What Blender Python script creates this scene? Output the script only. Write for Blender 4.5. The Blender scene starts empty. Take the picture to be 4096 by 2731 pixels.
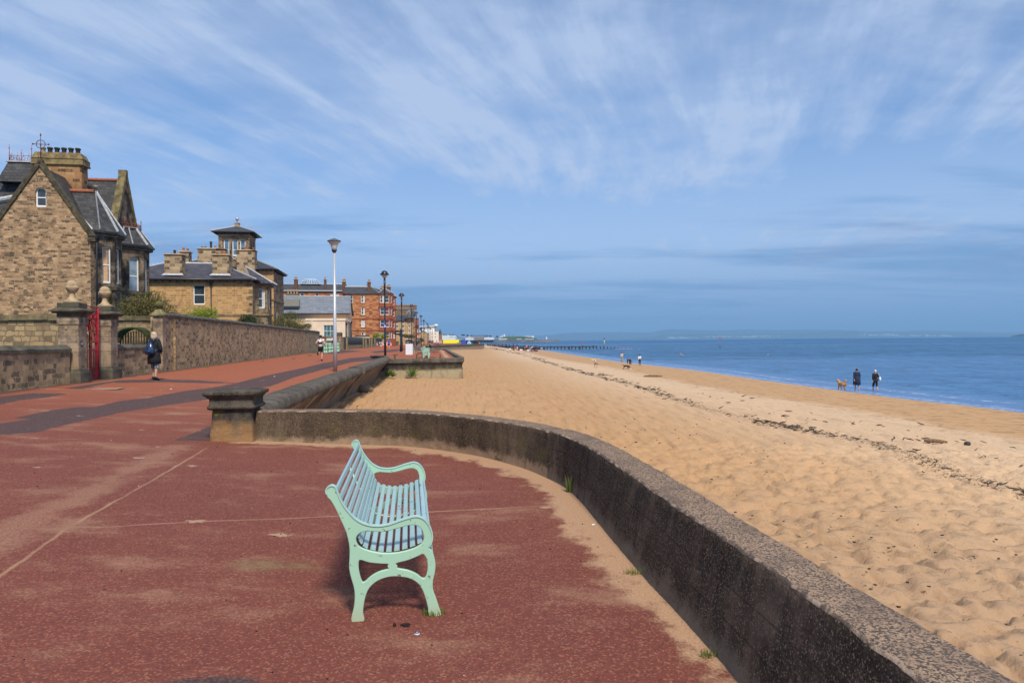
import bpy, bmesh, math, random
import numpy as np
from math import sin, cos, pi, radians, sqrt, atan2
from mathutils import Vector, Matrix, noise as mnoise
random.seed(7)
scene = bpy.context.scene
COL = scene.collection
# ---------------------------------------------------------------- camera
EYE = 1.70; F = 2731.0; ROLL = 0.0083; PITCH = 4.5/2731.0
cam_d = bpy.data.cameras.new('camera'); cam = bpy.data.objects.new('camera', cam_d); COL.objects.link(cam)
cam_d.lens = 24.0; cam_d.sensor_width = 36.0; cam_d.clip_start = 0.05; cam_d.clip_end = 60000
cam.matrix_world = Matrix.Translation((0,0,EYE)) @ Matrix.Rotation(ROLL,4,'Y') @ Matrix.Rotation(pi/2-PITCH,4,'X')
scene.camera = cam
# ---------------------------------------------------------------- sun, sky
SUN_EL = radians(50); SUNV = Vector((0.37,-1.0,0)).normalized()
sun_dir = Vector((SUNV.x*cos(SUN_EL), SUNV.y*cos(SUN_EL), sin(SUN_EL)))
sl = bpy.data.lights.new('sun','SUN'); sl.energy = 4.3; sl.angle = radians(9); sl.color = (1.0,0.90,0.76)
so = bpy.data.objects.new('sun', sl); COL.objects.link(so); so.location = (0,0,60)
so.rotation_euler = sun_dir.to_track_quat('Z','Y').to_euler()
w = bpy.data.worlds.new('World'); scene.world = w; w.use_nodes = True
nt = w.node_tree; N = nt.nodes; L = nt.links
for n in list(N): N.remove(n)
def nd(t, **k):
    n = N.new(t)
    for a,b in k.items(): setattr(n,a,b)
    return n
wo = nd('ShaderNodeOutputWorld'); bg = nd('ShaderNodeBackground'); bg.inputs['Strength'].default_value = 0.13
sky = nd('ShaderNodeTexSky', sky_type='NISHITA'); sky.sun_disc = False; sky.sun_elevation = SUN_EL
sky.sun_rotation = atan2(SUNV.x, SUNV.y); sky.air_density = 1.0; sky.dust_density = 0.6; sky.ozone_density = 2.5
tc = nd('ShaderNodeTexCoord'); sep = nd('ShaderNodeSeparateXYZ'); L.new(tc.outputs['Generated'], sep.inputs[0])
def mth(op, a, b=None, c=None, clamp=False):
    n = N.new('ShaderNodeMath'); n.operation = op; n.use_clamp = clamp
    for i,v in enumerate((a,b,c)):
        if v is None: continue
        if isinstance(v,(int,float)): n.inputs[i].default_value = v
        else: L.new(v, n.inputs[i])
    return n.outputs[0]
dz = mth('ADD', mth('MAXIMUM', sep.outputs['Z'], 0.0), 0.10)
px_ = mth('DIVIDE', sep.outputs['X'], dz); py_ = mth('DIVIDE', sep.outputs['Y'], dz)
ang = atan2(0.30,1.0)   # the direction the cirrus streaks run in
al = mth('ADD', mth('MULTIPLY', px_, sin(ang)), mth('MULTIPLY', py_, cos(ang)))
ac = mth('SUBTRACT', mth('MULTIPLY', px_, cos(ang)), mth('MULTIPLY', py_, sin(ang)))
def comb(a,b,c=0.0):
    n = N.new('ShaderNodeCombineXYZ')
    for i,v in enumerate((a,b,c)):
        if isinstance(v,(int,float)): n.inputs[i].default_value = v
        else: L.new(v, n.inputs[i])
    return n.outputs[0]
def noi(vec, scale, detail=6, rough=0.55, dist=0.0):
    n = N.new('ShaderNodeTexNoise'); n.inputs['Scale'].default_value = scale; n.inputs['Detail'].default_value = detail
    n.inputs['Roughness'].default_value = rough; n.inputs['Distortion'].default_value = dist; L.new(vec, n.inputs['Vector'])
    return n.outputs['Fac']
def rng(v, a, b, c=0.0, d=1.0, smooth=True):
    n = N.new('ShaderNodeMapRange'); n.interpolation_type = 'SMOOTHSTEP' if smooth else 'LINEAR'
    L.new(v, n.inputs[0]); n.inputs[1].default_value=a; n.inputs[2].default_value=b; n.inputs[3].default_value=c; n.inputs[4].default_value=d
    return n.outputs[0]
warp = noi(comb(al,ac), 0.20, 2)
acw = mth('ADD', ac, mth('MULTIPLY', mth('SUBTRACT', warp, 0.5), 1.1))
streak = noi(comb(mth('MULTIPLY', al, 0.42), mth('MULTIPLY', acw, 1.55), 3.7), 1.0, 9, 0.60, 0.12)
fine = noi(comb(mth('MULTIPLY', al, 1.1), mth('MULTIPLY', acw, 6.5), 9.1), 1.0, 9, 0.62, 0.15)
broad = noi(comb(mth('MULTIPLY', al, 0.42), mth('MULTIPLY', ac, 0.42), 1.3), 1.0, 4, 0.5, 0.3)
m1 = rng(mth('ADD', mth('MULTIPLY', streak, 0.52), mth('MULTIPLY', fine, 0.48)), 0.39, 0.66)
m2 = rng(broad, 0.20, 0.50)
mott = rng(noi(comb(px_, py_, 2.2), 1.7, 9, 0.62, 0.1), 0.32, 0.68)
cl = mth('ADD', mth('MULTIPLY', mth('MULTIPLY', m1, mth('ADD', mth('MULTIPLY', mott, 0.6), 0.65)), mth('ADD', mth('MULTIPLY', m2, 0.40), 0.30)), mth('ADD', mth('MULTIPLY', m2, 0.44), mth('MULTIPLY', mott, 0.30)), clamp=True)
veil = mth('MAXIMUM', cl, rng(sep.outputs['Z'], 0.05, 0.46, 0.88, 0.0))
grey = rng(noi(comb(mth('MULTIPLY', px_, 0.30), mth('MULTIPLY', py_, 0.85), 7.7), 1.0, 7, 0.62, 0.2), 0.45, 0.64)
grey = mth('MULTIPLY', grey, rng(sep.outputs['Z'], 0.50, 0.16, 0.25, 1.0))
def mixc(fac, a, b, mode='MIX'):
    n = N.new('ShaderNodeMix'); n.data_type='RGBA'; n.blend_type = mode
    if isinstance(fac,(int,float)): n.inputs[0].default_value = fac
    else: L.new(fac, n.inputs[0])
    for i,v in ((6,a),(7,b)):
        if isinstance(v,tuple): n.inputs[i].default_value = (*v,1)
        else: L.new(v, n.inputs[i])
    return n.outputs[2]
skyt = mixc(1.0, sky.outputs[0], (0.42,0.80,1.12), 'MULTIPLY')
cloud = mixc(grey, (3.80,4.75,6.55), (1.75,2.70,4.65))
skyc = mixc(mth('MULTIPLY', veil, 0.92), skyt, cloud)
hor = rng(sep.outputs['Z'], 0.0, 0.15, 0.85, 0.0)
skyc = mixc(hor, skyc, (1.45,2.75,5.0))
L.new(skyc, bg.inputs['Color']); L.new(bg.outputs[0], wo.inputs['Surface'])
scene.view_settings.view_transform = 'Standard'; scene.view_settings.look = 'None'
scene.view_settings.exposure = 0.0; scene.view_settings.gamma = 1.0
scene.cycles.volume_bounces = 0; scene.cycles.max_bounces = 6

# ---------------------------------------------------------------- placing helpers
def ray(px, py):
    dx, dy = px-2048.0, py-1365.5
    return (dx-ROLL*dy)/F, -(dy+ROLL*dx+4.5)/F          # per metre of depth: right, up
def P(px, py, Y):
    a,b = ray(px,py); return Vector((a*Y, Y, EYE+b*Y))
def G(px, py, z=0.0):
    a,b = ray(px,py); Y = (z-EYE)/b; return Vector((a*Y, Y, z))
def on(px, py, fn):
    a,b = ray(px,py); Y = -1.7/b if b<0 else 300
    for i in range(60):
        z = fn(a*Y, Y); Y = 0.5*Y + 0.5*(z-EYE)/b
    return Vector((a*Y, Y, fn(a*Y,Y)))
def interp(pts, t): return float(np.interp(t, [p[0] for p in pts], [p[1] for p in pts]))
WPT = [(-30,-5.68),(89,-25.07),(186,-33.8),(474,-59.7),(1000,-107)]
def W(Y): return interp(WPT, Y)                                       # garden wall line
EDG = [(-6,1.55),(-1,1.5),(1.5,1.45),(3.7,1.28),(4.9,1.15),(6,1.05),(7.5,.85),(8.35,.6),(9.2,.22),(10.1,-.5),(11.1,-1.68),(11.45,-4.6),(13.2,-5.0),(29.6,-7.0),(46.8,-9.2),(47.4,-6.6),(48.2,-4.3),(50,-4.0),(104.5,-10.3),(105.6,-13.8),(140,-18.9),(171,-24.0),(172.4,-23.6),(258,-13.2),(270,-11.4),(275,-11.2),(420,-27),(426,-48),(700,-74)]
def edge(Y): return interp(EDG, Y)
XW = [(-10,-1.4),(13,-4.5),(47,-8.8),(172,-23.5),(600,-62),(1500,-140)]
XS = [(-20,34),(10,31),(38,28.6),(48,26.9),(62,26),(90,25),(132,20.3),(191,17.6),(276,14),(377,5),(600,-20),(1000,-60),(3000,-240)]
FALL=[(-50,.045),(22,.045),(46,.016),(2000,.016)]                       # cross fall of the promenade
def gz(X, Y): return 0.45-interp(FALL,Y)*min(max(X-W(Y),0.0),10.0)
def shore(Y): return interp(XS, Y)
def sz(X, Y):
    xw, xs = interp(XW,Y), interp(XS,Y)
    t = (X-xw)/(xs-xw)
    return -0.74-1.71*max(t,-0.3)
SEA = -2.45
# ---------------------------------------------------------------- mesh helpers
class MB:
    def __init__(s): s.v=[]; s.f=[]; s.m=[]; s.sm=[]
    def add(s, vs, fs, mi=0, smooth=False):
        o=len(s.v); s.v += [tuple(v) for v in vs]; s.f += [tuple(i+o for i in f) for f in fs]; s.m += [mi]*len(fs); s.sm += [smooth]*len(fs); return s
    def box(s, c, d, rz=0.0, mi=0, taper=1.0, M=None):
        x,y,z = d[0]/2,d[1]/2,d[2]/2; vs=[]
        for k,(zz,t) in enumerate(((-z,1.0),(z,taper))):
            for sx,sy in ((-1,-1),(1,-1),(1,1),(-1,1)):
                X,Y=sx*x*t, sy*y*t
                p = Vector((X*cos(rz)-Y*sin(rz), X*sin(rz)+Y*cos(rz), zz))
                if M is not None: p = M@Vector((X,Y,zz))
                vs.append((p.x+c[0],p.y+c[1],p.z+c[2]))
        return s.add(vs,[(3,2,1,0),(4,5,6,7),(0,1,5,4),(1,2,6,5),(2,3,7,6),(3,0,4,7)],mi)
    def b2(s, a, b, mi=0):
        return s.box([(a[i]+b[i])/2 for i in range(3)],[abs(b[i]-a[i]) for i in range(3)],0,mi)
    def tube(s, pts, r, n=8, mi=0, cap=True, smooth=True, sq=1.0):
        pts=[Vector(p) for p in pts]; k=len(pts)
        if not hasattr(r,'__len__'): r=[r]*k
        vs=[]; ref=None
        for i,p in enumerate(pts):
            t=(pts[min(i+1,k-1)]-pts[max(i-1,0)]).normalized()
            if ref is None:
                ref=Vector((0,0,1)) if abs(t.z)<.9 else Vector((1,0,0))
            a=(ref-t*ref.dot(t))
            if a.length<1e-5: a=t.orthogonal()
            a.normalize(); ref=a; b=t.cross(a)
            for j in range(n):
                q=2*pi*j/n; vs.append(p+a*cos(q)*r[i]+b*sin(q)*r[i]*sq)
        fs=[(i*n+j,i*n+(j+1)%n,(i+1)*n+(j+1)%n,(i+1)*n+j) for i in range(k-1) for j in range(n)]
        s.add(vs,fs,mi,smooth)
        if cap: s.add([],[],mi); o=len(s.v)-len(vs); s.f += [tuple(o+j for j in reversed(range(n))), tuple(o+(k-1)*n+j for j in range(n))]; s.m+=[mi]*2; s.sm+=[False]*2
        return s
    def lathe(s, prof, c=(0,0,0), n=16, mi=0, smooth=True, sx=1.0, sy=1.0, rot=0.0):
        vs=[(c[0]+r*cos(2*pi*j/n+rot)*sx, c[1]+r*sin(2*pi*j/n+rot)*sy, c[2]+z) for r,z in prof for j in range(n)]
        k=len(prof)
        fs=[(i*n+j,i*n+(j+1)%n,(i+1)*n+(j+1)%n,(i+1)*n+j) for i in range(k-1) for j in range(n)]
        fs+=[tuple(reversed(range(n))), tuple((k-1)*n+j for j in range(n))]
        o=len(s.v); s.add(vs,fs,mi,smooth); s.sm[-1]=False; s.sm[-2]=False; return s
    def loft(s, rings, mi=0, smooth=True, closed=True, cap=False):
        n=len(rings[0]); vs=[p for r in rings for p in r]; m=n if closed else n-1
        fs=[(i*n+j,i*n+(j+1)%n,(i+1)*n+(j+1)%n,(i+1)*n+j) for i in range(len(rings)-1) for j in range(m)]
        if cap: fs+=[tuple(reversed(range(n))), tuple((len(rings)-1)*n+j for j in range(n))]
        return s.add(vs,fs,mi,smooth)
    def prism(s, poly, z0, z1, mi=0):
        n=len(poly); vs=[(p[0],p[1],z0) for p in poly]+[(p[0],p[1],z1) for p in poly]
        a=sum(poly[i][0]*poly[(i+1)%n][1]-poly[(i+1)%n][0]*poly[i][1] for i in range(n))
        fs=[tuple(reversed(range(n))), tuple(n+i for i in range(n))]+[(i,(i+1)%n,n+(i+1)%n,n+i) for i in range(n)]
        if a<0: fs=[tuple(reversed(f)) for f in fs]
        return s.add(vs,fs,mi)
    def blob(s, c, r, n=10, mi=0, jit=0.0, seed=0):
        rows=max(5,n//2+1); vs=[]; rr=random.Random(seed)
        for i in range(rows):
            th=pi*i/(rows-1)
            for j in range(n):
                k=1+rr.uniform(-jit,jit); vs.append((c[0]+r[0]*sin(th)*cos(2*pi*j/n)*k, c[1]+r[1]*sin(th)*sin(2*pi*j/n)*k, c[2]-r[2]*cos(th)*(k if 0<i<rows-1 else 1)))
        fs=[(i*n+j,i*n+(j+1)%n,(i+1)*n+(j+1)%n,(i+1)*n+j) for i in range(rows-1) for j in range(n)]
        return s.add(vs,fs,mi,True)
    def mesh(s, name, mats):
        me=bpy.data.meshes.new(name); me.from_pydata(s.v,[],s.f)
        for m in (mats if isinstance(mats,(list,tuple)) else [mats]): me.materials.append(m)
        me.polygons.foreach_set('material_index', s.m); me.polygons.foreach_set('use_smooth', s.sm); me.update()
        return me
    def build(s, name, mats, parent=None, bevel=0, **tags):
        o=bpy.data.objects.new(name, s.mesh(name,mats)); COL.objects.link(o)
        if parent is not None: o.parent=parent
        if bevel:
            b=o.modifiers.new('bevel','BEVEL'); b.width=bevel; b.segments=2; b.limit_method='ANGLE'
        for k,v in tags.items(): o[k]=v
        return o
def thing(name, label, cat, loc=(0,0,0), rz=0.0, group=None):
    o=bpy.data.objects.new(name,None); COL.objects.link(o); o.location=loc; o.rotation_euler=(0,0,rz); o.empty_display_size=.2
    o['label']=label; o['category']=cat
    if group: o['group']=group
    return o
def tag(o, label=None, cat=None, group=None, kind=None):
    if label: o['label']=label
    if cat: o['category']=cat
    if group: o['group']=group
    if kind: o['kind']=kind
    return o
def dup(root, loc=None, rz=None, label=None, group=None, parent=None, scale=None):
    r=root.copy(); COL.objects.link(r)
    if parent is not None: r.parent=parent
    if loc is not None: r.location=loc
    if rz is not None: r.rotation_euler=(0,0,rz)
    if scale is not None: r.scale=(scale,)*3
    if label: r['label']=label
    if group: r['group']=group
    for ch in root.children: dup(ch, parent=r)
    return r
def cr(pts, n=6, closed=False):
    P_=[Vector(p) for p in pts]; k=len(P_); out=[]
    rngk = range(k) if closed else range(k-1)
    for i in rngk:
        if closed: a,b,c,d=P_[(i-1)%k],P_[i],P_[(i+1)%k],P_[(i+2)%k]
        else: a,b,c,d=P_[max(i-1,0)],P_[i],P_[i+1],P_[min(i+2,k-1)]
        for j in range(n):
            t=j/n; out.append(0.5*((2*b)+(c-a)*t+(2*a-5*b+4*c-d)*t*t+(3*b-a-3*c+d)*t**3))
    if not closed: out.append(P_[-1].copy())
    return out
# ---------------------------------------------------------------- materials
class MT:
    """node graph helper"""
    def __init__(s, name, rough=0.8, metal=0.0, spec=0.5):
        s.m=bpy.data.materials.new(name); s.m.use_nodes=True; s.t=s.m.node_tree; s.b=s.t.nodes['Principled BSDF']
        s.b.inputs['Roughness'].default_value=rough; s.b.inputs['Metallic'].default_value=metal; s.b.inputs['Specular IOR Level'].default_value=spec
        s.tc=s.t.nodes.new('ShaderNodeTexCoord'); s.pos=s.tc.outputs['Object']
    def _set(s, n, i, v):
        if isinstance(v,(int,float)): n.inputs[i].default_value=v
        elif isinstance(v,tuple): n.inputs[i].default_value=(*v,1) if n.inputs[i].type=='RGBA' and len(v)==3 else v
        else: s.t.links.new(v,n.inputs[i])
    def node(s, t, ins={}, out=0, **k):
        n=s.t.nodes.new(t)
        for a,b in k.items(): setattr(n,a,b)
        for a,b in ins.items(): s._set(n,a,b)
        return n.outputs[out]
    def math(s, op, a, b=0.0, clamp=False): return s.node('ShaderNodeMath',{0:a,1:b},operation=op,use_clamp=clamp)
    def noise(s, scale, detail=4, rough=.55, vec=None, dist=0.0, out='Fac'):
        return s.node('ShaderNodeTexNoise',{'Vector':vec or s.pos,'Scale':scale,'Detail':detail,'Roughness':rough,'Distortion':dist},out=out)
    def vor(s, scale, vec=None, out='Distance', feat='F1'): return s.node('ShaderNodeTexVoronoi',{'Vector':vec or s.pos,'Scale':scale},out=out,feature=feat)
    def scl(s, sc, vec=None, rot=(0,0,0)): return s.node('ShaderNodeMapping',{'Vector':vec or s.pos,'Scale':sc,'Rotation':rot})
    def sep(s, i, vec=None): return s.node('ShaderNodeSeparateXYZ',{0:vec or s.pos},out=i)
    def xyz(s,a,b,c=0.0): return s.node('ShaderNodeCombineXYZ',{0:a,1:b,2:c})
    def map(s, v, a, b, c=0.0, d=1.0): return s.node('ShaderNodeMapRange',{0:v,1:a,2:b,3:c,4:d},interpolation_type='SMOOTHSTEP')
    def mix(s, f, a, b, mode='MIX'): 
        return s.node('ShaderNodeMix',{0:f,6:a,7:b},out=2,data_type='RGBA',blend_type=mode)
    def attr(s, name): return s.node('ShaderNodeAttribute',out=2,attribute_name=name,attribute_type='GEOMETRY')
    def bump(s, h, strength=.5, dist=.02, normal=None):
        ins={'Strength':strength,'Distance':dist,'Height':h}
        if normal is not None: ins['Normal']=normal
        return s.node('ShaderNodeBump',ins)
    def out(s, col=None, normal=None, rough=None):
        if col is not None: s._set(s.b,'Base Color',col)
        if normal is not None: s.t.links.new(normal,s.b.inputs['Normal'])
        if rough is not None: s._set(s.b,'Roughness',rough)
        return s.m
_plain={}
def plain(name, col, rough=.7, metal=0.0, var=.12, scale=6.0, bump=0.0, spec=.4):
    if name in _plain: return _plain[name]
    t=MT(name,rough,metal,spec); n=t.noise(scale,5)
    d=tuple(c*(1-var) for c in col); l=tuple(min(1,c*(1+var)) for c in col)
    c=t.mix(t.map(n,.3,.7),d,l)
    m=t.out(c, t.bump(t.noise(scale*6,4),bump,.01) if bump else None); _plain[name]=m; return m
def stone(name, c1, c2, mort, bw=.42, bh=.17, msz=.012, dist=.05, stain=(.03,.028,.022), st=.5, moss=0.0, rough=.9, dark=None, offset=.5, bumpd=.015, st2=(.46,.7)):
    """coursed stone: bricks laid in (x+y, z), warped, each block its own tone, dark weathering blotches"""
    t=MT(name,rough,0,.25)
    s=t.math('ADD',t.sep(0),t.sep(1)); z=t.sep(2)
    n1=t.noise(2.2,3); n2=t.noise(7.0,3)
    s2=t.math('ADD',s,t.math('MULTIPLY',t.math('SUBTRACT',n1,.5),dist*3)); z2=t.math('ADD',z,t.math('MULTIPLY',t.math('SUBTRACT',n2,.5),dist))
    v=t.xyz(s2,z2)
    br=t.t.nodes.new('ShaderNodeTexBrick'); t.t.links.new(v,br.inputs['Vector'])
    for k,x in (('Color1',(0,0,0,1)),('Color2',(1,1,1,1)),('Mortar',(.5,.5,.5,1)),('Scale',1.0),('Mortar Size',msz),('Mortar Smooth',.25),('Bias',0.0),('Brick Width',bw),('Row Height',bh)): br.inputs[k].default_value=x
    br.offset=offset; br.squash=.7; br.squash_frequency=3
    tone=t.node('ShaderNodeSeparateColor',{0:br.outputs['Color']})
    base=t.mix(tone,c1,c2)
    if dark is not None:
        vb=t.node('ShaderNodeTexWhiteNoise',{0:t.xyz(t.math('FLOOR',t.math('DIVIDE',s2,bw*.75)),t.math('FLOOR',t.math('DIVIDE',z2,bh)))},out=0,noise_dimensions='2D')
        base=t.mix(t.map(vb,.60,.9,0,.85),base,dark)
    base=t.mix(t.map(t.noise(28,5,.7),.35,.75,0,.35),base,tuple(c*.45 for c in c1))
    base=t.mix(br.outputs['Fac'],base,mort)
    sn=t.noise(1.1,8,.68); base=t.mix(t.map(sn,st2[0],st2[1],0,st),base,stain)
    sv=t.noise(1.0,6,.65,vec=t.xyz(t.math('MULTIPLY',s,2.6),t.math('MULTIPLY',z,.5))); base=t.mix(t.map(sv,.5,.72,0,st*.8),base,stain)
    if moss: base=t.mix(t.map(t.math('ADD',t.noise(1.7,6,.6),t.math('MULTIPLY',z,-.12)),.46,.62,0,moss),base,(.085,.11,.03))
    h=t.math('ADD',t.math('MULTIPLY',t.math('SUBTRACT',1.0,br.outputs['Fac']),.8),t.math('MULTIPLY',t.noise(22,5,.7),.9))
    return t.out(base,t.bump(h,.8,bumpd))
def slate(name, c1, c2, bw=.3, bh=.2, lich=(.25,.24,.2), li=.25):
    t=MT(name,.55,0,.4); s=t.math('ADD',t.sep(0),t.math('MULTIPLY',t.sep(1),0.31))
    v=t.xyz(t.math('ADD',t.sep(0),t.sep(1)),t.sep(2))
    br=t.t.nodes.new('ShaderNodeTexBrick'); t.t.links.new(v,br.inputs['Vector'])
    for k,x in (('Color1',(0,0,0,1)),('Color2',(1,1,1,1)),('Mortar',(.5,.5,.5,1)),('Scale',1.0),('Mortar Size',.008),('Mortar Smooth',.1),('Brick Width',bw),('Row Height',bh)): br.inputs[k].default_value=x
    tone=t.node('ShaderNodeSeparateColor',{0:br.outputs['Color']})
    c=t.mix(tone,c1,c2); c=t.mix(t.map(t.noise(.9,6,.7),.5,.75,0,li),c,lich); c=t.mix(br.outputs['Fac'],c,(.012,.012,.014))
    return t.out(c,t.bump(t.math('SUBTRACT',t.math('MULTIPLY',tone,.5),br.outputs['Fac']),.6,.012))
def glass_mat(name,col=(.02,.028,.035),rough=.06):
    t=MT(name,rough,0,.9); return t.out(t.mix(t.map(t.noise(1.2,3),.35,.65),col,tuple(c*2.4 for c in col)))
# ================================================================ ground, sand, sea
def grid_obj(name, X, Y, Z, mat, attrs={}, smooth=True):
    r,c=X.shape; me=bpy.data.meshes.new(name); co=np.stack([X,Y,Z],-1).reshape(-1,3).astype(np.float32)
    me.vertices.add(r*c); me.vertices.foreach_set('co',co.ravel())
    i=np.arange(r*c).reshape(r,c); q=np.stack([i[:-1,:-1],i[:-1,1:],i[1:,1:],i[1:,:-1]],-1).reshape(-1,4)
    me.loops.add(q.size); me.loops.foreach_set('vertex_index',q.ravel().astype(np.int32))
    me.polygons.add(len(q)); me.polygons.foreach_set('loop_start',(np.arange(len(q))*4).astype(np.int32))
    me.polygons.foreach_set('use_smooth',[smooth]*len(q)); me.update(calc_edges=True)
    for k,a in attrs.items():
        at=me.attributes.new(k,'FLOAT','POINT'); at.data.foreach_set('value',a.ravel().astype(np.float32))
    me.materials.append(mat); o=bpy.data.objects.new(name,me); COL.objects.link(o); o['kind']='structure'; return o
def npi(pts, t): return np.interp(t,[p[0] for p in pts],[p[1] for p in pts])
def gzv(X,Y): return 0.45-npi(FALL,Y)*np.clip(X-npi(WPT,Y),0,10)
def poly_sd(X,Y,poly):
    """signed distance to a closed polygon (negative inside)"""
    d=np.full(X.shape,1e9); ins=np.zeros(X.shape,bool); n=len(poly)
    for i in range(n):
        (x0,y0),(x1,y1)=poly[i],poly[(i+1)%n]; ex,ey=x1-x0,y1-y0
        t=np.clip(((X-x0)*ex+(Y-y0)*ey)/(ex*ex+ey*ey+1e-12),0,1); d=np.minimum(d,np.hypot(X-x0-t*ex,Y-y0-t*ey))
        c=((y0>Y)!=(y1>Y)); xx=x0+(Y-y0)*ex/(ey if abs(ey)>1e-12 else 1e-12); ins^=(c&(X<xx))
    return np.where(ins,-d,d)
def line_d(X,Y,pts):
    d=np.full(X.shape,1e9)
    for (x0,y0),(x1,y1) in zip(pts[:-1],pts[1:]):
        ex,ey=x1-x0,y1-y0; t=np.clip(((X-x0)*ex+(Y-y0)*ey)/(ex*ex+ey*ey+1e-12),0,1); d=np.minimum(d,np.hypot(X-x0-t*ex,Y-y0-t*ey))
    return d
def gp(px,py): p=on(px,py,gz); return (p.x,p.y)
# dark repair strips in the red tarmac, traced where they lie
PATCH=[[gp(*q) for q in ((-60,1745),(0,1738),(30,1737),(150,1728),(200,1712),(330,1684),(480,1650),(640,1625),(760,1607),(840,1596),(900,1578),(960,1562),(1080,1545),(1180,1508),(1290,1478),(1400,1450),(1500,1440),(1560,1425),(1500,1424),(1400,1432),(1330,1446),(1290,1452),(1220,1470),(1140,1486),(1060,1503),(1010,1515),(930,1535),(850,1550),(740,1563),(600,1590),(480,1603),(380,1628),(310,1627),(210,1640),(50,1672),(120,1676),(0,1694),(-60,1698))],
       [gp(*q) for q in ((-60,1616),(0,1618),(80,1600),(180,1590),(270,1574),(130,1572),(0,1586),(-60,1590))],
       [gp(*q) for q in ((1240,1412),(1340,1415),(1430,1406),(1480,1408),(1420,1402),(1370,1400),(1300,1404),(1250,1408))],
       [gp(*q) for q in ((690,1763),(850,1701),(850,1763))],
       [gp(*q) for q in ((250,1553),(480,1520),(640,1517),(780,1520),(960,1532),(860,1533),(640,1528),(430,1532),(330,1556))],
       [gp(*q) for q in ((380,2745),(560,2728),(1030,2700),(1050,2708),(1020,2745))],
       [gp(*q) for q in ((1480,1406),(1640,1392),(1640,1396),(1560,1408),(1500,1412))]]
SEAM=[[gp(*q) for q in ((820,1795),(640,1902),(500,1982),(270,2112),(-40,2330))],[gp(*q) for q in ((270,2110),(420,2107),(700,2090),(1360,2064),(1770,2045),(2210,2020))]]
BAYIN=[(-4.2,11.2),(-3,11.2),(-1.84,11.1),(-.64,10.2),(.05,9.2),(.45,8.3),(.66,7.5),(.80,6.0),(.91,4.9),(1.06,3.7),(1.12,2.8),(1.2,1.5),(1.3,-1)]
rows=np.concatenate([np.arange(-3,13,.09),13*np.exp(np.arange(0,4.02,.012))]); cols=np.linspace(0,1,150)
ev=np.array([edge(y) for y in rows]); wv=npi(WPT,rows)-.35
Yg=np.repeat(rows[:,None],150,1); Xg=wv[:,None]+(ev-wv)[:,None]*cols[None,:]
Zg=gzv(Xg,Yg)
sd=np.min([poly_sd(Xg,Yg,p) for p in PATCH],axis=0)
bd=line_d(Xg,Yg,BAYIN); bd=np.where(Yg<12,bd,9); bay2=line_d(Xg,Yg,[(-8,48.3),(-4.6,49.9),(-10.8,104)])
wl=Xg-npi(WPT,Yg)
def side_d(X,Y,pts):
    # signed distance to a polyline, so that the line stays sharp between grid points
    d=line_d(X,Y,pts); (x0,y0),(x1,y1)=pts[0],pts[-1]; n=len(pts); best=np.full(X.shape,1e9); sg=np.ones(X.shape)
    for (a,b),(c,e) in zip(pts[:-1],pts[1:]):
        ex,ey=c-a,e-b; q=np.clip(((X-a)*ex+(Y-b)*ey)/(ex*ex+ey*ey+1e-12),0,1); dd=np.hypot(X-a-q*ex,Y-b-q*ey); s=np.sign((X-a)*ey-(Y-b)*ex)
        sg=np.where(dd<best,s,sg); best=np.minimum(best,dd)
    return d*sg
smA=side_d(Xg,Yg,SEAM[0]); smB=side_d(Xg,Yg,SEAM[1]); sm1=line_d(Xg+.45,Yg-.1,SEAM[0])
t=MT('red_tarmac',.9,0,.25)
psd=t.attr('patch'); bda=t.attr('baydist'); sma=t.math('MINIMUM',t.math('ABSOLUTE',t.math('ADD',t.attr('seam'),t.math('MULTIPLY',t.math('SUBTRACT',t.noise(3,5),.5),.06))),t.math('ABSOLUTE',t.math('ADD',t.attr('seamb'),t.math('MULTIPLY',t.math('SUBTRACT',t.noise(2,5),.5),.07)))); wla=t.attr('walldist'); sm2=t.attr('seamdust')
grain=t.noise(95,3,.7); chips=t.node('ShaderNodeTexVoronoi',{'Vector':t.pos,'Scale':85.0,'Randomness':1.0},out='Color')
cv=t.node('ShaderNodeSeparateColor',{0:chips},out=0)
mid=t.noise(1.4,7,.62); big=t.noise(.35,5,.6)
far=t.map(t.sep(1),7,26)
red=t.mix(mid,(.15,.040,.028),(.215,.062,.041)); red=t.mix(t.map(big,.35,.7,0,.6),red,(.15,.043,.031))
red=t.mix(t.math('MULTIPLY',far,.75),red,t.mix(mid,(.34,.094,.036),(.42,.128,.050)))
red=t.mix(t.map(cv,.72,.95,0,.7),red,(.32,.13,.08)); red=t.mix(t.map(cv,.26,.08,0,.5),red,(.07,.032,.03))
# wind-blown sand lying in the pores and in long thin drifts
st=t.noise(1.0,9,.7,vec=t.scl((.75,1.5,1),rot=(0,0,.15))); pore=t.noise(55,5,.75)
dust=t.math('ADD',t.math('MULTIPLY',st,.72),t.math('MULTIPLY',pore,.34)); dust=t.map(dust,.53,.68,0,.50)
dust=t.math('MULTIPLY',dust,t.map(t.sep(1),30,14,.22,1))
sd_seam=t.math('MULTIPLY',t.map(t.math('ADD',sm2,t.math('MULTIPLY',t.noise(2.5,6,.7),-.9)),-.10,-.42),t.map(pore,.38,.6,.10,.60))
dust=t.math('MAXIMUM',dust,sd_seam)
sandc=t.mix(t.noise(40,4,.7),(.37,.225,.13),(.50,.32,.19))
col=t.mix(dust,red,t.mix(.35,sandc,(.34,.17,.12)))
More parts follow.
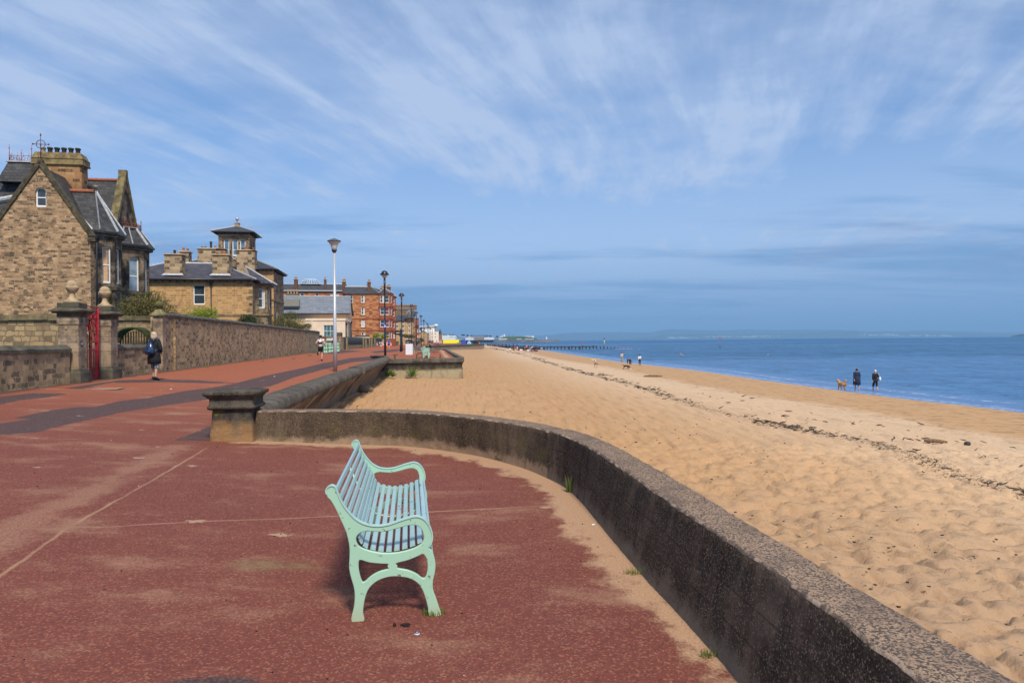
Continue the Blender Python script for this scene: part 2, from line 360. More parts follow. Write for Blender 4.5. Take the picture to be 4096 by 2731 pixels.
# dark repair strips
pn=t.math('ADD',psd,t.math('MULTIPLY',t.math('SUBTRACT',t.noise(5,5,.65),.5),t.map(t.sep(1),3,12,.05,.22))); pm=t.map(pn,.025,-.015)
pc=t.mix(t.map(cv,.3,.9),(.062,.036,.034),(.118,.068,.060)); col=t.mix(pm,col,t.mix(t.map(t.noise(14,5),.5,.75,0,.35),pc,(.26,.14,.11)))
# seams, dirt along the garden wall
col=t.mix(t.map(t.math('ADD',sma,t.math('MULTIPLY',t.noise(1.3,5,.7),.035)),.045,.018,0,.75),col,t.mix(t.map(t.noise(1.1,5,.7),.42,.62,.15,.85),sandc,(.26,.13,.08))); col=t.mix(t.map(t.math('ADD',sma,t.math('MULTIPLY',t.noise(9,3),.01)),.014,.004,0,.0),col,(.03,.02,.02))
col=t.mix(t.map(t.math('ADD',wla,t.math('MULTIPLY',t.noise(2.2,5),-.5)),.28,-.05,0,.75),col,(.06,.042,.035))
# green moss stain behind the bench
dx=t.math('SUBTRACT',t.sep(0),-1.75); dy=t.math('SUBTRACT',t.sep(1),5.15); md=t.math('SQRT',t.math('ADD',t.math('MULTIPLY',t.math('MULTIPLY',dx,dx),1.3),t.math('MULTIPLY',t.math('MULTIPLY',dy,dy),7)))
mm=t.math('MULTIPLY',t.map(md,.62,.05),t.map(st,.42,.6)); col=t.mix(t.math('MULTIPLY',mm,.8),col,(.235,.19,.09))
# worn pits filled with pale sand
vp=t.node('ShaderNodeTexVoronoi',{'Vector':t.scl((1.0,1.5,1),rot=(0,0,.2)),'Scale':.9},out='Distance'); vj=t.math('ADD',vp,t.math('MULTIPLY',t.math('SUBTRACT',t.noise(12,6,.75),.5),.30))
col=t.mix(t.map(vj,.075,.055,0,.85),col,(.42,.27,.17))
# sand drifted against the bay wall: edge frayed by noise
sn=t.math('ADD',bda,t.math('MULTIPLY',t.math('SUBTRACT',t.noise(2.6,7,.66,vec=t.scl((1,.8,1))),.5),1.0)); sn=t.math('ADD',sn,t.math('MULTIPLY',t.math('SUBTRACT',pore,.5),.35)); sn=t.math('ADD',sn,t.map(t.sep(1),6.5,3.8,0,.16)); smask=t.map(sn,.39,.22)
col=t.mix(smask,col,t.mix(t.map(t.noise(7,6,.7),.55,.8,0,.5),t.mix(t.map(t.noise(60,3),.3,.7),(.35,.20,.115),(.46,.285,.165)),(.27,.15,.085)))
h=t.math('ADD',t.math('MULTIPLY',grain,.5),t.math('MULTIPLY',cv,.5)); h=t.math('MULTIPLY',h,t.math('SUBTRACT',1.0,t.math('MULTIPLY',smask,.8)))
bn=t.bump(h,.75,.008); bn=t.bump(t.noise(.9,4),.25,.05,bn)
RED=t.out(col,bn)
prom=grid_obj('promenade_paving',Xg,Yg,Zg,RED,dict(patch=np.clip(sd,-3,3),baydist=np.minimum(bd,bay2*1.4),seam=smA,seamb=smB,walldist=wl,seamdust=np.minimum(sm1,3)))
# earth of the gardens and streets behind the wall line
rowsb=np.concatenate([[-40,-3],np.arange(10,760,10)]).astype(float); cb=np.linspace(0,1,12)
Yb=np.repeat(rowsb[:,None],12,1); Xb=(npi(WPT,rowsb)-.3)[:,None]-(1-cb)[None,:]*(120+rowsb[:,None]*.6)
grid_obj('garden_ground',Xb,Yb,np.full_like(Xb,.40),plain('garden_earth',(.07,.08,.035),.95,scale=1.5,var=.3))
# ---- sand
rs=np.concatenate([np.arange(.2,2,.04),2*np.exp(np.arange(0,2.3,.0085)),20*np.exp(np.arange(.02,3.7,.02))]); NC=760
ss=np.linspace(0,1,NC)
es=np.array([edge(y) for y in rs])
es=np.where(rs<13,npi([(-6,.7),(3,.5),(6,-.5),(9,-3),(11,-5.4),(13,-6.1)],rs),npi(XW,rs)-1.6); sh=npi(XS,rs)
# columns: denser near the wall close to the camera
sc=ss[None,:]**1.5+0*rs[:,None]
Xs_=es[:,None]+((sh+9)-es)[:,None]*sc; Ys_=np.repeat(rs[:,None],NC,1)
xw=npi(XW,rs)[:,None]; tt=(Xs_-xw)/(sh[:,None]-xw); base=-0.74-1.71*np.maximum(tt,-.3)
def vnoise(X,Y,scale,seed):
    """smooth value noise, vectorised"""
    r=np.random.RandomState(seed); tab=r.rand(256,256); x=X*scale; y=Y*scale; xi=np.floor(x).astype(int); yi=np.floor(y).astype(int); fx=x-xi; fy=y-yi
    fx=fx*fx*(3-2*fx); fy=fy*fy*(3-2*fy); g=lambda a,b: tab[a&255,b&255]
    return (g(xi,yi)*(1-fx)+g(xi+1,yi)*fx)*(1-fy)+(g(xi,yi+1)*(1-fx)+g(xi+1,yi+1)*fx)*fy
dsh=sh[:,None]-Xs_                                                   # metres inland of the waterline
dry=np.clip((dsh-11.0)/5,.12,1)*np.clip((Ys_+20)/20,0,1)
foot=(1-np.abs(2*vnoise(Xs_+.5*vnoise(Xs_,Ys_,.9,5),Ys_,3.3,1)-1))*.035+vnoise(Xs_,Ys_,5.3,2)*.03+(vnoise(Xs_,Ys_,.55,3)-.5)*.09
pit=vnoise(Xs_,Ys_,3.1,8); wx=Xs_+.12*vnoise(Xs_,Ys_,3.0,21); wy=Ys_+.12*vnoise(Xs_,Ys_,3.0,22)
def dimp(s,seed,th,w): q=np.clip((th-vnoise(wx,wy*1.15,s,seed))/w,0,1); return q*q*(3-2*q)
foot=foot*.2-.021*dimp(4.4,31,.52,.22)-.018*dimp(6.6,32,.50,.22)-.008*dimp(11,33,.5,.3)+.012*vnoise(wx,wy,2.0,34)
pits=np.clip(1-Ys_/85,0.0,1)
Zs_=base+foot*dry*(.35+.65*pits)*4.4-.03
berm=np.exp(-((dsh-7.5)/2.2)**2)*.10; Zs_=Zs_+berm*np.clip(Ys_/20,0,1)
# drift of sand lying against the recurved wall and the second bay
wr=[gp(2860,1440)]
WRACK=[(4080,1965),(3960,1940),(3640,1815),(3480,1768),(3200,1715),(3050,1688),(2940,1660),(2800,1625),(2700,1592),(2620,1563),(2540,1540),(2460,1520),(2380,1500),(2290,1478),(2200,1452),(2110,1422),(2040,1406),(1965,1392)]
wrp=[(on(a,b,sz).x,on(a,b,sz).y) for a,b in WRACK]; wd=line_d(Xs_,Ys_,wrp)
t=MT('beach_sand',.95,0,.2)
wda=t.attr('wrack'); dsa=t.attr('inland'); wl2=t.attr('wallside')
n1=t.noise(.5,6,.6); n2=t.noise(6,6,.7); n3=t.noise(70,3,.7)
c=t.mix(t.map(t.sep(1),7,17),t.mix(n1,(.325,.208,.120),(.445,.29,.175)),t.mix(n1,(.41,.233,.105),(.52,.312,.157))); c=t.mix(t.map(t.math('ADD',dsa,t.math('MULTIPLY',n1,6)),31,19,0,.95),c,t.mix(n1,(.54,.37,.225),(.65,.465,.30)))
c=t.mix(t.map(t.math('ADD',dsa,t.math('MULTIPLY',t.noise(.25,5),4.0)),15.2,12.8,0,.95),c,t.mix(n2,(.41,.235,.105),(.55,.335,.165)))
c=t.mix(t.map(t.math('ADD',dsa,t.math('MULTIPLY',n1,1.2)),1.9,1.0,0,.9),c,(.13,.082,.058))
c=t.mix(t.math('MULTIPLY',t.map(t.noise(1.0,6,.75,vec=t.scl((1.1,1.6,1),rot=(0,0,.1))),.50,.60,0,.6),t.map(dsa,15,12)),c,(.20,.115,.055)); c=t.mix(t.map(n2,.35,.75,0,.25),c,(.34,.20,.11)); c=t.mix(t.map(n3,.62,.8,0,.4),c,(.24,.15,.09))
# crumbs of weed and coal: scattered specks, thicker near the drift line
sv=t.scl((1,2.2,1),rot=(0,0,.1)); sp=t.noise(9,5,.72,vec=sv); cl=t.noise(.9,5,.62)
thr=t.math('SUBTRACT',.70,t.math('ADD',t.math('MULTIPLY',t.map(wda,1.1,0.0),.16),t.math('MULTIPLY',t.map(cl,.45,.7),.06)))
spm=t.map(t.math('SUBTRACT',sp,thr),-.03,.01); sp2=t.map(t.noise(24,3,.6,vec=sv),.655,.69,0,.7)
c=t.mix(t.math('MULTIPLY',t.math('MAXIMUM',spm,sp2),.85),c,(.045,.030,.020))
rip=t.noise(1.0,4,.55,vec=t.scl((5,9,3),rot=(0,0,.25)))
vd=t.node('ShaderNodeTexVoronoi',{'Vector':t.node('ShaderNodeVectorMath',{0:t.scl((1,1.25,1)),1:t.node('ShaderNodeTexNoise',{'Vector':t.pos,'Scale':2.5},out='Color')},operation='ADD'),'Scale':4.6,'Smoothness':.6},feature='SMOOTH_F1',out='Distance')
dim=t.math('MULTIPLY',t.map(vd,.05,.5),t.map(dsa,9,15))
h=t.math('ADD',t.math('ADD',t.math('MULTIPLY',rip,.8),t.math('MULTIPLY',dim,.0)),t.math('MULTIPLY',n3,.10))
fadeb=t.map(t.sep(1),120,10,.15,1)
SAND=t.out(c,t.bump(h,fadeb,.05),t.map(dsa,1.0,2.0,.35,.95))
grid_obj('beach_sand',Xs_,Ys_,Zs_,SAND,dict(wrack=np.minimum(wd,20),inland=dsh,wallside=Xs_-es[:,None]))
def sandz(X,Y):
    return sz(X,Y)+.0
# ---- sea
rw=np.concatenate([[2.0,10,20],25*np.exp(np.arange(0,6.9,.035))]); NW=140
shw=npi(XS,rw); s_=np.linspace(0,1,NW)**1.6
Xw_=(shw-3.0)[:,None]+s_[None,:]*(60+rw[:,None]*1.6); Yw_=np.repeat(rw[:,None],NW,1)
swash=np.exp(-np.maximum(Xw_-shw[:,None],0)/3)*.02
t=MT('sea_water',.12,0,.02); off=t.attr('offshore')
near=t.map(t.sep(1),420,30)
v1=t.scl((.40,.30,1),rot=(0,0,-.2)); w1=t.noise(1.0,6,.68,vec=v1,dist=.6); v2=t.scl((.11,.075,1),rot=(0,0,-.15)); w2=t.noise(1.0,5,.6,vec=v2); v3=t.scl((.010,.030,1)); w3=t.noise(1.0,5,.6,vec=v3)
body=t.mix(w3,(.022,.118,.255),(.040,.155,.32)); body=t.mix(t.map(w1,.50,.58,0,.9),body,(.010,.045,.115))  # shaded wave slopes painted as dark flecks in the water colour
body=t.mix(t.map(w2,.49,.60,0,.65),body,(.012,.055,.14)); w4=t.noise(1.0,6,.7,vec=t.scl((.03,.02,1))); body=t.mix(t.map(w4,.50,.60,0,.5),body,(.016,.07,.17)); body=t.mix(t.map(w1,.46,.36,0,.5),body,(.09,.22,.42)); body=t.mix(t.map(t.noise(1.0,4,.5,vec=t.scl((.0016,.014,1))),.5,.62,0,.45),body,(.11,.23,.43))  # more painted wave shade; pale flecks and bands paint the waves' sheen
calm=t.map(t.math('ADD',off,t.math('MULTIPLY',w2,4)),9.5,4,0,1); body=t.mix(t.math('MULTIPLY',calm,.6),body,(.115,.195,.37))  # sky reflection on calm shallows painted in as a paler colour
fm=t.math('MULTIPLY',t.map(t.math('ADD',off,t.math('MULTIPLY',t.noise(.45,4,.6),-2.2)),-.55,-.85),t.map(t.noise(3.5,6,.7),.42,.6))
fo2=t.math('MULTIPLY',t.math('MULTIPLY',t.map(t.math('ADD',off,t.math('MULTIPLY',w2,-5)),1.0,.4),t.map(t.math('ADD',off,t.math('MULTIPLY',w2,-5)),-.6,.1)),t.map(t.noise(1.6,6,.75),.50,.60))
body=t.mix(t.math('MAXIMUM',t.math('MULTIPLY',fm,.30),t.math('MULTIPLY',fo2,.5)),body,(.72,.78,.86))
hh=t.math('ADD',t.math('MULTIPLY',w1,.75),t.math('MULTIPLY',w2,1.4))
WAT=t.out(body,t.bump(hh,t.math('MULTIPLY',t.map(calm,0,1,1,.25),1.0),1.1),t.map(t.sep(1),100,1500,.22,.45))
grid_obj('sea_water',Xw_,Yw_,np.full_like(Xw_,SEA)+swash,WAT,dict(offshore=Xw_-shw[:,None]))
# sea bed so that nothing is seen under the sheet of water
MB().add([(-9000,1450,-6),(26000,1450,-6),(26000,26000,-6),(-9000,26000,-6),(-300,-60,-6),(600,-60,-6)],[(0,1,2,3),(4,5,1,0)]).build('sea_bed',plain('seabed',(.02,.05,.08)),kind='structure')
# ================================================================ sea walls
def concrete(name, lo, mid, hi, zlo, zhi, moss=0.0, speck=.5, sc=1.0, streaks=0.0, rust=None, boards=False):
    """weathered concrete: pale foot, dark lichen-black face, coarse aggregate; bands follow world height"""
    t=MT(name,.95,0,.2); z=t.sep(2)
    n=t.noise(2.4*sc,7,.68); ag=t.node('ShaderNodeTexVoronoi',{'Vector':t.pos,'Scale':150.0*sc},out='Color'); agv=t.node('ShaderNodeSeparateColor',{0:ag},out=0); fine=t.noise(60*sc,4,.75)
    zz=t.math('ADD',t.math('ADD',z,t.math('MULTIPLY',t.math('SUBTRACT',n,.5),.32)),t.math('MULTIPLY',t.math('SUBTRACT',t.noise(17*sc,4,.75),.5),.16))
    c=t.mix(t.map(n,.35,.68),mid,tuple(k*.5 for k in mid)); c=t.mix(t.map(fine,.50,.78,0,speck),c,hi); c=t.mix(t.map(agv,.82,.97,0,speck*.9),c,tuple(min(1,k*1.5) for k in hi)); c=t.mix(t.map(agv,.2,.05,0,.6),c,(.012,.010,.010))
    c=t.mix(t.map(zz,zhi,zlo),c,t.mix(fine,lo,tuple(k*.6 for k in lo)))
    if streaks:
        sv=t.noise(1.0,6,.7,vec=t.scl((3.5,3.5,.35))); c=t.mix(t.map(sv,.42,.62,0,streaks),c,(.03,.025,.022)); c=t.mix(t.map(sv,.46,.33,0,streaks*.7),c,(.30,.25,.21))
    ce=t.node('ShaderNodeTexVoronoi',{'Vector':t.node('ShaderNodeVectorMath',{0:t.pos,1:t.node('ShaderNodeTexNoise',{'Vector':t.pos,'Scale':3.0,'Detail':5.0},out='Color')},operation='ADD'),'Scale':.9},feature='DISTANCE_TO_EDGE',out='Distance'); c=t.mix(t.math('MULTIPLY',t.map(ce,.012,.003,0,.8),t.map(t.noise(.8,3),.52,.60)),c,(.02,.016,.013))
    sv2=t.noise(1.0,6,.7,vec=t.scl((2.2,2.2,.5))); c=t.mix(t.map(sv2,.50,.66,0,.45),c,tuple(min(1,k*.8) for k in hi)); c=t.mix(t.map(sv2,.46,.34,0,.5),c,tuple(k*.35 for k in mid))
    if moss: c=t.mix(t.math('MULTIPLY',t.map(t.noise(3.1,6,.65),.5,.62,0,moss),t.map(t.math('ABSOLUTE',t.math('SUBTRACT',zz,(zlo+zhi)/2+.12)),.22,.05)),c,(.17,.15,.03))
    if boards:
        for zb_ in (.20,.36): c=t.mix(t.map(t.math('ABSOLUTE',t.math('SUBTRACT',t.math('ADD',z,t.math('MULTIPLY',t.math('SUBTRACT',t.noise(1.2,4),.5),.10)),zb_)),.008,.002,0,.5),c,(.03,.024,.02))
    if rust: c=t.mix(t.math('MULTIPLY',t.map(t.math('ADD',t.math('MULTIPLY',t.sep(0),1.0),t.math('MULTIPLY',t.noise(4,5),.5)),rust[0],rust[1]),t.map(z,.38,.1,0,.9)),c,(.12,.045,.018))
    h=t.math('ADD',t.math('MULTIPLY',fine,.7),t.math('MULTIPLY',agv,.5)); nb=t.bump(h,1.0,.018); nb=t.bump(t.noise(9*sc,5,.7),.9,.04,nb)
    return t.out(c,nb)
DK=(.125,.088,.056); PINK=(.34,.235,.165)
CWALL=concrete('dark_concrete',(.50,.345,.22),DK,(.32,.225,.15),.06,.17,moss=.3,speck=.55)
CWALL2=concrete('black_concrete',(.27,.215,.16),(.088,.064,.044),(.36,.25,.17),.02,.15,speck=.55,boards=True)
def topmat(name,a,b):
    t=MT(name,.95,0,.2); v=t.node('ShaderNodeTexVoronoi',{'Vector':t.scl((1,1,1)),'Scale':120.0},out='Color'); vv=t.node('ShaderNodeSeparateColor',{0:v},out=0); n=t.noise(3,6,.7); f=t.noise(50,4,.7)
    c=t.mix(t.map(vv,.25,.6),b,a); c=t.mix(t.map(n,.45,.7,0,.6),c,b); c=t.mix(t.map(f,.6,.8,0,.5),c,(.45,.33,.26))
    return t.out(c,t.bump(t.math('ADD',vv,f),1.0,.015))
def arrism():
    t=MT('chipped_arris',.95,0,.2); return t.out(t.mix(t.map(t.noise(7,6,.75),.46,.60),(.12,.09,.07),(.42,.30,.21)),t.bump(t.noise(50,4),.8,.01))
ARRIS=arrism()
CTOP=topmat('aggregate_top',(.40,.27,.18),(.105,.082,.068))
ST=[((-4.25,11.2),(-4.25,11.3),(-4.25,11.66)),((-3,11.2),(-3,11.27),(-3,11.6)),((-1.84,11.1),(-1.75,11.02),(-1.65,11.32)),((-.64,10.2),(-.6,10.08),(-.42,10.33)),((.05,9.2),(.12,9.2),(.33,9.4)),((.45,8.3),(.5,8.35),(.75,8.52)),((.66,7.5),(.74,7.5),(1.02,7.6)),((.80,6.0),(.95,6.0),(1.24,6.05)),((.91,4.9),(1.06,4.9),(1.36,4.9)),((1.06,3.7),(1.21,3.7),(1.48,3.7)),((1.12,2.8),(1.3,2.8),(1.58,2.8)),((1.2,1.5),(1.38,1.5),(1.7,1.5)),((1.3,-1),(1.5,-1),(1.8,-1))]
def station_curves(n=14):
    cs=[cr([(p[k][0],p[k][1],0) for p in ST],n) for k in range(3)]
    return cs
CB,CT,CO=station_curves()
def parapet_section(i0,i1,name,mat,parent,seed,top=.56):
    """one cast length of the bay parapet: battered inner face, broken arris, flat top, outer face down to the sand"""
    rings=[]; steps=[]
    for i in range(i0,i1):
        d=(CB[i+1]-CB[i]).length; m=max(1,int(d/.04))
        for j in range(m): steps.append(i+j/m)
    steps.append(i1)
    for s in steps:
        i=min(int(s),len(CB)-2); f=s-i; b=CB[i].lerp(CB[i+1],f); tt=CT[i].lerp(CT[i+1],f); o=CO[i].lerp(CO[i+1],f)
        n=(o-tt).normalized(); ring=[]
        for k in range(15):
            q=k/14; p=b.lerp(tt,q); ring.append((p.x,p.y,-.06+q*(top+.045)))
        ring.append((tt.x+n.x*.012,tt.y+n.y*.012,top))
        for k in range(1,7):
            p=tt.lerp(o,k/6.0*.96); ring.append((p.x,p.y,top+.002))
        ring.append((o.x,o.y,top-.02))
        for q in (.15,.4,.7,1.0): ring.append((o.x-n.x*.05*q,o.y-n.y*.05*q,top-.05-q*2.0))
        out=[]
        for k,(x,y,z) in enumerate(ring):
            v=Vector((x,y,z)); e=mnoise.noise(v*7+Vector((seed,0,0)))*.006+mnoise.noise(v*22)*.006+mnoise.noise(v*1.7)*.006
            if k in (14,15): e*=1.3; z+=mnoise.noise(v*16)*.006
            if k<22: out.append((x+n.x*e,y+n.y*e,z+(e*.4 if k>13 else 0)))
            else: out.append((x+n.x*e,y+n.y*e,z))
        rings.append(out)
    mb=MB(); mb.loft(rings,0,True,closed=False,cap=False)
    # the top strip takes the lighter aggregate
    nn=len(rings[0])
    idx=[]; c=0
    for r in range(len(rings)-1):
        for j in range(nn-1):
            if j==14: mb.m[c]=2
            elif 15<=j<=21: mb.m[c]=1
            c+=1
    for r in (rings[0],rings[-1]): mb.add(r,[tuple(range(nn))],0)
    return mb.build(name,[mat,CTOP,ARRIS],parent)
bay=thing('parapet_wall','low curved concrete parapet around the near paved bay, black-stained face and pebbly top','sea wall',(0,0,0))
parapet_section(0,25,'wall_section',CWALL,bay,1); parapet_section(25,68,'wall_section',CWALL,bay,5)
s3=parapet_section(68,len(CB)-1,'wall_section',CWALL2,bay,9,top=.575)
for q in (25,68):                                                    # crumbled joint filler
    mb=MB(); b,tt,o=CB[q],CT[q],CO[q]; n=(o-tt).normalized()
    ring=[(b.x+n.x*.03,b.y+n.y*.03,0),(tt.x+n.x*.03,tt.y+n.y*.03,.535),(o.x-n.x*.03,o.y-n.y*.03,.535),(o.x-n.x*.08,o.y-n.y*.08,-1)]
    tv=(CB[q+1]-CB[q-1]).normalized()*.06
    mb.add([Vector(p)-tv for p in ring]+[Vector(p)+tv for p in ring],[(0,1,5,4),(1,2,6,5),(2,3,7,6)]); mb.build('joint',plain('joint_fill',(.22,.17,.12),.95,bump=.6),bay)
# stone pillar at the end of the parapet
def pillar(loc, rz, label, s=1.0, h=.90, parent=None):
    t=thing('stone_pillar',label,'pillar',loc,rz)
    m=concrete('pillar_concrete' if s==1 else 'pillar_concrete_far',(.47,.27,.12),(.060,.052,.045),(.20,.165,.13),.26,.46,moss=1.0,speck=.32,rust=(.02,-.30)) if s==1 else bpy.data.materials['pillar_cap']
    mc=concrete('pillar_cap',(.12,.10,.078),(.105,.09,.07),(.28,.23,.17),-2,-1,speck=.45) if s==1 else m
    w=.345*s
    def sq(prof,name,mt):
        mb=MB(); rings=[]
        for r,z in prof:
            ring=[]
            for (ax,ay),(bx,by) in zip(((-1,-1),(1,-1),(1,1),(-1,1)),((1,-1),(1,1),(-1,1),(-1,-1))):
                for k in range(12):
                    q=k/12; x=(ax+(bx-ax)*q)*r; y=(ay+(by-ay)*q)*r; v=Vector((x,y,z)); e=mnoise.noise(v*9+Vector((loc[0],0,0)))*.010+mnoise.noise(v*25)*.006
                    ring.append((x*(1+e/r),y*(1+e/r),z+e*.6))
            rings.append(ring)
        mb.loft(rings,0,True,cap=True); return mb.build(name,mt,t)
    sq([(w,-.15)]+[(w-.004*i,.60*h/.9*i/12) for i in range(13)],'shaft',m)
    b=.60*h/.9
    sq([(w*.96,b-.02),(w*1.06,b),(w*1.09,b+.02),(w*1.07,b+.045),(w*.98,b+.06),(w*.97,b+.15),(w*1.0,b+.165),(w*1.06,b+.175),(w*1.08,b+.19),(w*1.09,b+.20),(w*1.17,b+.215),(w*1.21,b+.23),(w*1.22,b+.265),(w*1.19,b+.278),(w*1.0,b+.29),(w*.5,b+.305),(w*.1,b+.31)],'capstone',mc)
    return t
a=G(850,1775,.07); b=G(1012,1771,.07)
pc=Vector(((a.x+b.x)/2-.06,a.y+.37,.03)); pillar((pc.x,pc.y,.03),radians(6),'square stone pillar with moulded cap at the end of the near parapet, rust stain at its foot')
# recurved wall: heavy rounded cap overhanging a concave face that runs down to the sand
def rc_mat():
    t=MT('recurve_face',.9,0,.2); sv=t.noise(1.0,6,.68,vec=t.scl((1.3,1.3,.12))); f=t.noise(40,4,.7); z=t.sep(2)
    c=t.mix(t.map(sv,.36,.62),(.30,.225,.165),(.052,.043,.036)); c=t.mix(t.map(z,-.05,-.62,0,.75),c,t.mix(t.noise(1.5,5,vec=t.scl((2,2,.3))),(.40,.30,.22),(.2,.14,.10)))
    c=t.mix(t.math('MULTIPLY',t.map(t.noise(.8,5),.5,.65),t.map(z,-.9,-.3,.9,.25)),c,(.15,.135,.03)); c=t.mix(t.map(f,.6,.8,0,.3),c,(.35,.28,.22))
    return t.out(c,t.bump(f,.7,.01))
RCF=rc_mat(); RCT=concrete('coping_concrete',(.15,.13,.10),(.17,.145,.115),(.33,.28,.22),-3,-2,speck=.40)
def recurve(pts, name_label, base=-1.25, top=.56, capw=.72, n=40, face=RCF, capm=RCT, joint=True, foot=.9):
    """pts: outer top edge of the coping, seaward side on the right of travel"""
    o=thing('recurved_sea_wall',name_label,'sea wall')
    pp=[Vector((p[0],p[1],0)) for p in pts]; seg=[]
    for a,b in zip(pp[:-1],pp[1:]):
        m=max(1,int((b-a).length/.5)); seg+= [a.lerp(b,i/m) for i in range(m)]
    seg.append(pp[-1]); rc=[];rf=[]
    for i,p in enumerate(seg):
        tg=(seg[min(i+1,len(seg)-1)]-seg[max(i-1,0)]).normalized(); nr=Vector((tg.y,-tg.x,0))
        cp=[(-capw,top-.55),(-capw,top-.06),(-capw+.05,top-.01),(-capw*.5,top+.015),(-.14,top),(-.05,top-.03),(-.01,top-.09),(0,top-.18),(-.01,top-.24),(-.05,top-.275),(-.13,top-.29)]
        fc=[(-.13,top-.29),(-.22,top-.40),(-.40,top-.58),(-.62,top-.85),(-.80,top-1.15),(-.90,top-1.45),(-foot-.03,base-.4)]
        f=lambda q,am: [(p.x+nr.x*(x+am*mnoise.noise(Vector((p.x*3+x*9,p.y*3,z*3)))),p.y+nr.y*(x+am*mnoise.noise(Vector((p.x*3+x*9,p.y*3,z*3)))),z+am*.5*mnoise.noise(Vector((p.x*4,p.y*4,x*5)))) for x,z in q]
        rc.append(f(cp,.03)); rf.append(f(fc,.02))
    m=MB(); m.loft(rc,0,True,closed=False); m.add(rc[0],[tuple(range(len(rc[0])))]); m.add(rc[-1],[tuple(reversed(range(len(rc[-1]))))]); m.build('coping',capm,o)
    m=MB(); m.loft(rf,0,True,closed=False)
    for r,s in ((rf[0],1),(rf[-1],-1)):
        q=list(r)+[(r[-1][0]+(rc[0][0][0]-rc[0][-1][0])*.8,r[-1][1]+(rc[0][0][1]-rc[0][-1][1])*.8,r[-1][2]),(r[0][0]+(rc[0][0][0]-rc[0][-1][0])*.8,r[0][1]+(rc[0][0][1]-rc[0][-1][1])*.8,r[0][2])]
        m.add(q,[tuple(range(len(q)))])
    m.build('face',face,o)
    return o
recurve([(-4.30,11.5),(-4.62,13.6),(-5.5,21),(-6.42,29.3)],'recurved sea wall length running from the square pillar, dark coping streaked with sand')
recurve([(-6.30,29.32),(-7.3,38.5),(-8.30,46.6)],'second length of recurved sea wall, pale coping ending at the corner of the bench bay',top=.62)
CW3=concrete('bay_wall_face',(.47,.37,.22),(.062,.053,.044),(.19,.155,.12),-.44,-.20,moss=.5,speck=.35,sc=.7)
def par2(pts, label, t=.36, top=.50, base=-1.3, inner=.15, cap=.30, mat=CW3):
    o=thing('bay_wall',label,'sea wall'); pp=[]
    for a,b in zip(pts[:-1],pts[1:]):
        a=Vector((*a,0)); b=Vector((*b,0)); m=max(1,int((b-a).length/.6)); pp+=[a.lerp(b,i/m) for i in range(m)]
    pp.append(Vector((*pts[-1],0))); rc=[];rf=[]
    for i,p in enumerate(pp):
        tg=(pp[min(i+1,len(pp)-1)]-pp[max(i-1,0)]).normalized(); nr=Vector((tg.y,-tg.x,0))
        j=lambda q: [(p.x+nr.x*x,p.y+nr.y*x,z+.02*mnoise.noise(Vector((p.x*2,p.y*2,x*3)))) for x,z in q]
        rc.append(j([(-t-inner,-.3),(-t,top-.02),(-t+.03,top),(-.03,top+.005),(0,top-.03),(0,top-cap),(-.05,top-cap-.03)])); rf.append(j([(-.05,top-cap-.03),(-.13,top-cap-.18),(-.17,top-cap-.45),(-.10,top-cap-.50),(-.08,base)]))
    m=MB(); m.loft(rc,0,False,closed=False); m.add(rc[0],[tuple(range(7))]); m.add(rc[-1],[tuple(range(7))]); m.build('coping',RCT,o); m=MB(); m.loft(rf,0,True,closed=False); m.build('face',mat,o); return o
par2([(-9.3,47.05),(-8.4,46.95),(-5.2,47.9),(-3.85,48.5),(-3.45,49.0),(-3.55,50.5),(-6.9,78),(-10.0,105),(-13.6,106.2)],'angled concrete wall round the bench bay, pale painted foot and black coping')
recurve([(-13.9,106.3),(-18.9,140),(-24.0,171)],'far recurved sea wall between the bench bay and the next bay, grey coping',top=.6)
par2([(-24.6,171.2),(-23.0,172),(-13,257),(-10.9,270.5),(-11.3,276),(-27,420),(-48,426)],'long pale concrete wall of the distant bay where the yellow banner stands',top=.55,mat=concrete('far_wall_face',(.36,.29,.20),(.20,.155,.105),(.30,.24,.17),-.9,-.5,speck=.4,sc=.4))
recurve([(-48,427),(-75,700)],'farthest length of grey sea wall beyond the yellow banner bay',top=.6)
p0=P(1505,1431,62); pl2=pillar((G(1507,1431,.42).x,G(1507,1431,.42).y+.3,-.35),radians(8),'moulded stone pillar cap beyond the end of the second recurved wall length',s=1.35,h=.99)
# loose blocks where the two lengths meet
mb=MB(); q=on(1455,1560,sz); mb.blob((q.x,q.y,q.z+.05),(.5,.35,.22),8,0,.18,3); tag(mb.build('broken_block',plain('block',(.30,.22,.15),.95,bump=.5)),'broken concrete block half buried in sand below the wall joint','block')

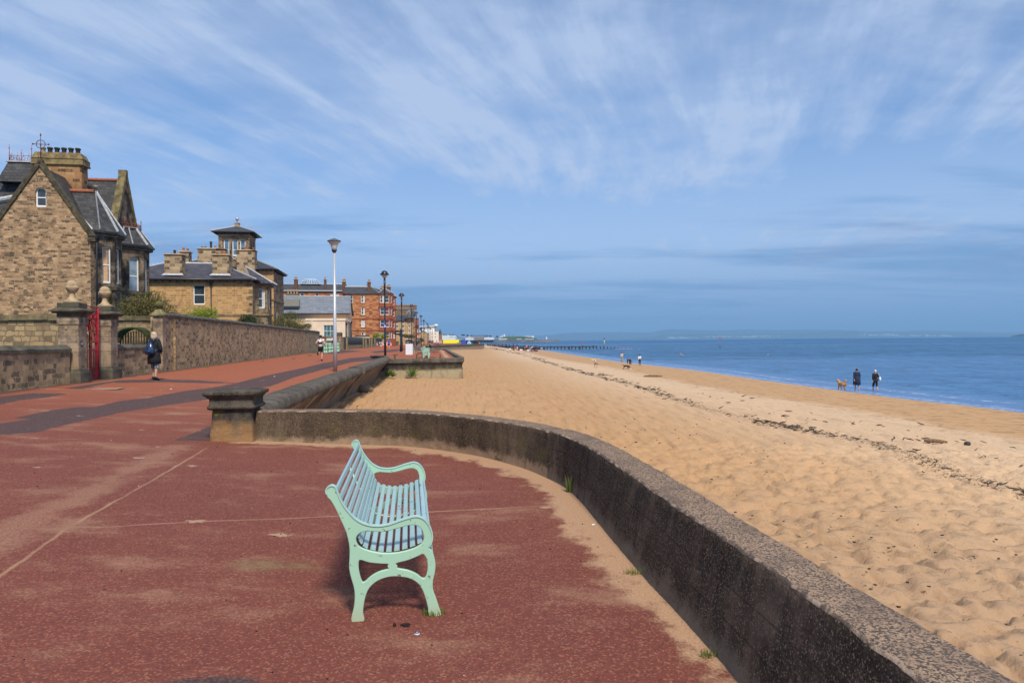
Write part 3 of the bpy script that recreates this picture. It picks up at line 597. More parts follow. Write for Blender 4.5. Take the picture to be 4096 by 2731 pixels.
# ================================================================ bench
def paint(name,c,rust=.5,base=None):
    t=MT(name,.38,0,.5); n=t.noise(3,4); c0=t.mix(n,tuple(k*.93 for k in c),c)
    c0=t.mix(t.map(t.noise(11,6,.78),.60,.66,0,rust),c0,(.22,.085,.025)); c0=t.mix(t.map(t.noise(34,3,.6),.66,.70,0,rust),c0,(.10,.05,.03))
    if base: c0=t.mix(t.map(t.math('ADD',t.sep(2),t.math('MULTIPLY',t.noise(7,5),.12)),.22,.04,0,.6),c0,base)
    return t.out(c0,t.bump(t.noise(30,4),.15,.004),t.map(n,.3,.7,.3,.5))
GREEN=paint('mint_green_paint',(.36,.60,.44),.75,(.42,.40,.26))
def slatpaint(name,c,chip):
    t=MT(name,.35,0,.5); c0=t.mix(t.noise(4,3),tuple(k*.9 for k in c),c)
    cm=t.math('MULTIPLY',t.map(t.noise(1,6,.75,vec=t.scl((45,6,45))),.56,.60),1.0) if chip else t.map(t.noise(22,5,.75),.62,.66)
    if chip: cm=t.math('MULTIPLY',cm,t.map(t.noise(1,3,.5,vec=t.scl((8,.9,8))),.50,.66))
    c0=t.mix(cm,c0,(.02,.055,.16)); return t.out(c0,t.bump(cm,.3,.002))
SLAT=slatpaint('slat_paint',(.33,.485,.485),False); SLATW=slatpaint('worn_slat_paint',(.34,.50,.53),True)
RIM=slatpaint('worn_rim_paint',(.40,.62,.55),False)
def fp(x,y):                                                          # frame profile from a side view: (depth, height)
    f=(x-335)/555; s=1215*(1-.022*f); return ((x-335)/s, 1.7-(y+625)/s)
OUT=[(293,1445),(312,1330),(318,1255),(312,1190),(290,1110),(279,1040),(283,960),(282,890),(272,830),(255,770),(225,700),(185,610),(150,548),(128,525),(116,490),(124,456),(152,440),(180,450),(198,495),(225,560),(270,628),(330,690),(400,726),(480,738),(560,728),(640,700),(700,680),(765,666),(820,688),(858,740),(875,800),(869,850),(849,886),(872,918),(888,965),(896,1020),(890,1080),(877,1140),(877,1200),(897,1262),(918,1330),(930,1390),(853,1392),(843,1330),(820,1240),(790,1175),(748,1135),(690,1112),(600,1104),(530,1117),(470,1145),(422,1190),(395,1245),(378,1320),(373,1380),(378,1443)]
HOLES=[[(328,850),(332,812),(365,781),(420,772),(520,776),(600,758),(680,735),(740,724),(792,742),(815,790),(818,830),(798,868),(740,902),(640,930),(540,938),(450,926),(388,908),(348,886)],
[(348,990),(372,987),(420,1002),(500,1011),(560,1014),(556,1034),(562,1053),(500,1072),(440,1105),(388,1150),(368,1146),(350,1090),(343,1035)],
[(616,1008),(700,984),(770,955),(806,938),(828,955),(843,1000),(842,1060),(826,1113),(800,1118),(760,1088),(700,1062),(628,1048),(622,1030)]]
def curve_plate(loops, thick, bevel, name):
    cd=bpy.data.curves.new(name,'CURVE'); cd.dimensions='2D'; cd.fill_mode='BOTH'; cd.extrude=thick/2-bevel; cd.bevel_depth=bevel; cd.bevel_resolution=1; cd.offset=-bevel*.5
    for lp in loops:
        sp=cd.splines.new('POLY'); sp.points.add(len(lp)-1); sp.use_cyclic_u=True
        for p,q in zip(sp.points,lp): p.co=(q[0],q[1],0,1)
    o=bpy.data.objects.new('tmp',cd); COL.objects.link(o); dg=bpy.context.evaluated_depsgraph_get(); me=bpy.data.meshes.new_from_object(o.evaluated_get(dg)); bpy.data.objects.remove(o)
    me.transform(Matrix(((1,0,0,0),(0,0,1,0),(0,1,0,0),(0,0,0,1)))); me.flip_normals(); me.name=name; return me
def fl(pts,n=4): return [(v.x,v.y) for v in cr([(*fp(*p),0) for p in pts],n,True)]
foot_fix=lambda L_: L_
frame_me=curve_plate([fl(OUT)]+[fl(h) for h in HOLES],.022,.004,'end_frame'); frame_me.materials.append(GREEN)
# frame centre in depth is kept at x=0 for the back foot, front towards +x
def make_bench(length=1.9):
    t=thing('park_bench','mint green cast iron bench with pale blue slats standing nearest the camera','bench',(0,0,0))
    for y in (0,length):
        f=bpy.data.objects.new('end_frame',frame_me); COL.objects.link(f); f.parent=t; f.location=(0,y,0)
        m=MB(); rp=cr([(*fp(*p),0) for p in ((122,500),(117,478),(126,456),(152,440),(180,450),(198,495),(225,560),(270,628),(330,690),(400,726),(480,738),(560,728),(640,700),(700,680),(765,666),(820,688),(858,740),(875,800),(869,850),(851,884))],4)
        rings=[]
        for i,p in enumerate(rp):
            tg=(rp[min(i+1,len(rp)-1)]-rp[max(i-1,0)]).normalized(); nn=Vector((-tg.y,tg.x,0)); a=p+nn*.006; b=p-nn*.001
            rings.append([(a.x,-.017,a.y),(a.x,.017,a.y),(b.x,.017,b.y),(b.x,-.017,b.y)])
        m.loft(rings,0,False,cap=True); m.build('rim',RIM,f)
    bk=[(182,492),(207,560),(236,618),(266,672),(296,722),(322,768),(345,815),(362,858)]; se=[(392,898),(448,917),(506,927),(564,929),(622,921),(680,907),(736,888),(790,862),(832,838)]
    fr=[(868,880),(874,930)]
    allp=bk+se+fr; seq=[Vector((*fp(*p),0)) for p in allp]
    for i,p in enumerate(seq):
        tg=(seq[min(i+1,len(seq)-1)]-seq[max(i-1,0)]).normalized()
        if i>=len(bk)+len(se): tg=Vector((.12,-1,0)).normalized()
        nn=Vector((-tg.y,tg.x,0)); w_=.0165 if i>=len(bk) else .0155; th=.007
        if i>=len(bk) and i<len(bk)+len(se): p=p+nn*.004
        m=MB(); c=[p+tg*w_*a+nn*th*b for a,b in ((-1,-1),(1,-1),(1,.45),(.72,1),(-.72,1),(-1,.45))]
        y0,y1=.012,length-.012; m.add([(v.x,y0,v.y) for v in c]+[(v.x,y1,v.y) for v in c],[(0,1,2,3,4,5),(11,10,9,8,7,6)]+[(k,k+6,(k+1)%6+6,(k+1)%6) for k in range(6)])
        m.build('slat' ,SLATW if i in (0,15,16) else SLAT,t)
    m=MB(); a=fp(560,985); m.tube([(a[0],0,a[1]),(a[0],length,a[1])],.009); m.build('tie_rod',GREEN,t)
    m=MB(); q=[fp(*p) for p in ((182,500),(266,680),(345,830),(392,912),(506,945),(622,940),(736,905),(832,850))]; m.tube([(x,length/2,z-.012) for x,z in q],.008,6); m.build('centre_strap',GREEN,t)
    return t
bench=make_bench(); BR=atan2(1.88,-.255)-pi/2+.0
bench.location=(-.955,4.16,0); bench.rotation_euler=(0,0,radians(8.6))
# grass, pebbles, bottle cap, driftwood crumbs
def grassmat():
    t=MT('grass_blade',.7,0,.2); return t.out(t.mix(t.noise(9,3),(.06,.12,.015),(.19,.22,.04)))
GRS=grassmat()
def tuft(c, n, h, r, label, name='grass_tuft', lean=.6, mat=None, flower=False):
    rr=random.Random(int(c[0]*991+c[1]*77)); m=MB()
    for i in range(n):
        a=rr.uniform(0,2*pi); d=r*sqrt(rr.random()); x,y=c[0]+d*cos(a)*1.3,c[1]+d*sin(a)*.7; hh=h*rr.uniform(.45,1.1); ln=rr.uniform(.1,lean)*hh; b=rr.uniform(0,2*pi); w=hh*.016+.0012
        dx,dy=cos(b)*ln,sin(b)*ln; px,py=-sin(b)*w,cos(b)*w
        m.add([(x-px,y-py,c[2]-.005),(x+px,y+py,c[2]-.005),(x+dx*.4+px*.8,y+dy*.4+py*.8,c[2]+hh*.6),(x+dx*.4-px*.8,y+dy*.4-py*.8,c[2]+hh*.6),(x+dx,y+dy,c[2]+hh)],[(0,1,2,3),(3,2,4)])
    if flower:
        for i in range(5): m.box((c[0]+.012*cos(i*1.26),c[1]+.008*sin(i*1.26),c[2]+h*.8),(.014,.012,.006),i,1)
    o=m.build(name,[mat or GRS,plain('petal',(.8,.8,.78))]); tag(o,label,'grass'); return o
q=G(1735,2458); tuft((q.x,q.y,0),120,.055,.055,'tuft of grass with a tiny white flower at the front foot of the near bench',flower=True)
q=G(2296,1968); tuft((q.x-.02,q.y,0),70,.20,.05,'tall grass sprouting from the open joint in the near parapet',lean=.35)
q=G(2303,1880,.2); tuft((q.x,q.y,.12),40,.22,.04,'thin grass growing high in the joint of the near parapet',lean=.3)
q=G(2548,2296); tuft((q.x-.03,q.y,0),60,.055,.05,'small grass tuft at the parapet foot halfway along its near length')
q=G(2850,2628); tuft((q.x-.02,q.y,0),60,.05,.035,'small grass tuft at the parapet foot nearest the camera')
q=G(845,1768,.07); tuft((q.x-.02,q.y-.03,.07),30,.07,.03,'little weed beside the foot of the square stone pillar')
q=G(1635,1768,0); tuft((q.x,q.y,0),25,.04,.03,'tiny green weed by the broken stone under the parapet crack')
def bit(px,py,r,mat,name,label,cat,seed=1,jit=.25,fn=None):
    c=on(px,py,fn or gz); m=MB(); m.blob((c.x,c.y,c.z+r[2]*.6),r,8,0,jit,seed); return tag(m.build(name,mat),label,cat)
BLK=plain('wet_wood',(.018,.012,.010),.9); bit(1578,2504,(.010,.012,.014),BLK,'charred_chip','round black crumb left of the bottle cap on the paving','debris',3)
c=G(1620,2505); m=MB(); m.tube([(c.x-.028,c.y,.008),(c.x,c.y+.006,.012),(c.x+.03,c.y+.012,.009)],[.005,.009,.005],6); m.tube([(c.x-.01,c.y-.01,.006),(c.x+.027,c.y-.004,.007)],[.005,.006],6); tag(m.build('charred_stick',BLK),'short charred stick lying behind the blue bottle cap','debris')
c=G(1668,2535); m=MB(); m.lathe([(.0155,.000),(.0165,.002),(.0148,.006),(.013,.0075),(.004,.0082),(.001,.0082)],(c.x,c.y,0),24,0); cap=thing('bottle_cap','blue and white crown bottle cap lying on the red paving in front of the bench','bottle cap')
m.build('cap_rim',plain('cap_white',(.75,.76,.78),.35),cap); m=MB(); m.lathe([(.0142,.0072),(.0125,.0088),(.001,.0094)],(c.x,c.y,0),20); m.build('cap_disc',plain('cap_blue',(.02,.05,.22),.3),cap)
m=MB(); pts=[(-.006,-.004),(-.001,-.006),(.003,-.002),(-.002,.001),(-.004,.004),(.002,.006),(.006,.003)]; m.tube([(c.x+a,c.y+b,.0095) for a,b in pts],.0009,5); m.build('emblem',plain('cap_mark',(.8,.8,.85),.4),cap)
m=MB(); c=G(1622,1778,0); m.blob((c.x,c.y+.06,.05),(.07,.05,.09),7,0,.3,4); tag(m.build('broken_stone',plain('grey_stone',(.12,.10,.08),.95,bump=.5)),'grey broken stone leaning in the crack of the near parapet','stone')
WHT=plain('white_litter',(.7,.72,.74),.6)
for i,(a,b,lb) in enumerate(((2374,2101,'white scrap of paper on the sand at the parapet foot'),(1097,1506,'flat white litter on the dark repair strip of the promenade'),(683,1557,'small pale litter on the red paving right of the walking woman'))):
    c=on(a,b,gz); m=MB(); s_=.015 if i==0 else .035; m.add([(c.x-s_,c.y-s_*.5,c.z+.004),(c.x+s_,c.y-s_*.4,c.z+.006),(c.x+s_*.7,c.y+s_*.9,c.z+s_*.7),(c.x-s_*.8,c.y+s_*.6,c.z+.012)],[(0,1,2,3)]); tag(m.build('paper_scrap',WHT),lb,'litter')
for i,(a,b,r_,lb) in enumerate(((2860,1405,.0,''),)): pass
c=on(430,1556,gz); m=MB(); m.box((c.x,c.y,c.z+.012),(.75,.5,.02),.15); tag(m.build('drain_cover',plain('drain_stone',(.30,.21,.15),.9)),'pale rectangular cover slab set by the left gate pillar','cover')
# ================================================================ buildings
AL=radians(9.26); ER=Vector((cos(AL),sin(AL),0)); EF=Vector((-sin(AL),cos(AL),0))
WHITE=plain('white_window_paint',(.78,.78,.76),.4,var=.05); GL=glass_mat('window_glass'); GLB=glass_mat('window_glass_sky',(.05,.10,.16))
CURT=plain('net_curtain',(.55,.53,.50),.9); REDC=plain('red_curtain',(.22,.03,.06),.9); PEACH=plain('peach_curtain',(.60,.38,.22),.9)
BLACKP=plain('black_iron_paint',(.012,.012,.014),.4,spec=.5); LEAD=plain('lead_sheet',(.42,.44,.46),.5,var=.25,scale=9); RIDGE=plain('red_ridge_tile',(.32,.105,.05),.8,var=.3,scale=8)
POTY=plain('buff_chimney_pot',(.52,.33,.15),.85,var=.25); POTK=plain('sooty_chimney_pot',(.04,.036,.033),.9); POTO=plain('orange_chimney_pot',(.42,.16,.06),.85,var=.25); POTG=plain('grey_chimney_pot',(.33,.27,.2),.85)
RUST=plain('rusty_iron',(.30,.085,.025),.85,var=.5,scale=14)
class Fr:
    """a building's own frame: s to the right, t away, z up, turned with the promenade"""
    def __init__(s,o,a=AL): s.o=o; s.a=a
def wallmesh(mb, p0, p1, z0, z1, ops=(), depth=.14, cuts=None, mi=0, gable=None):
    """wall between plan points p0,p1 (outside on the right-hand side), with real openings (s0,s1,z0,z1[,arch])"""
    a=Vector((p0[0],p0[1],0)); b=Vector((p1[0],p1[1],0)); Ln=(b-a).length; d=(b-a)/Ln; n=Vector((d.y,-d.x,0))
    xs={0.0,Ln}; zs={z0,z1}
    rects=[]
    for o in ops:
        xs|={o[0],o[1]}; zs|={o[2],o[3]}; rects.append(o)
    xs=sorted(xs); zs=sorted(zs)
    bm=bmesh.new(); pt={}
    def V(x,z):
        k=(round(x,4),round(z,4))
        if k not in pt: pt[k]=bm.verts.new(a+d*x+Vector((0,0,z)))
        return pt[k]
    for i in range(len(xs)-1):
        for j in range(len(zs)-1):
            cx,cz=(xs[i]+xs[i+1])/2,(zs[j]+zs[j+1])/2
            if any(r[0]<cx<r[1] and r[2]<cz<r[3] for r in rects): continue
            bm.faces.new((V(xs[i],zs[j]),V(xs[i+1],zs[j]),V(xs[i+1],zs[j+1]),V(xs[i],zs[j+1])))
    if gable:                                                         # cut to a gable: apex at distance ga, height gz0 at the eaves
        ga,ze=gable; ap=a+d*ga+Vector((0,0,z1))
        for (x,sgn) in ((0,-1),(Ln,1)):
            e=a+d*x+Vector((0,0,ze)); v=(e-ap); nn=v.cross(n); 
            if nn.z<0: nn=-nn
            bmesh.ops.bisect_plane(bm,geom=bm.verts[:]+bm.edges[:]+bm.faces[:],plane_co=ap,plane_no=nn,clear_outer=True)
    bm.verts.ensure_lookup_table(); bm.verts.index_update()
    mb.add([v.co.copy() for v in bm.verts],[tuple(v.index for v in f.verts) for f in bm.faces],mi); bm.free()
    for r in rects:
        P_=[a+d*x+Vector((0,0,z)) for x,z in ((r[0],r[2]),(r[1],r[2]),(r[1],r[3]),(r[0],r[3]))]; Q=[p-n*depth for p in P_]
        mb.add(P_+Q,[(0,1,5,4),(1,2,6,5),(2,3,7,6),(3,0,4,7)],mi)
        if len(r)>4 and r[4]:                                         # fill the corners so the opening reads as round-headed
            w=(r[1]-r[0])/2; cx=(r[0]+r[1])/2
            for sg in (-1,1):
                arc=[(cx+sg*w*cos(q),r[3]-w+w*sin(q)) for q in [pi/2*k/6 for k in range(7)]]
                poly=[(cx+sg*w,r[3])]+arc; pv=[a+d*x+Vector((0,0,z)) for x,z in poly]; 
                for k in range(1,7): mb.add([pv[0]+n*.002,pv[k]+n*.002,pv[k+1]+n*.002],[(0,1,2) if sg<0 else (0,2,1)],mi)
    return a,d,n,Ln
def window(parent, p0, p1, s0, s1, z0, z1, depth=.12, arch=False, bars=(), mid=.5, fr=.07, curtain=None, gl=None, sill=None):
    a=Vector((p0[0],p0[1],0)); b=Vector((p1[0],p1[1],0)); d=(b-a).normalized(); n=Vector((d.y,-d.x,0)); o=a-n*depth
    rot=Matrix((( d.x,-n.x,0,0),(d.y,-n.y,0,0),(0,0,1,0),(0,0,0,1)))
    mb=MB()
    def bar(x0,x1,y0,y1,q0,q1,m=mb,mi=0):
        c=o+d*((x0+x1)/2)-n*((y0+y1)/2); m.box((c.x,c.y,(q0+q1)/2),(x1-x0,y1-y0,q1-q0),0,mi,1.0,rot)
    bar(s0,s0+fr,0,.06,z0,z1); bar(s1-fr,s1,0,.06,z0,z1); bar(s0+fr,s1-fr,0,.06,z1-fr,z1); bar(s0+fr,s1-fr,-.02,.06,z0,z0+fr*1.5)
    if mid: zm=z0+(z1-z0)*mid; bar(s0+fr,s1-fr,.008,.066,zm-fr*.4,zm+fr*.4)
    for q in bars:
        x=s0+(s1-s0)*q; bar(x-fr*.3,x+fr*.3,.012,.05,z0+fr*1.5,z1-fr)
    if arch:
        w=(s1-s0)/2; cx=(s0+s1)/2
        for sg in (-1,1):
            arc=[(cx+sg*w*.80*cos(q),z1-w+w*.80*sin(q)) for q in [pi/2*k/6 for k in range(7)]]; poly=[(cx+sg*(w-.005),z1-.005)]+arc
            pv=[o+d*x+Vector((0,0,z))+n*.01 for x,z in poly]
            for k in range(1,7): mb.add([pv[0],pv[k],pv[k+1]],[(0,1,2) if sg<0 else (0,2,1)])
    f=mb.build('window',[WHITE],parent)
    m=MB(); q=[o+d*x-n*.045+Vector((0,0,z)) for x,z in ((s0+fr*.6,z0+fr),(s1-fr*.6,z0+fr),(s1-fr*.6,z1-fr*.5),(s0+fr*.6,z1-fr*.5))]; m.add(q,[(0,1,2,3)]); m.build('pane',gl or GL,f)
    if curtain:
        m=MB(); k0,k1,cm=curtain; x0=s0+fr+(s1-s0-2*fr)*k0; x1=s0+fr+(s1-s0-2*fr)*k1; q=[o+d*x-n*.040+Vector((0,0,z)) for x,z in ((x0,z0+fr*1.5),(x1,z0+fr*1.5),(x1,z1-fr),(x0,z1-fr))]; m.add(q,[(0,1,2,3)]); m.build('curtain',cm,f)
    if sill:
        m=MB(); c=a+d*((s0+s1)/2)+n*.04; m.box((c.x,c.y,z0-.07),(s1-s0+.24,.20,.13),0,0,1.0,rot); m.build('sill',sill,f)
    return f
def slab(mb, pts, th=.10, mi=0):
    """roof plane given by its outline, with thickness downwards"""
    n=len(pts); a=[Vector(p) for p in pts]; b=[p-Vector((0,0,th)) for p in a]
    nn=(a[1]-a[0]).cross(a[2]-a[0]); f=tuple(range(n)); g=tuple(reversed(range(n,2*n)))
    if nn.z<0: f=tuple(reversed(f)); g=tuple(reversed(g))
    mb.add(a+b,[f,g]+[(i,(i+1)%n,n+(i+1)%n,n+i) for i in range(n)],mi)
def strip(mb, a, b, w, th=.05, mi=0, up=Vector((0,0,1))):
    a=Vector(a); b=Vector(b); mb.tube([a,b],[w/2,w/2],4,mi,True,False,th/w if w else 1)
def chimney(parent, x, y, z0, z1, w, d, mat, pots, rz=0.0, cap=.12, capmat=None, potmat=None, pr=.13, ph=.5, name='chimney', corn=.26):
    """pots: list of (offset along w, material, height factor)"""
    m=MB(); m.box((0,0,(z0+z1)/2-(corn+cap)/2),(w,d,z1-z0-corn-cap)); 
    m.box((0,0,z1-corn-cap/2),(w+.14,d+.14,cap)); m.box((0,0,z1-corn/2),(w+.26,d+.26,corn),0,0,.94)
    o=m.build(name,[mat],parent); o.location=(x,y,0); o.rotation_euler=(0,0,rz)
    for k,(q,pm,hf) in enumerate(pots):
        p=MB(); h=ph*hf; p.lathe([(pr,0),(pr*.92,h*.12),(pr*.86,h*.75),(pr*1.08,h*.80),(pr*1.12,h*.88),(pr*1.02,h),(pr*.7,h),(pr*.66,h*.9)],(q[0] if isinstance(q,tuple) else q,q[1] if isinstance(q,tuple) else 0,z1),10); p.build('chimney_pot',pm,o)
    return o
def pipe(parent, pts, r=.05, mat=None, hopper=True):
    m=MB(); m.tube(pts,r,6)
    if hopper: t=pts[0]; m.box((t[0],t[1],t[2]),(r*4,r*4,r*5),0,0,1.3)
    return m.build('drainpipe',mat or BLACKP,parent)
HS=stone('rubble_stone',(.30,.18,.095),(.60,.40,.225),(.42,.28,.17),bw=.34,bh=.135,msz=.014,dist=.20,stain=(.06,.045,.032),st=.45,dark=(.085,.065,.045),st2=(.46,.68))
HS2=stone('dressed_dark_stone',(.18,.135,.09),(.32,.24,.16),(.2,.15,.10),bw=.62,bh=.28,msz=.01,dist=.03,stain=(.016,.014,.012),st=.9,moss=.25,st2=(.40,.58))
CHS=stone('chimney_stone',(.36,.19,.08),(.58,.33,.15),(.38,.24,.12),bw=.55,bh=.20,msz=.012,dist=.03,stain=(.02,.015,.01),st=.55,dark=(.03,.022,.015))
COPE=plain('mossy_coping',(.075,.062,.035),.95,var=.5,scale=4,bump=.4); SL=slate('dark_slate',(.022,.022,.024),(.060,.056,.055)); CAPS=plain('mossy_cap_stone',(.21,.155,.07),.95,var=.45,scale=3,bump=.4)

# ---------------- house with the pointed gable (frame: origin at its near right-hand corner, x towards the sea, y away)
H1=thing('stone_villa','tall rubble stone villa with steep gable, big six-pot chimney and canted bay windows','house',(-24.65,40,0),AL)
M_=MB(); GW=5.3; apx=GW/2
ops=[(GW-2.92,GW-2.34,9.65,10.78,True)]
wallmesh(M_,(-GW,0),(0,0),-.2,12.15,ops,gable=(apx,8.05))
wallmesh(M_,(0,0),(0,.8),-.2,8.0); wallmesh(M_,(0,3.0),(0,4.5),-.2,8.2); M_.build('gable_wall',HS,H1)
window(H1,(-GW,0),(0,0),ops[0][0],ops[0][1],9.65,10.78,arch=True,mid=.5,fr=.075,curtain=None,sill=None)
M_=MB()                                                               # skew copings on the gable
for sg,x0 in ((1,0.0),(-1,-GW)):
    a=Vector((-apx,-.02,12.25)); b=Vector((x0+sg*.22,-.02,7.86))
    dv=(b-a).normalized(); up=Vector((0,-1,0)).cross(dv); up=up if up.z>0 else -up
    pts=[a-dv*.0+up*.10,b+up*.10,b-up*.12,a-up*.12]; M_.add([p+Vector((0,-.08,0)) for p in pts]+[p+Vector((0,.32,0)) for p in pts],[(0,1,2,3),(7,6,5,4),(0,4,5,1),(1,5,6,2),(2,6,7,3),(3,7,4,0)])
M_.blob((-apx,.1,12.32),(.17,.2,.16),8); M_.box((.10,.12,7.80),(.42,.5,.22)); M_.build('gable_coping',COPE,H1)
def finial(parent,x,y,z,h,mat,cross=True):
    m=MB(); m.tube([(x,y,z),(x,y,z+h)],[.035,.015],6); m.tube([(x,y,z+h),(x,y,z+h+.16)],[.05,.004],5); m.blob((x,y,z+h*.62),(.05,.05,.05),6)
    if cross:
        m.tube([(x-.42,y,z+h*.66),(x+.42,y,z+h*.66)],.018,5)
        m.tube([(x+.24*cos(q),y,z+h*.66+.24*sin(q)) for q in [2*pi*k/14 for k in range(15)]],.02,5)
        for sx in (-.42,.42): m.blob((x+sx,y,z+h*.66),(.05,.02,.06),5)
        m.tube([(x-.2,y,z+.12),(x-.1,y,z+.22),(x,y,z+.12),(x+.1,y,z+.22),(x+.2,y,z+.12)],.018,5)
    return m.build('finial',mat,parent)
IRON=plain('dark_red_iron',(.10,.03,.03),.7); finial(H1,-apx,.1,12.35,1.45,IRON)
# front roof behind the gable, rear cross wing with its gable to the sea
RZ=12.05; M_=MB()
slab(M_,[(-apx,.3,RZ),(-apx,6,RZ),(.05,6,7.95),(.05,.3,7.95)],.12); slab(M_,[(-apx,.3,RZ),(-apx,6,RZ),(-GW-.1,6,7.95),(-GW-.1,.3,7.95)],.12)
slab(M_,[(-9.5,5.3,12.45),(-.35,5.3,12.45),(-.35,3.2,8.2),(-9.5,3.2,8.2)],.12); slab(M_,[(-9.5,5.3,12.45),(-.35,5.3,12.45),(-.35,7.6,8.2),(-9.5,7.6,8.2)],.12)
slab(M_,[(-20,5.6,12.25),(-apx,5.6,12.25),(-apx,1.2,7.9),(-20,1.2,7.9)],.12); slab(M_,[(-20,5.6,12.25),(-apx,5.6,12.25),(-apx,9.6,7.9),(-20,9.6,7.9)],.12)
M_.build('roof',SL,H1)
M_=MB(); M_.tube([(-9.5,5.3,12.48),(-.4,5.3,12.48)],.11,6); M_.tube([(-20,5.6,12.28),(-3,5.6,12.28)],.11,6); M_.build('ridge_tiles',RIDGE,H1)
M_=MB(); wallmesh(M_,(0,3.0),(0,7.7),8.1,12.75,[],gable=(2.3,8.1)); M_.build('sea_gable',HS2,H1)
M_=MB()
for y0,ye in ((5.3,3.15),(5.3,7.75)):
    a=Vector((0,y0,12.95)); b=Vector((0,ye,8.2)); dv=(b-a).normalized(); up=Vector((1,0,0)).cross(dv); up=up if up.z>0 else -up
    pts=[a+up*.1,b+up*.1,b-up*.14,a-up*.14]; M_.add([p+Vector((-.38,0,0)) for p in pts]+[p+Vector((.08,0,0)) for p in pts],[(0,1,2,3),(7,6,5,4),(0,4,5,1),(1,5,6,2),(2,6,7,3),(3,7,4,0)])
M_.box((-.15,5.3,13.0),(.5,.3,.3)); M_.build('sea_gable_coping',plain('lichen_coping',(.16,.13,.06),.95,var=.5,scale=2.5),H1)
M_=MB(); wallmesh(M_,(-20,1.3),(-5.5,1.3),-.2,7.9); wallmesh(M_,(0,7.7),(-20,7.7),-.2,8.1); M_.build('rear_wall',HS,H1)
# chimney with six pots
ch=chimney(H1,-3.05,3.4,8.9,13.20,2.72,.85,CHS,[],name='chimney',corn=.0,cap=.0)
M_=MB(); M_.box((0,0,12.90),(2.98,1.1,.10)); M_.box((0,0,13.10),(2.92,1.04,.34)); M_.box((0,0,13.43),(2.86,.98,.34),0,0,.90); M_.build('cornice',CAPS,ch)
for i in range(6):
    p=MB(); x=-1.02+i*.40; p.lathe([(.145,0),(.135,.08),(.125,.28),(.165,.30),(.17,.36),(.15,.40),(.11,.40),(.1,.3)],(x,0,13.60),10); p.build('chimney_pot',POTG if i==0 else POTK,ch)
# the lower roof between gable and bay, with red ridge and lead hips
M_=MB(); ax_,ay_=-.62,2.35; az=11.05
slab(M_,[(-3.0,2.3,az),(ax_,ay_,az),(.98,1.35,8.42),(.3,.5,8.42),(-.2,.35,8.4)],.1); slab(M_,[(ax_,ay_,az),(.98,1.35,8.42),(.98,2.6,8.42)],.1); slab(M_,[(-3,2.3,az),(ax_,ay_,az),(.98,2.6,8.42),(.1,3.4,8.42),(-3,4.4,8.42)],.1); M_.build('bay_roof',SL,H1)
for a_,b_,w_ in (((ax_,ay_,az+.03),(.98,1.35,8.47),.26),((ax_,ay_-.05,az+.04),(.32,.52,8.47),.26),((ax_,ay_+.03,az+.03),(.99,2.55,8.47),.12),((-2.4,.62,az+.1),(-.05,.35,8.45),.16)): M_=MB(); strip(M_,a_,b_,w_,.08); M_.build('lead_hip',LEAD,H1)
M_=MB(); M_.tube([(-3.0,2.3,az+.06),(ax_-.1,ay_,az+.06)],.12,6); M_.build('ridge_tiles',RIDGE,H1)
M_=MB(); M_.lathe([(.09,0),(.09,.3),(.13,.32),(.13,.38),(.1,.4)],(ax_,ay_,az),8); M_.build('ridge_post',plain('stone_post',(.3,.25,.17)),H1)
# canted bays: plan points from the wall out
def bay(pl, z0, z1, wins, name, roofz, over=.22):
    m=MB(); names=[]
    segs=list(zip(pl[:-1],pl[1:]))
    for k,(a,b) in enumerate(segs):
        L_=(Vector((*b,0))-Vector((*a,0))).length; o=[(L_*w[1],L_*w[2],w[3],w[4]) for w in wins if w[0]==k]; wallmesh(m,a,b,z0,z1,o)
    m.build('bay_wall',HS2,H1)
    for w in wins:
        a,b=segs[w[0]]; L_=(Vector((*b,0))-Vector((*a,0))).length; window(H1,a,b,L_*w[1],L_*w[2],w[3],w[4],fr=.075,curtain=w[5] if len(w)>5 else None,gl=w[6] if len(w)>6 else None)
    def off(r): 
        c=Vector((-.3,(pl[0][1]+pl[-1][1])/2,0)); return [c+(Vector((*p,0))-c)*(1+r) for p in pl]
    for z,t,r in ((z1,.16,.16),(5.15,.20,.10),(3.55,.20,.10),(1.0,.2,.08)):
        m=MB(); q=off(r); m.prism([(p.x,p.y) for p in q],z-t,z); m.build('string_course',COPE,H1)
    m=MB(); q=off(.24); m.prism([(p.x,p.y) for p in q],z1+.0,z1+.13); m.build('gutter',BLACKP,H1)
    return off
bay([(0,.65),(.78,1.42),(.78,2.5),(0,3.3)],-.2,8.3,[(0,.36,.80,5.35,7.55,(.1,.85,PEACH)),(1,.2,.8,5.35,7.5),(1,.2,.8,1.4,3.3),(0,.42,.85,1.4,3.25,(.0,.4,REDC))],'a',8.4)
bay([(0,4.4),(1.02,5.42),(1.02,6.5),(0,7.5)],-.2,8.05,[(0,.37,.80,4.92,7.35,None,glass_mat('curtained_glass',(.10,.13,.16))),(1,.2,.8,4.92,7.3),(0,.37,.80,1.3,3.15),(1,.2,.8,1.3,3.1)],'b',8.1)
M_=MB(); cz=Vector((.0,5.95,0)); pl=[(0,4.15),(1.30,5.30),(1.30,6.6),(0,7.75)]; tp=[(0,5.0),(.50,5.55),(.50,6.35),(0,6.9)]
M_.add([(p[0],p[1],8.18) for p in pl]+[(p[0],p[1],9.35) for p in tp],[(0,1,5,4),(1,2,6,5),(2,3,7,6),(4,5,6,7)]); M_.build('bay_roof',SL,H1)
for i in (0,1,2): M_=MB(); strip(M_,(pl[i][0],pl[i][1],8.22),(tp[i][0],tp[i][1],9.38),.24 if i<2 else .1,.08); M_.build('lead_hip',LEAD,H1)
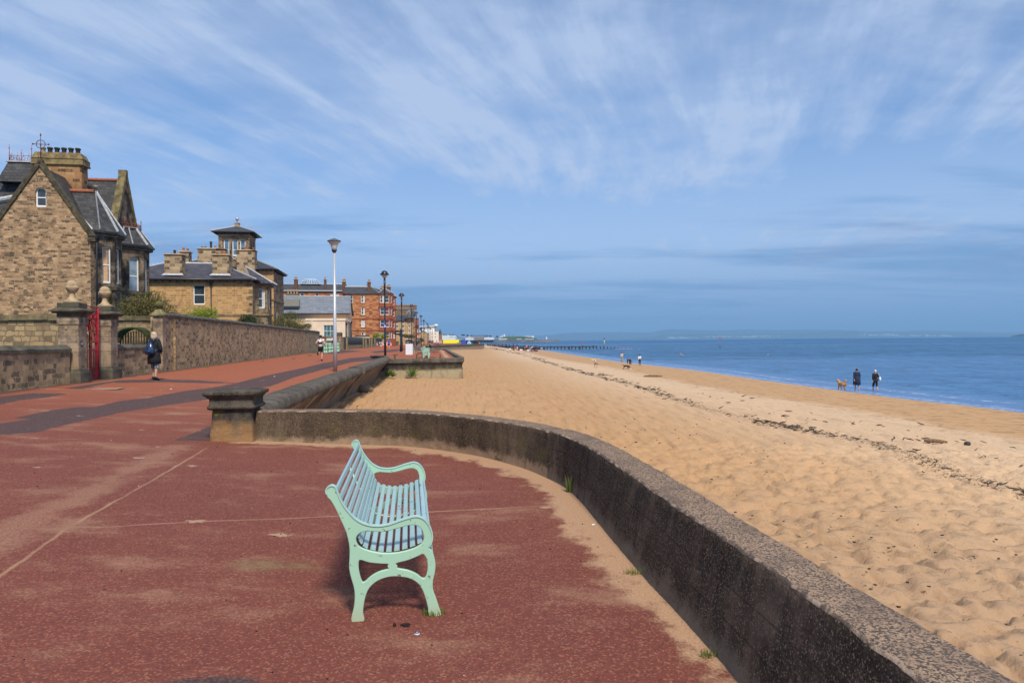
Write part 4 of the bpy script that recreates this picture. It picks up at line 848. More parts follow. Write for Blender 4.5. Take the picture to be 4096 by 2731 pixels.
M_=MB(); strip(M_,(.62,4.75,8.22),(.2,5.2,9.38),.16,.08); M_.build('lead_hip',LEAD,H1)
M_=MB(); M_.prism([(0,4.9),(.58,5.5),(.58,6.4),(0,7.0)],9.35,9.42); M_.build('flat_top',plain('lead_top',(.2,.2,.2)),H1)
def cresting(parent,pts,z,h=.42,mat=RUST):
    m=MB()
    for a,b in zip(pts[:-1],pts[1:]):
        a=Vector((*a,z)); b=Vector((*b,z)); k=max(2,int((b-a).length/.26)); m.tube([a+Vector((0,0,.05)),b+Vector((0,0,.05))],.02,4); m.tube([a+Vector((0,0,h*.62)),b+Vector((0,0,h*.62))],.014,4)
        for i in range(k):
            p=a.lerp(b,(i+.5)/k); m.tube([p+(b-a).normalized()*(.10*cos(q))+Vector((0,0,h*.34+.10*sin(q))) for q in [2*pi*j/8 for j in range(9)]],.014,4); m.tube([p+Vector((0,0,h*.5)),p+Vector((0,0,h*.95))],[.014,.006],4)
    for p in pts: m.tube([(p[0],p[1],z),(p[0],p[1],z+h*1.75)],[.03,.012],5); m.blob((p[0],p[1],z+h*1.35),(.045,.045,.045),5)
    return m.build('roof_cresting',mat,parent)
cresting(H1,[(.03,4.98),(.55,5.52),(.55,6.38),(.03,6.95)],9.42,.36)
M_=MB(); M_.add([(-7.2,4.3,12.0),(-5.0,4.3,12.0),(-5.0,6.6,12.0),(-7.2,6.6,12.0),(-6.75,4.75,13.35),(-5.35,4.75,13.35),(-5.35,6.1,13.35),(-6.75,6.1,13.35)],[(0,1,5,4),(1,2,6,5),(2,3,7,6),(3,0,4,7),(4,5,6,7)]); M_.build('roof_turret',SL,H1)
M_=MB(); M_.box((-6.05,5.42,13.38),(1.6,1.55,.07)); M_.build('turret_lead',LEAD,H1); cresting(H1,[(-6.6,6.0),(-6.7,4.8),(-5.4,4.8),(-5.4,6.0)],13.4,.62)
M_=MB(); strip(M_,(-9.5,3.0,9.9),(-4.5,4.1,11.4),.22,.07); M_.build('lead_valley',LEAD,H1)
pipe(H1,[(.42,.42,8.0),(.30,.12,7.6),(.26,.10,.2)],.055); pipe(H1,[(.08,4.2,8.0),(.1,4.1,7.7),(.1,4.1,.2)],.045,hopper=False)
M_=MB(); M_.box((.14,.25,7.95),(.5,.7,.14)); M_.build('gutter',BLACKP,H1)

# ---------------- villa with the tower
HB=stone('ochre_ashlar',(.47,.265,.105),(.62,.37,.155),(.64,.45,.25),bw=.62,bh=.235,msz=.016,dist=.015,stain=(.10,.062,.03),st=.40,dark=(.36,.21,.09),st2=(.50,.8))
HD=stone('dark_ashlar',(.22,.155,.09),(.36,.255,.145),(.38,.28,.18),bw=.5,bh=.25,msz=.016,dist=.02,stain=(.028,.022,.016),st=.7,dark=(.06,.045,.03))
HC=stone('stack_stone',(.36,.25,.14),(.55,.40,.25),(.45,.33,.2),bw=.6,bh=.30,msz=.014,dist=.02,stain=(.04,.03,.02),st=.6,dark=(.045,.035,.024))
SLB=slate('blue_slate',(.028,.032,.040),(.055,.058,.068),lich=(.12,.12,.12),li=.15); SLV=slate('purple_slate',(.035,.032,.038),(.085,.072,.080),lich=(.16,.13,.1),li=.35,bw=.34,bh=.24)
H2=thing('tower_villa','ochre stone villa with slate hipped roofs, stout chimneys and a square belvedere tower','house',(-25.05,66,0),AL)
def eaves(parent,pts,z,r=.10,br=True,step=.62,name='eaves'):
    m=MB()
    for a,b in zip(pts[:-1],pts[1:]):
        A=Vector((*a,z)); B=Vector((*b,z)); d=(B-A).normalized(); n=Vector((d.y,-d.x,0)); m.tube([A+n*.42,B+n*.42],r,6)
        k=int((B-A).length/step)
        rot=Matrix(((d.x,-n.x,0,0),(d.y,-n.y,0,0),(0,0,1,0),(0,0,0,1)))
        for i in range(k):
            c=A.lerp(B,(i+.5)/k)+n*.2; m.box((c.x,c.y,z-.14),(.10,.42,.16),0,0,1.0,rot)
    return m.build(name,BLACKP,parent)
def hip(parent,x0,x1,y0,y1,z,zr,inset,mat,over=.45,name='roof',lead=True,ridge_lead=True):
    """hipped roof; ridge runs along the longer side"""
    m=MB(); X0,X1,Y0,Y1=x0-over,x1+over,y0-over,y1+over; my=(Y0+Y1)/2; mx=(X0+X1)/2
    if (X1-X0)>=(Y1-Y0): r0,r1=(X0+inset,my),(X1-inset,my)
    else: r0,r1=(mx,Y0+inset),(mx,Y1-inset)
    c=[(X0,Y0,z),(X1,Y0,z),(X1,Y1,z),(X0,Y1,z)]; R0=(*r0,zr); R1=(*r1,zr)
    if (X1-X0)>=(Y1-Y0): fs=[[c[0],c[1],R1,R0],[c[1],c[2],R1],[c[2],c[3],R0,R1],[c[3],c[0],R0]]; hp=[(c[0],R0),(c[1],R1),(c[2],R1),(c[3],R0)]
    else: fs=[[c[0],c[1],R0],[c[1],c[2],R1,R0],[c[2],c[3],R1],[c[3],c[0],R0,R1]]; hp=[(c[0],R0),(c[1],R0),(c[2],R1),(c[3],R1)]
    for f in fs: slab(m,f,.07)
    m.build(name,mat,parent)
    if lead:
        m=MB()
        for a,b in hp: strip(m,Vector(a)+Vector((0,0,.03)),Vector(b)+Vector((0,0,.03)),.2,.07)
        strip(m,Vector(R0)+Vector((0,0,.03)),Vector(R1)+Vector((0,0,.03)),.24,.09); m.build('lead_hip',LEAD,parent)
    return R0,R1
def block(parent,x0,x1,y0,y1,z0,z1,mat,front=(),side=(),name='wall',sm=None,curt=(),sill=None,**kw):
    m=MB(); wallmesh(m,(x0,y0),(x1,y0),z0,z1,front); wallmesh(m,(x0,y1),(x0,y0),z0,z1); wallmesh(m,(x1,y1),(x0,y1),z0,z1); 
    if sm is None: wallmesh(m,(x1,y0),(x1,y1),z0,z1,side)
    m.add([(x0,y0,z1),(x1,y0,z1),(x1,y1,z1),(x0,y1,z1)],[(0,1,2,3)])
    w=m.build(name,mat,parent)
    if sm is not None: m=MB(); wallmesh(m,(x1,y0),(x1,y1),z0,z1,side); m.build(name,sm,parent)
    for i,o in enumerate(front): window(parent,(x0,y0),(x1,y0),*o[:4],arch=len(o)>4 and o[4],curtain=curt[i] if i<len(curt) else None,sill=sill,**kw)
    for i,o in enumerate(side): window(parent,(x1,y0),(x1,y1),*o[:4],arch=len(o)>4 and o[4],sill=sill,**kw)
    return w
block(H2,-13.5,0,0,9,-.2,7.75,HB,front=[(8.10,9.15,5.35,7.25)],sm=HD,fr=.08)
M_=MB(); M_.b2((-13.5,-.06,4.25),(.06,0,4.45)); 
for i in range(12): M_.b2((-.55 if i%2 else -.35,-.025,.3+i*.62),(.03,0,.3+i*.62+.30))
M_.build('band_course',HD,H2)
eaves(H2,[(-13.5,0),(0,0),(0,2)],7.72)
hip(H2,-13.5,0,0,9,7.75,9.75,4.6,SLV)
pipe(H2,[(-10.2,-.12,7.4),(-10.2,-.1,.2)],.06); pipe(H2,[(-3.75,-.12,7.4),(-3.75,-.1,.2)],.06)
chimney(H2,-7.3,1.0,7.9,10.25,1.55,1.2,HC,[(-.02,POTK,.9),(.35,POTY,.6)],corn=.10,cap=.0,ph=.45); chimney(H2,-3.0,1.0,7.9,10.25,1.5,1.2,HC,[(0.0,POTO,.8),(.35,POTO,.6),(-.45,POTO,.5)],corn=.10,cap=.0,ph=.45)
for cx in (-7.3,-3.0): M_=MB(); M_.add([(cx-1.0,.20,8.17),(cx+1.0,.20,8.17),(cx+.8,.42,8.38),(cx-.8,.42,8.38)],[(0,1,2,3)]); M_.build('lead_flashing',LEAD,H2)
chimney(H2,-8.85,9.6,8.6,11.6,.95,1.1,HC,[(-.2,POTO,.9),(.22,POTO,.7)],corn=.10,cap=.0,ph=.5)
# bay of the villa, canted on the sea side
M_=MB(); pl=[(0,1.3),(1.0,2.2),(1.0,4.3),(0,5.2)]
for k,(a,b) in enumerate(zip(pl[:-1],pl[1:])):
    L_=(Vector((*b,0))-Vector((*a,0))).length; wallmesh(M_,a,b,-.2,7.45,[(L_*.3,L_*.82,5.1,7.0),(L_*.3,L_*.82,1.2,2.9)])
M_.build('bay_wall',HD,H2)
for k,(a,b) in enumerate(zip(pl[:-1],pl[1:])):
    L_=(Vector((*b,0))-Vector((*a,0))).length; window(H2,a,b,L_*.3,L_*.82,5.1,7.0,curtain=(.6,1,CURT)); window(H2,a,b,L_*.3,L_*.82,1.2,2.9)
q=[(-.1,1.1),(1.1,2.1),(1.1,4.4),(-.1,5.4)]
for a_,b_ in ((4.35,4.58),(7.30,7.45)): M_=MB(); M_.prism(q,a_,b_); M_.build('string_course',CAPS,H2)
M_=MB(); M_.prism([(-.1,.8),(1.45,1.95),(1.45,4.6),(-.1,5.7)],7.45,7.6); M_.build('gutter',BLACKP,H2)
M_=MB(); t0=(-1.3,3.2,9.35); e=[(-.2,.7,7.6),(1.5,1.9,7.6),(1.5,4.6,7.6),(-.2,5.8,7.6)]; 
for i in range(3): slab(M_,[e[i],e[i+1],t0],.06)
M_.build('bay_roof',SLV,H2); M_=MB()
for i in range(4): strip(M_,Vector(e[i])+Vector((0,0,.04)),Vector(t0)+Vector((0,0,.04)),.16,.06)
M_.build('lead_hip',LEAD,H2)
# rear two-storey block and tower
block(H2,-6.0,-.35,13.2,20.0,-.2,10.15,HB,front=[],side=[(1.6,2.4,7.6,9.2),(1.6,2.4,3.4,5.9)],sm=HD,fr=.08)
M_=MB(); M_.b2((-6,13.14,6.5),(-.3,13.2,6.7)); M_.b2((-.35,13.2,6.5),(-.29,20,6.7)); M_.build('band_course',HD,H2)
eaves(H2,[(-6,13.2),(-.35,13.2),(-.35,20)],10.12,step=.45); hip(H2,-12,-.35,13.2,20,10.15,11.6,3.2,SLB)
chimney(H2,-3.2,12.9,9.2,12.25,1.95,1.3,HC,[(-.5,POTK,.5),(-.25,POTO,.7),(.08,POTO,.7),(.4,POTK,.9),(.72,POTO,.6)],corn=.10,cap=0,ph=.48)
a0=chimney(H2,-6.75,12.2,8.8,12.3,2.9,.9,HC,[(-1.1,POTG,.5),(-.75,POTG,.6),(-.15,POTK,1.6),(.3,POTY,.8)],corn=.10,cap=0,ph=.5)
TX=-6.45; TY=13.6; m1=1.7; TZ=.35
TO=[(.62,1.02,11.7,13.65,True),(1.55,1.95,11.7,13.65,True),(2.40,2.80,11.7,13.65,True)]
M_=MB(); x0,x1,y0,y1=TX,TX+3.4,TY,TY+3.3
wallmesh(M_,(x0,y0),(x1,y0),9.8,14.4,[(a-.05,b+.15,c,d,e) for a,b,c,d,e in TO]); wallmesh(M_,(x1,y0),(x1,y1),9.8,14.4,[(.9,1.3,11.7,13.55,True),(1.9,2.3,11.7,13.55,True)]); wallmesh(M_,(x1,y1),(x0,y1),9.8,14.4); wallmesh(M_,(x0,y1),(x0,y0),9.8,14.4); M_.build('tower_wall',HD,H2)
for a,b,c,d,e in TO: window(H2,(x0,y0),(x1,y0),a-.05,b+.15,c,d,arch=True,fr=.09,mid=.35,gl=GLB)
M_=MB()
for q in (.36,1.30,2.18,3.02): M_.tube([(x0+q,y0-.06,11.7),(x0+q,y0-.06,13.3)],.07,6)
M_.b2((x0-.05,y0-.07,14.0),(x1+.05,y0,14.15)); M_.b2((x1,y0,14.0),(x1+.06,y1,14.15)); M_.b2((x0-.08,y0-.1,13.6),(x0+.42,y0,13.7)); M_.b2((x1-.42,y0-.1,13.6),(x1+.08,y0,13.7)); M_.build('tower_trim',HC,H2)
M_=MB()
for q in (1.5,2.35): 
    M_.tube([(x0+q-.1,y0-.12,11.1),(x0+q+.6,y0-.12,11.6)],.03,4); M_.tube([(x0+q-.1,y0-.12,11.6),(x0+q+.6,y0-.12,11.1)],.03,4); M_.tube([(x0+q-.1,y0-.12,11.65),(x0+q+.6,y0-.12,11.65)],.03,4)
M_.build('balustrade',WHITE,H2)
eaves(H2,[(x0,y1),(x0,y0),(x1,y0),(x1,y1)],14.40,step=.4); hip(H2,x0,x1,y0,y1,14.42,15.35,2.25,SLB,over=.66)
M_=MB(); cx,cy=(x0+x1)/2,(y0+y1)/2; M_.box((cx,cy,15.42),(.50,.50,.50)); M_.box((cx,cy,15.68),(.58,.58,.07)); M_.build('tower_pedestal',HC,H2)
M_=MB(); M_.lathe([(.04,0),(.04,.22),(.18,.42),(.22,.54),(.18,.62),(.07,.70),(.02,.75)],(cx,cy,15.7),10); M_.build('finial',plain('silver_finial',(.6,.6,.58),.3,.8),H2)

# ---------------- cream hall
CRM=plain('cream_render',(.78,.60,.44),.85,var=.07,scale=.8); CRM2=plain('buff_render',(.52,.37,.23),.9,var=.1)
GSL=slate('grey_slate',(.15,.165,.19),(.22,.235,.26),bw=.7,bh=.26,lich=(.30,.30,.30),li=.2)
H3=thing('cream_hall','cream rendered hall with flat parapet and low grey slate roof beside the red tenement','hall',(P(1381,1360,125).x,125,0),AL)
w0=-6.6
block(H3,w0-.4,0,0,14,-.2,5.85,CRM,front=[(3.15,4.95,2.55,4.75)],side=[(2.2,2.8,1.6,4.3),(4.4,4.7,1.6,4.5),(6.0,6.3,1.6,4.5),(8.6,8.9,1.6,4.5),(10.2,10.5,1.6,4.5)],bars=(.33,.66),fr=.09,gl=glass_mat('teal_glass',(.05,.10,.11)))
M_=MB(); M_.b2((w0-.4,-.12,5.55),(.12,14,5.98)); M_.b2((w0+.55,-.08,-.2),(w0+.95,0,5.5)); M_.build('parapet',CRM,H3)
pipe(H3,[(.12,1.3,5.0),(.12,1.3,0)],.08); pipe(H3,[(.12,13.6,5.6),(.12,13.6,0)],.10)
M_=MB(); wallmesh(M_,(-14,8),(0,8),-.2,7.35); wallmesh(M_,(0,8),(0,18),-.2,10.6,[],gable=(5,7.3)); M_.build('rear_wall',CRM2,H3)
M_=MB(); slab(M_,[(-14,7.4,7.25),(.4,7.4,7.25),(.1,13,10.75),(-14,13,10.75)],.12); slab(M_,[(-14,18.6,7.25),(.4,18.6,7.25),(.1,13,10.75),(-14,13,10.75)],.12); M_.build('roof',GSL,H3)
M_=MB(); strip(M_,(.4,7.4,7.35),(.12,13,10.85),.28,.08); M_.tube([(-14,13,10.8),(.1,13,10.8)],.12,5); M_.build('lead_verge',LEAD,H3)
M_=MB(); M_.b2((-14,7.25,7.02),(.4,7.4,7.2)); M_.build('gutter',BLACKP,H3)
M_=MB(); M_.b2((-12.5,7.9,8.6),(-9.2,9.2,9.9)); M_.build('vent_stack',plain('vent_grey',(.24,.22,.18)),H3)

# ---------------- red sandstone tenement
RS=stone('red_sandstone',(.40,.14,.052),(.62,.29,.115),(.44,.17,.07),bw=1.15,bh=.36,msz=.006,dist=.01,stain=(.12,.05,.03),st=.25,dark=(.26,.075,.04),rough=.9)
RS2=stone('red_sandstone_bay',(.30,.085,.035),(.40,.125,.05),(.30,.09,.04),bw=.9,bh=.36,msz=.006,dist=.01,stain=(.08,.035,.022),st=.45)
BRK=stone('brown_brick',(.13,.06,.032),(.20,.095,.05),(.16,.08,.05),bw=.25,bh=.08,msz=.006,dist=.0,stain=(.05,.03,.02),st=.3)
H4=thing('red_tenement','four storey red sandstone tenement with corner bays, white sashes and brown brick stacks','tenement',(P(1517,1360,180).x,180,0),AL)
FL=[.9,4.15,7.45,10.75]                                               # sill heights, to a ground line of .4
zr=lambda y: EYE-(y-1361.0+.0083*(1450-2048)+.0)/F*180
rowz=[(zr(1354),zr(1329)),(zr(1309),zr(1280)),(zr(1260),zr(1231)),(zr(1212),zr(1182))]
Wd=-15.5
fo=[]; 
for (a,b) in rowz:
    for cx in (3.1,5.05+.9+1.75): pass
fx=[(1402,1417),(1448,1462)]
def sx(px): return (P(px,1360,180).x-P(1517,1360,180).x)/cos(AL)
front=[]
for r,(a,b) in enumerate(rowz):
    for c,(u0,u1) in enumerate(fx):
        if r<2 and c==0: continue
        front.append((sx(u0)+9.0,sx(u1)+9.0,a,b))
ZE=zr(1174)
M_=MB(); wallmesh(M_,(-9.0,0),(0,0),-.2,ZE,front); wallmesh(M_,(-9.0,16),(-9.0,0),-.2,ZE); M_.build('wall',RS,H4)
for i,o in enumerate(front): window(H4,(-9,0),(0,0),*o,fr=.12,curtain=[(.5,1,CURT),(.0,1,CURT),(.55,1,CURT),(.5,1,CURT),None][i%5],sill=RS2)
M_=MB(); zb=zr(1275); M_.b2((-9,-.12,zb-.15),(0,0,zb+.1)); zc=zr(1180); M_.b2((-9,-.25,ZE-.25),(0,0,ZE)); M_.b2((-9,-.1,zr(1322)-.1),(0,0,zr(1322)+.1)); M_.build('band_course',RS2,H4)
# corner bay facing the camera, then two bays down the sea front
bw_=[(0,0.25),(0.1,-.35),(2.75,-.35),(3.6,.9),(3.6,3.1),(2.8,4.2)]
M_=MB(); wl_=[]
for k,(a,b) in enumerate(zip(bw_[:-1],bw_[1:])):
    L_=(Vector((*b,0))-Vector((*a,0))).length; o=[]
    for (z0,z1) in rowz:
        if k==1: o.append((.18,1.30,z0,z1)); o.append((1.42,2.55,z0,z1))
        if k==3: o.append((.45,1.45,z0,z1))
        if k==2: o.append((.45,L_-.45,z0,z1))
    wallmesh(M_,a,b,-.2,ZE,o); wl_.append((a,b,o))
b2_=[(3.0,4.2),(3.0,8.6),(4.3,10.0),(4.3,13),(3.0,14.4),(3.0,26),(0,26)]
for k,(a,b) in enumerate(zip(b2_[:-1],b2_[1:])):
    L_=(Vector((*b,0))-Vector((*a,0))).length; o=[]
    for (z0,z1) in rowz:
        if k in (1,2): o.append((.5,min(1.7,L_-.4),z0,z1))
        if k==0: o.append((1.5,2.5,z0,z1))
    wallmesh(M_,a,b,-.2,ZE-.4,o); wl_.append((a,b,o))
M_.build('bay_wall',RS2,H4)
for a,b,o in wl_:
    for i,q in enumerate(o): window(H4,a,b,*q,fr=.11,curtain=(.3,.9,REDC) if (i in (3,5)) else ((.5,1,CURT) if i%3==0 else None))
M_=MB()
for z in (ZE,zb,zr(1322),zr(1226)):
    for a,b in zip(bw_[:-1],bw_[1:]):
        A=Vector((*a,z)); B=Vector((*b,z)); d=(B-A).normalized(); n=Vector((d.y,-d.x,0)); M_.add([A,B,B+n*.22,A+n*.22,A-Vector((0,0,.3)),B-Vector((0,0,.3)),B+n*.12-Vector((0,0,.3)),A+n*.12-Vector((0,0,.3))],[(0,1,2,3),(3,2,6,7),(7,6,5,4),(0,3,7,4),(1,5,6,2)])
    for a,b in zip(b2_[:-1],b2_[1:]):
        A=Vector((*a,z-.2)); B=Vector((*b,z-.2)); d=(B-A).normalized(); n=Vector((d.y,-d.x,0)); M_.add([A,B,B+n*.22,A+n*.22,A-Vector((0,0,.3)),B-Vector((0,0,.3)),B+n*.12-Vector((0,0,.3)),A+n*.12-Vector((0,0,.3))],[(0,1,2,3),(3,2,6,7),(7,6,5,4),(0,3,7,4),(1,5,6,2)])
M_.build('string_course',RS2,H4)
# roofs
ZR=zr(1143); M_=MB()
slab(M_,[(-9.0,-.3,ZE),(0.1,-.3,ZE),(-2.2,5,ZR),(-9.0,5,ZR)],.15); slab(M_,[(.1,-.3,ZE),(3.6,2.0,ZE+.1),(3.2,26,ZE),(-2.2,24,ZR),(-2.2,5,ZR)],.15); slab(M_,[(-9,5,ZR),(-2.2,5,ZR),(-2.2,24,ZR),(-9,24,ZR)],.15)
SLT=slate('tenement_slate',(.030,.029,.028),(.070,.066,.062),bw=.4,bh=.3,lich=(.10,.095,.085),li=.4); M_.build('roof',SLT,H4)
M_=MB(); M_.add([(-.1,-.6,ZE),(2.9,-.6,ZE),(3.9,1.0,ZE),(3.7,3.2,ZE),(1.3,2.3,ZE+1.5)],[(0,1,4),(1,2,4),(2,3,4)]); M_.add([(2.8,8.2,ZE-.3),(4.6,9.9,ZE-.3),(4.6,13.2,ZE-.3),(2.8,14.8,ZE-.3),(2.0,11.5,ZE+1.3)],[(0,1,4),(1,2,4),(2,3,4)]); M_.build('bay_roof',SLT,H4)
M_=MB(); strip(M_,(-9,5,ZR+.1),(-2.2,5,ZR+.1),.35,.12); strip(M_,(-2.2,5,ZR+.1),(.1,-.3,ZE+.1),.3,.1); strip(M_,(-2.2,5,ZR+.1),(3.2,1.3,ZE+.1),.3,.1); strip(M_,(.0,-.5,ZE+.1),(1.3,2.3,ZE+1.6),.25,.1); strip(M_,(2.9,-.6,ZE+.1),(1.3,2.3,ZE+1.6),.25,.1); strip(M_,(3.9,1,ZE+.1),(1.3,2.3,ZE+1.6),.25,.1); strip(M_,(4.6,9.9,ZE-.2),(2,11.5,ZE+1.4),.25,.1); M_.build('lead_hip',LEAD,H4)
zt=zr(1132); chimney(H4,sx(1478),2.0,ZE,zt+.3,.75,2.2,BRK,[((0,-.4),POTY,1),((.15,.3),POTY,1)],corn=.1,cap=.0,ph=.8,pr=.18)
chimney(H4,sx(1532)+.2,12,ZE-.5,zr(1141),2.4,1,BRK,[(-.8+i*.4,POTY,1) for i in range(5)],corn=.1,cap=0,ph=.8,pr=.18); chimney(H4,sx(1549)+.3,11,ZE-.5,zr(1136),.95,1.5,BRK,[(-.2,POTY,1),(.2,POTY,1)],corn=.1,cap=0,ph=.8,pr=.18); chimney(H4,sx(1376),6,ZE-2,zr(1122),.85,1.6,BRK,[(-.2,POTY,1),(.1,POTY,1.1),((.3,.4),POTY,.9)],corn=.1,cap=0,ph=.9,pr=.2)
M_=MB(); M_.add([(sx(1455),5,ZR),(sx(1471),5,ZR),(sx(1471),7,ZR),(sx(1455),7,ZR),(sx(1471),6,zr(1127))],[(0,1,4),(1,2,4),(3,0,4)]); M_.build('roof_light',GLB,H4)
pipe(H4,[(-8.9,-.15,ZE-.3),(-8.9,-.12,5)],.10)
# older rear range, its long slate roof with stacks and a glazed cupola
H5=thing('rear_tenement','long red tenement range behind the hall with dark slate roof and glazed roof light','tenement',(P(1382,1360,196).x,196,0),AL)
zq=lambda y,Y=196: EYE-(y-1361.0+.0083*(1250-2048))/F*Y
def sx5(px): return (P(px,1360,196).x-P(1382,1360,196).x)/cos(AL)
wn=[(sx5(a)+24,sx5(b)+24,zq(1196),zq(1174)) for a,b in ((1211,1226),(1267,1282),(1326,1341),(1343,1358))]
block(H5,-24,0,0,14,-.2,zq(1166),RS,front=wn,fr=.12,curt=[None,(0,1,REDC),(0,1,CURT),(0,1,CURT)])
M_=MB(); slab(M_,[(-24,-.4,zq(1166)),(0,-.4,zq(1166)),(0,6,zq(1132)),(-24,6,zq(1132))],.15); slab(M_,[(-24,14,zq(1166)),(0,14,zq(1166)),(0,6,zq(1132)),(-24,6,zq(1132))],.15); M_.build('roof',SLT,H5)
M_=MB(); strip(M_,(-24,6,zq(1131)),(0,6,zq(1131)),.3,.1); strip(M_,(-24,-.5,zq(1165)),(0,-.5,zq(1165)),.3,.1); M_.build('lead_ridge',LEAD,H5)
for a,pots in ((1191,[(-.2,POTY,1),(.2,POTY,1)]),(1303,[(0,POTY,1)])): chimney(H5,sx5(a),2.2,zq(1160),zq(1118),.95 if a<1200 else .6,1.2,BRK,pots,corn=.1,cap=0,ph=.85,pr=.2)
chimney(H5,sx5(1185),-1.4,3,zq(1178),3.3,1.2,plain('roughcast',(.20,.17,.13),.95),[(-1.2,POTY,1.2),(-.4,POTY,1.2),(.45,POTY,1.2),(1.2,POTY,1.2)],corn=.1,cap=0,ph=1.0,pr=.2)
M_=MB(); a,b,c,d=sx5(1202),sx5(1280),sx5(1218),sx5(1262); z0,z1=zq(1131),zq(1112); M_.add([(a,5,z0),(b,5,z0),(b,9,z0),(a,9,z0),(c,6.4,z1),(d,6.4,z1),(d,7.6,z1),(c,7.6,z1)],[(0,1,5,4),(1,2,6,5),(2,3,7,6),(3,0,4,7),(4,5,6,7)]); rl=M_.build('roof_light',GLB,H5)
M_=MB()
for i in range(8):
    q=i/7; M_.tube([(a+(b-a)*q,4.96,z0),(c+(d-c)*q,6.36,z1)],.07,4)
M_.tube([(c,6.4,z1),(d,6.4,z1)],.12,4); M_.tube([(a,5,z0),(b,5,z0)],.1,4); M_.build('glazing_bar',WHITE,rl)

# ---------------- further buildings along the front
def simple(name,label,cat,px0,px1,yb,yt,Y,depth,mat,wins=(),roof=None,side=None,ridge=None,gl=None,fr=.12,sidewins=0,curtn=None):
    o=P(px1,1360,Y); t=thing(name,label,cat,(o.x,Y,0),AL); s=lambda px:(P(px,1360,Y).x-o.x)/cos(AL); mx=(px0+px1)/2
    z=lambda y: EYE-(y-1361.0+ROLL*(mx-2048))/F*Y
    x0=s(px0); fo=[(s(a)-x0,s(b)-x0,z(d),z(c)) for a,b,c,d in wins]
    H=z(yt); sd=[]
    if sidewins:
        for i in range(sidewins): 
            for (zz0,zz1) in sorted({(round(q[2],2),round(q[3],2)) for q in fo}): sd.append((1.5+i*3.2,2.5+i*3.2,zz0,zz1))
    block(t,x0,0,0,depth,-.6,H,mat,front=fo,side=sd,sm=side,fr=fr,gl=gl)
    if roof: 
        m=MB(); zr_=z(ridge); slab(m,[(x0,-.4,H),(0.4,-.4,H),(0.2,depth*.35,zr_),(x0,depth*.35,zr_)],.15); slab(m,[(x0,-.4,H),(x0,depth*.35,zr_),(x0-.2,depth,H)],.1); m.add([(0.35,-.4,H),(.35,depth,H),(.15,depth*.35,zr_)],[(0,1,2)]); slab(m,[(x0,depth,H),(.4,depth,H),(.2,depth*.35,zr_),(x0,depth*.35,zr_)],.15); m.build('roof',roof,t)
    return t,s,z
TAN=stone('tan_blockwork',(.44,.30,.14),(.56,.40,.21),(.46,.33,.18),bw=1.0,bh=.45,msz=.01,dist=0,stain=(.25,.16,.08),st=.2)
BRN=stone('old_brown_stone',(.20,.125,.07),(.33,.215,.12),(.22,.15,.09),bw=.8,bh=.35,msz=.01,dist=.06,stain=(.05,.035,.022),st=.6)
cols_=((1583,1596),(1609,1619),(1634,1642)); 
w=[(a,b,c,c+11) for a,b in cols_ for c in (1284,1303,1321)]+[(1609,1619,1340,1350),(1634,1642,1339,1349)]
H6,s6,z6=simple('turreted_flats','tan blockwork flats with white windows and a grey candle-snuffer turret','flats',1575,1652,1388,1281,225,16,TAN,w,SLB,BRN,1259,sidewins=3)
M_=MB(); cx=s6(1637); M_.lathe([(1.15,z6(1281)-.1),(1.15,z6(1274))],(cx,.3,0),8); M_.build('turret_drum',TAN,H6); M_=MB(); M_.lathe([(1.75,0),(1.1,1.0),(.05,z6(1241)-z6(1273))],(cx,.3,z6(1273)),8,smooth=False); M_.build('turret_roof',SLT,H6)
M_=MB()
for i in range(8):
    q=2*pi*i/8; M_.tube([(cx+1.75*cos(q),.3+1.75*sin(q),z6(1273)+.05),(cx,.3,z6(1240))],.035,4)
M_.build('turret_lead',LEAD,H6)
H7,s7,z7=simple('old_stone_tenement','tall brown rubble tenement gable rising behind the turreted flats','tenement',1560,1655,1388,1238,262,20,BRN,[],None,BRN)
M_=MB(); slab(M_,[(s7(1560),0,z7(1238)),(s7(1645),0,z7(1238)),(s7(1638),5,z7(1222)),(s7(1560),5,z7(1222))],.3); M_.build('wallhead',plain('wallhead_stone',(.15,.12,.08)),H7)
chimney(H7,s7(1620),4,z7(1238),z7(1219),9.5,1.2,BRN,[(-4+i*.8,POTY,.8) for i in range(11)],corn=.2,cap=0,ph=.7,pr=.2)
chimney(H7,s7(1653),2,z7(1245),z7(1227),1.0,1.4,BRN,[(-.2,POTY,.6),(.2,POTY,.6)],corn=.2,cap=0)
H8,s8,z8=simple('bay_tenement','weathered stone tenement with tall narrow bay windows beside the third black lamp','tenement',1650,1661,1390,1258,232,26,BRN,[(1655.5,1658,c,c+14) for c in (1290,1313,1338)],SLT,BRN,1240,fr=.15,sidewins=3)
H9,s9,z9=simple('red_end_tenement','narrow red sandstone tenement seen end on past the brown tenements','tenement',1660,1674,1388,1305,300,40,RS2,[(1670,1672.5,1318,1330),(1670,1672.5,1340,1350)],SLT,RS2,1290,fr=.15)
chimney(H9,s9(1669),4,z9(1300),z9(1272),1.6,1.5,RS2,[(-.3,POTO,.7),(.3,POTO,.7)],corn=.2,cap=0)
WR=plain('white_render',(.80,.80,.78),.7,var=.04); CRW=plain('cream_white_render',(.74,.66,.54),.8,var=.05)
H10,s10,z10=simple('modern_white_flats','modern white rendered flats with dark glazed corner and rounded roof drum','flats',1680,1738,1360,1304,480,40,WR,[(1681,1690,1310,1326),(1697,1701,1311,1322)],None,WR,gl=glass_mat('dark_glass',(.02,.05,.07)))
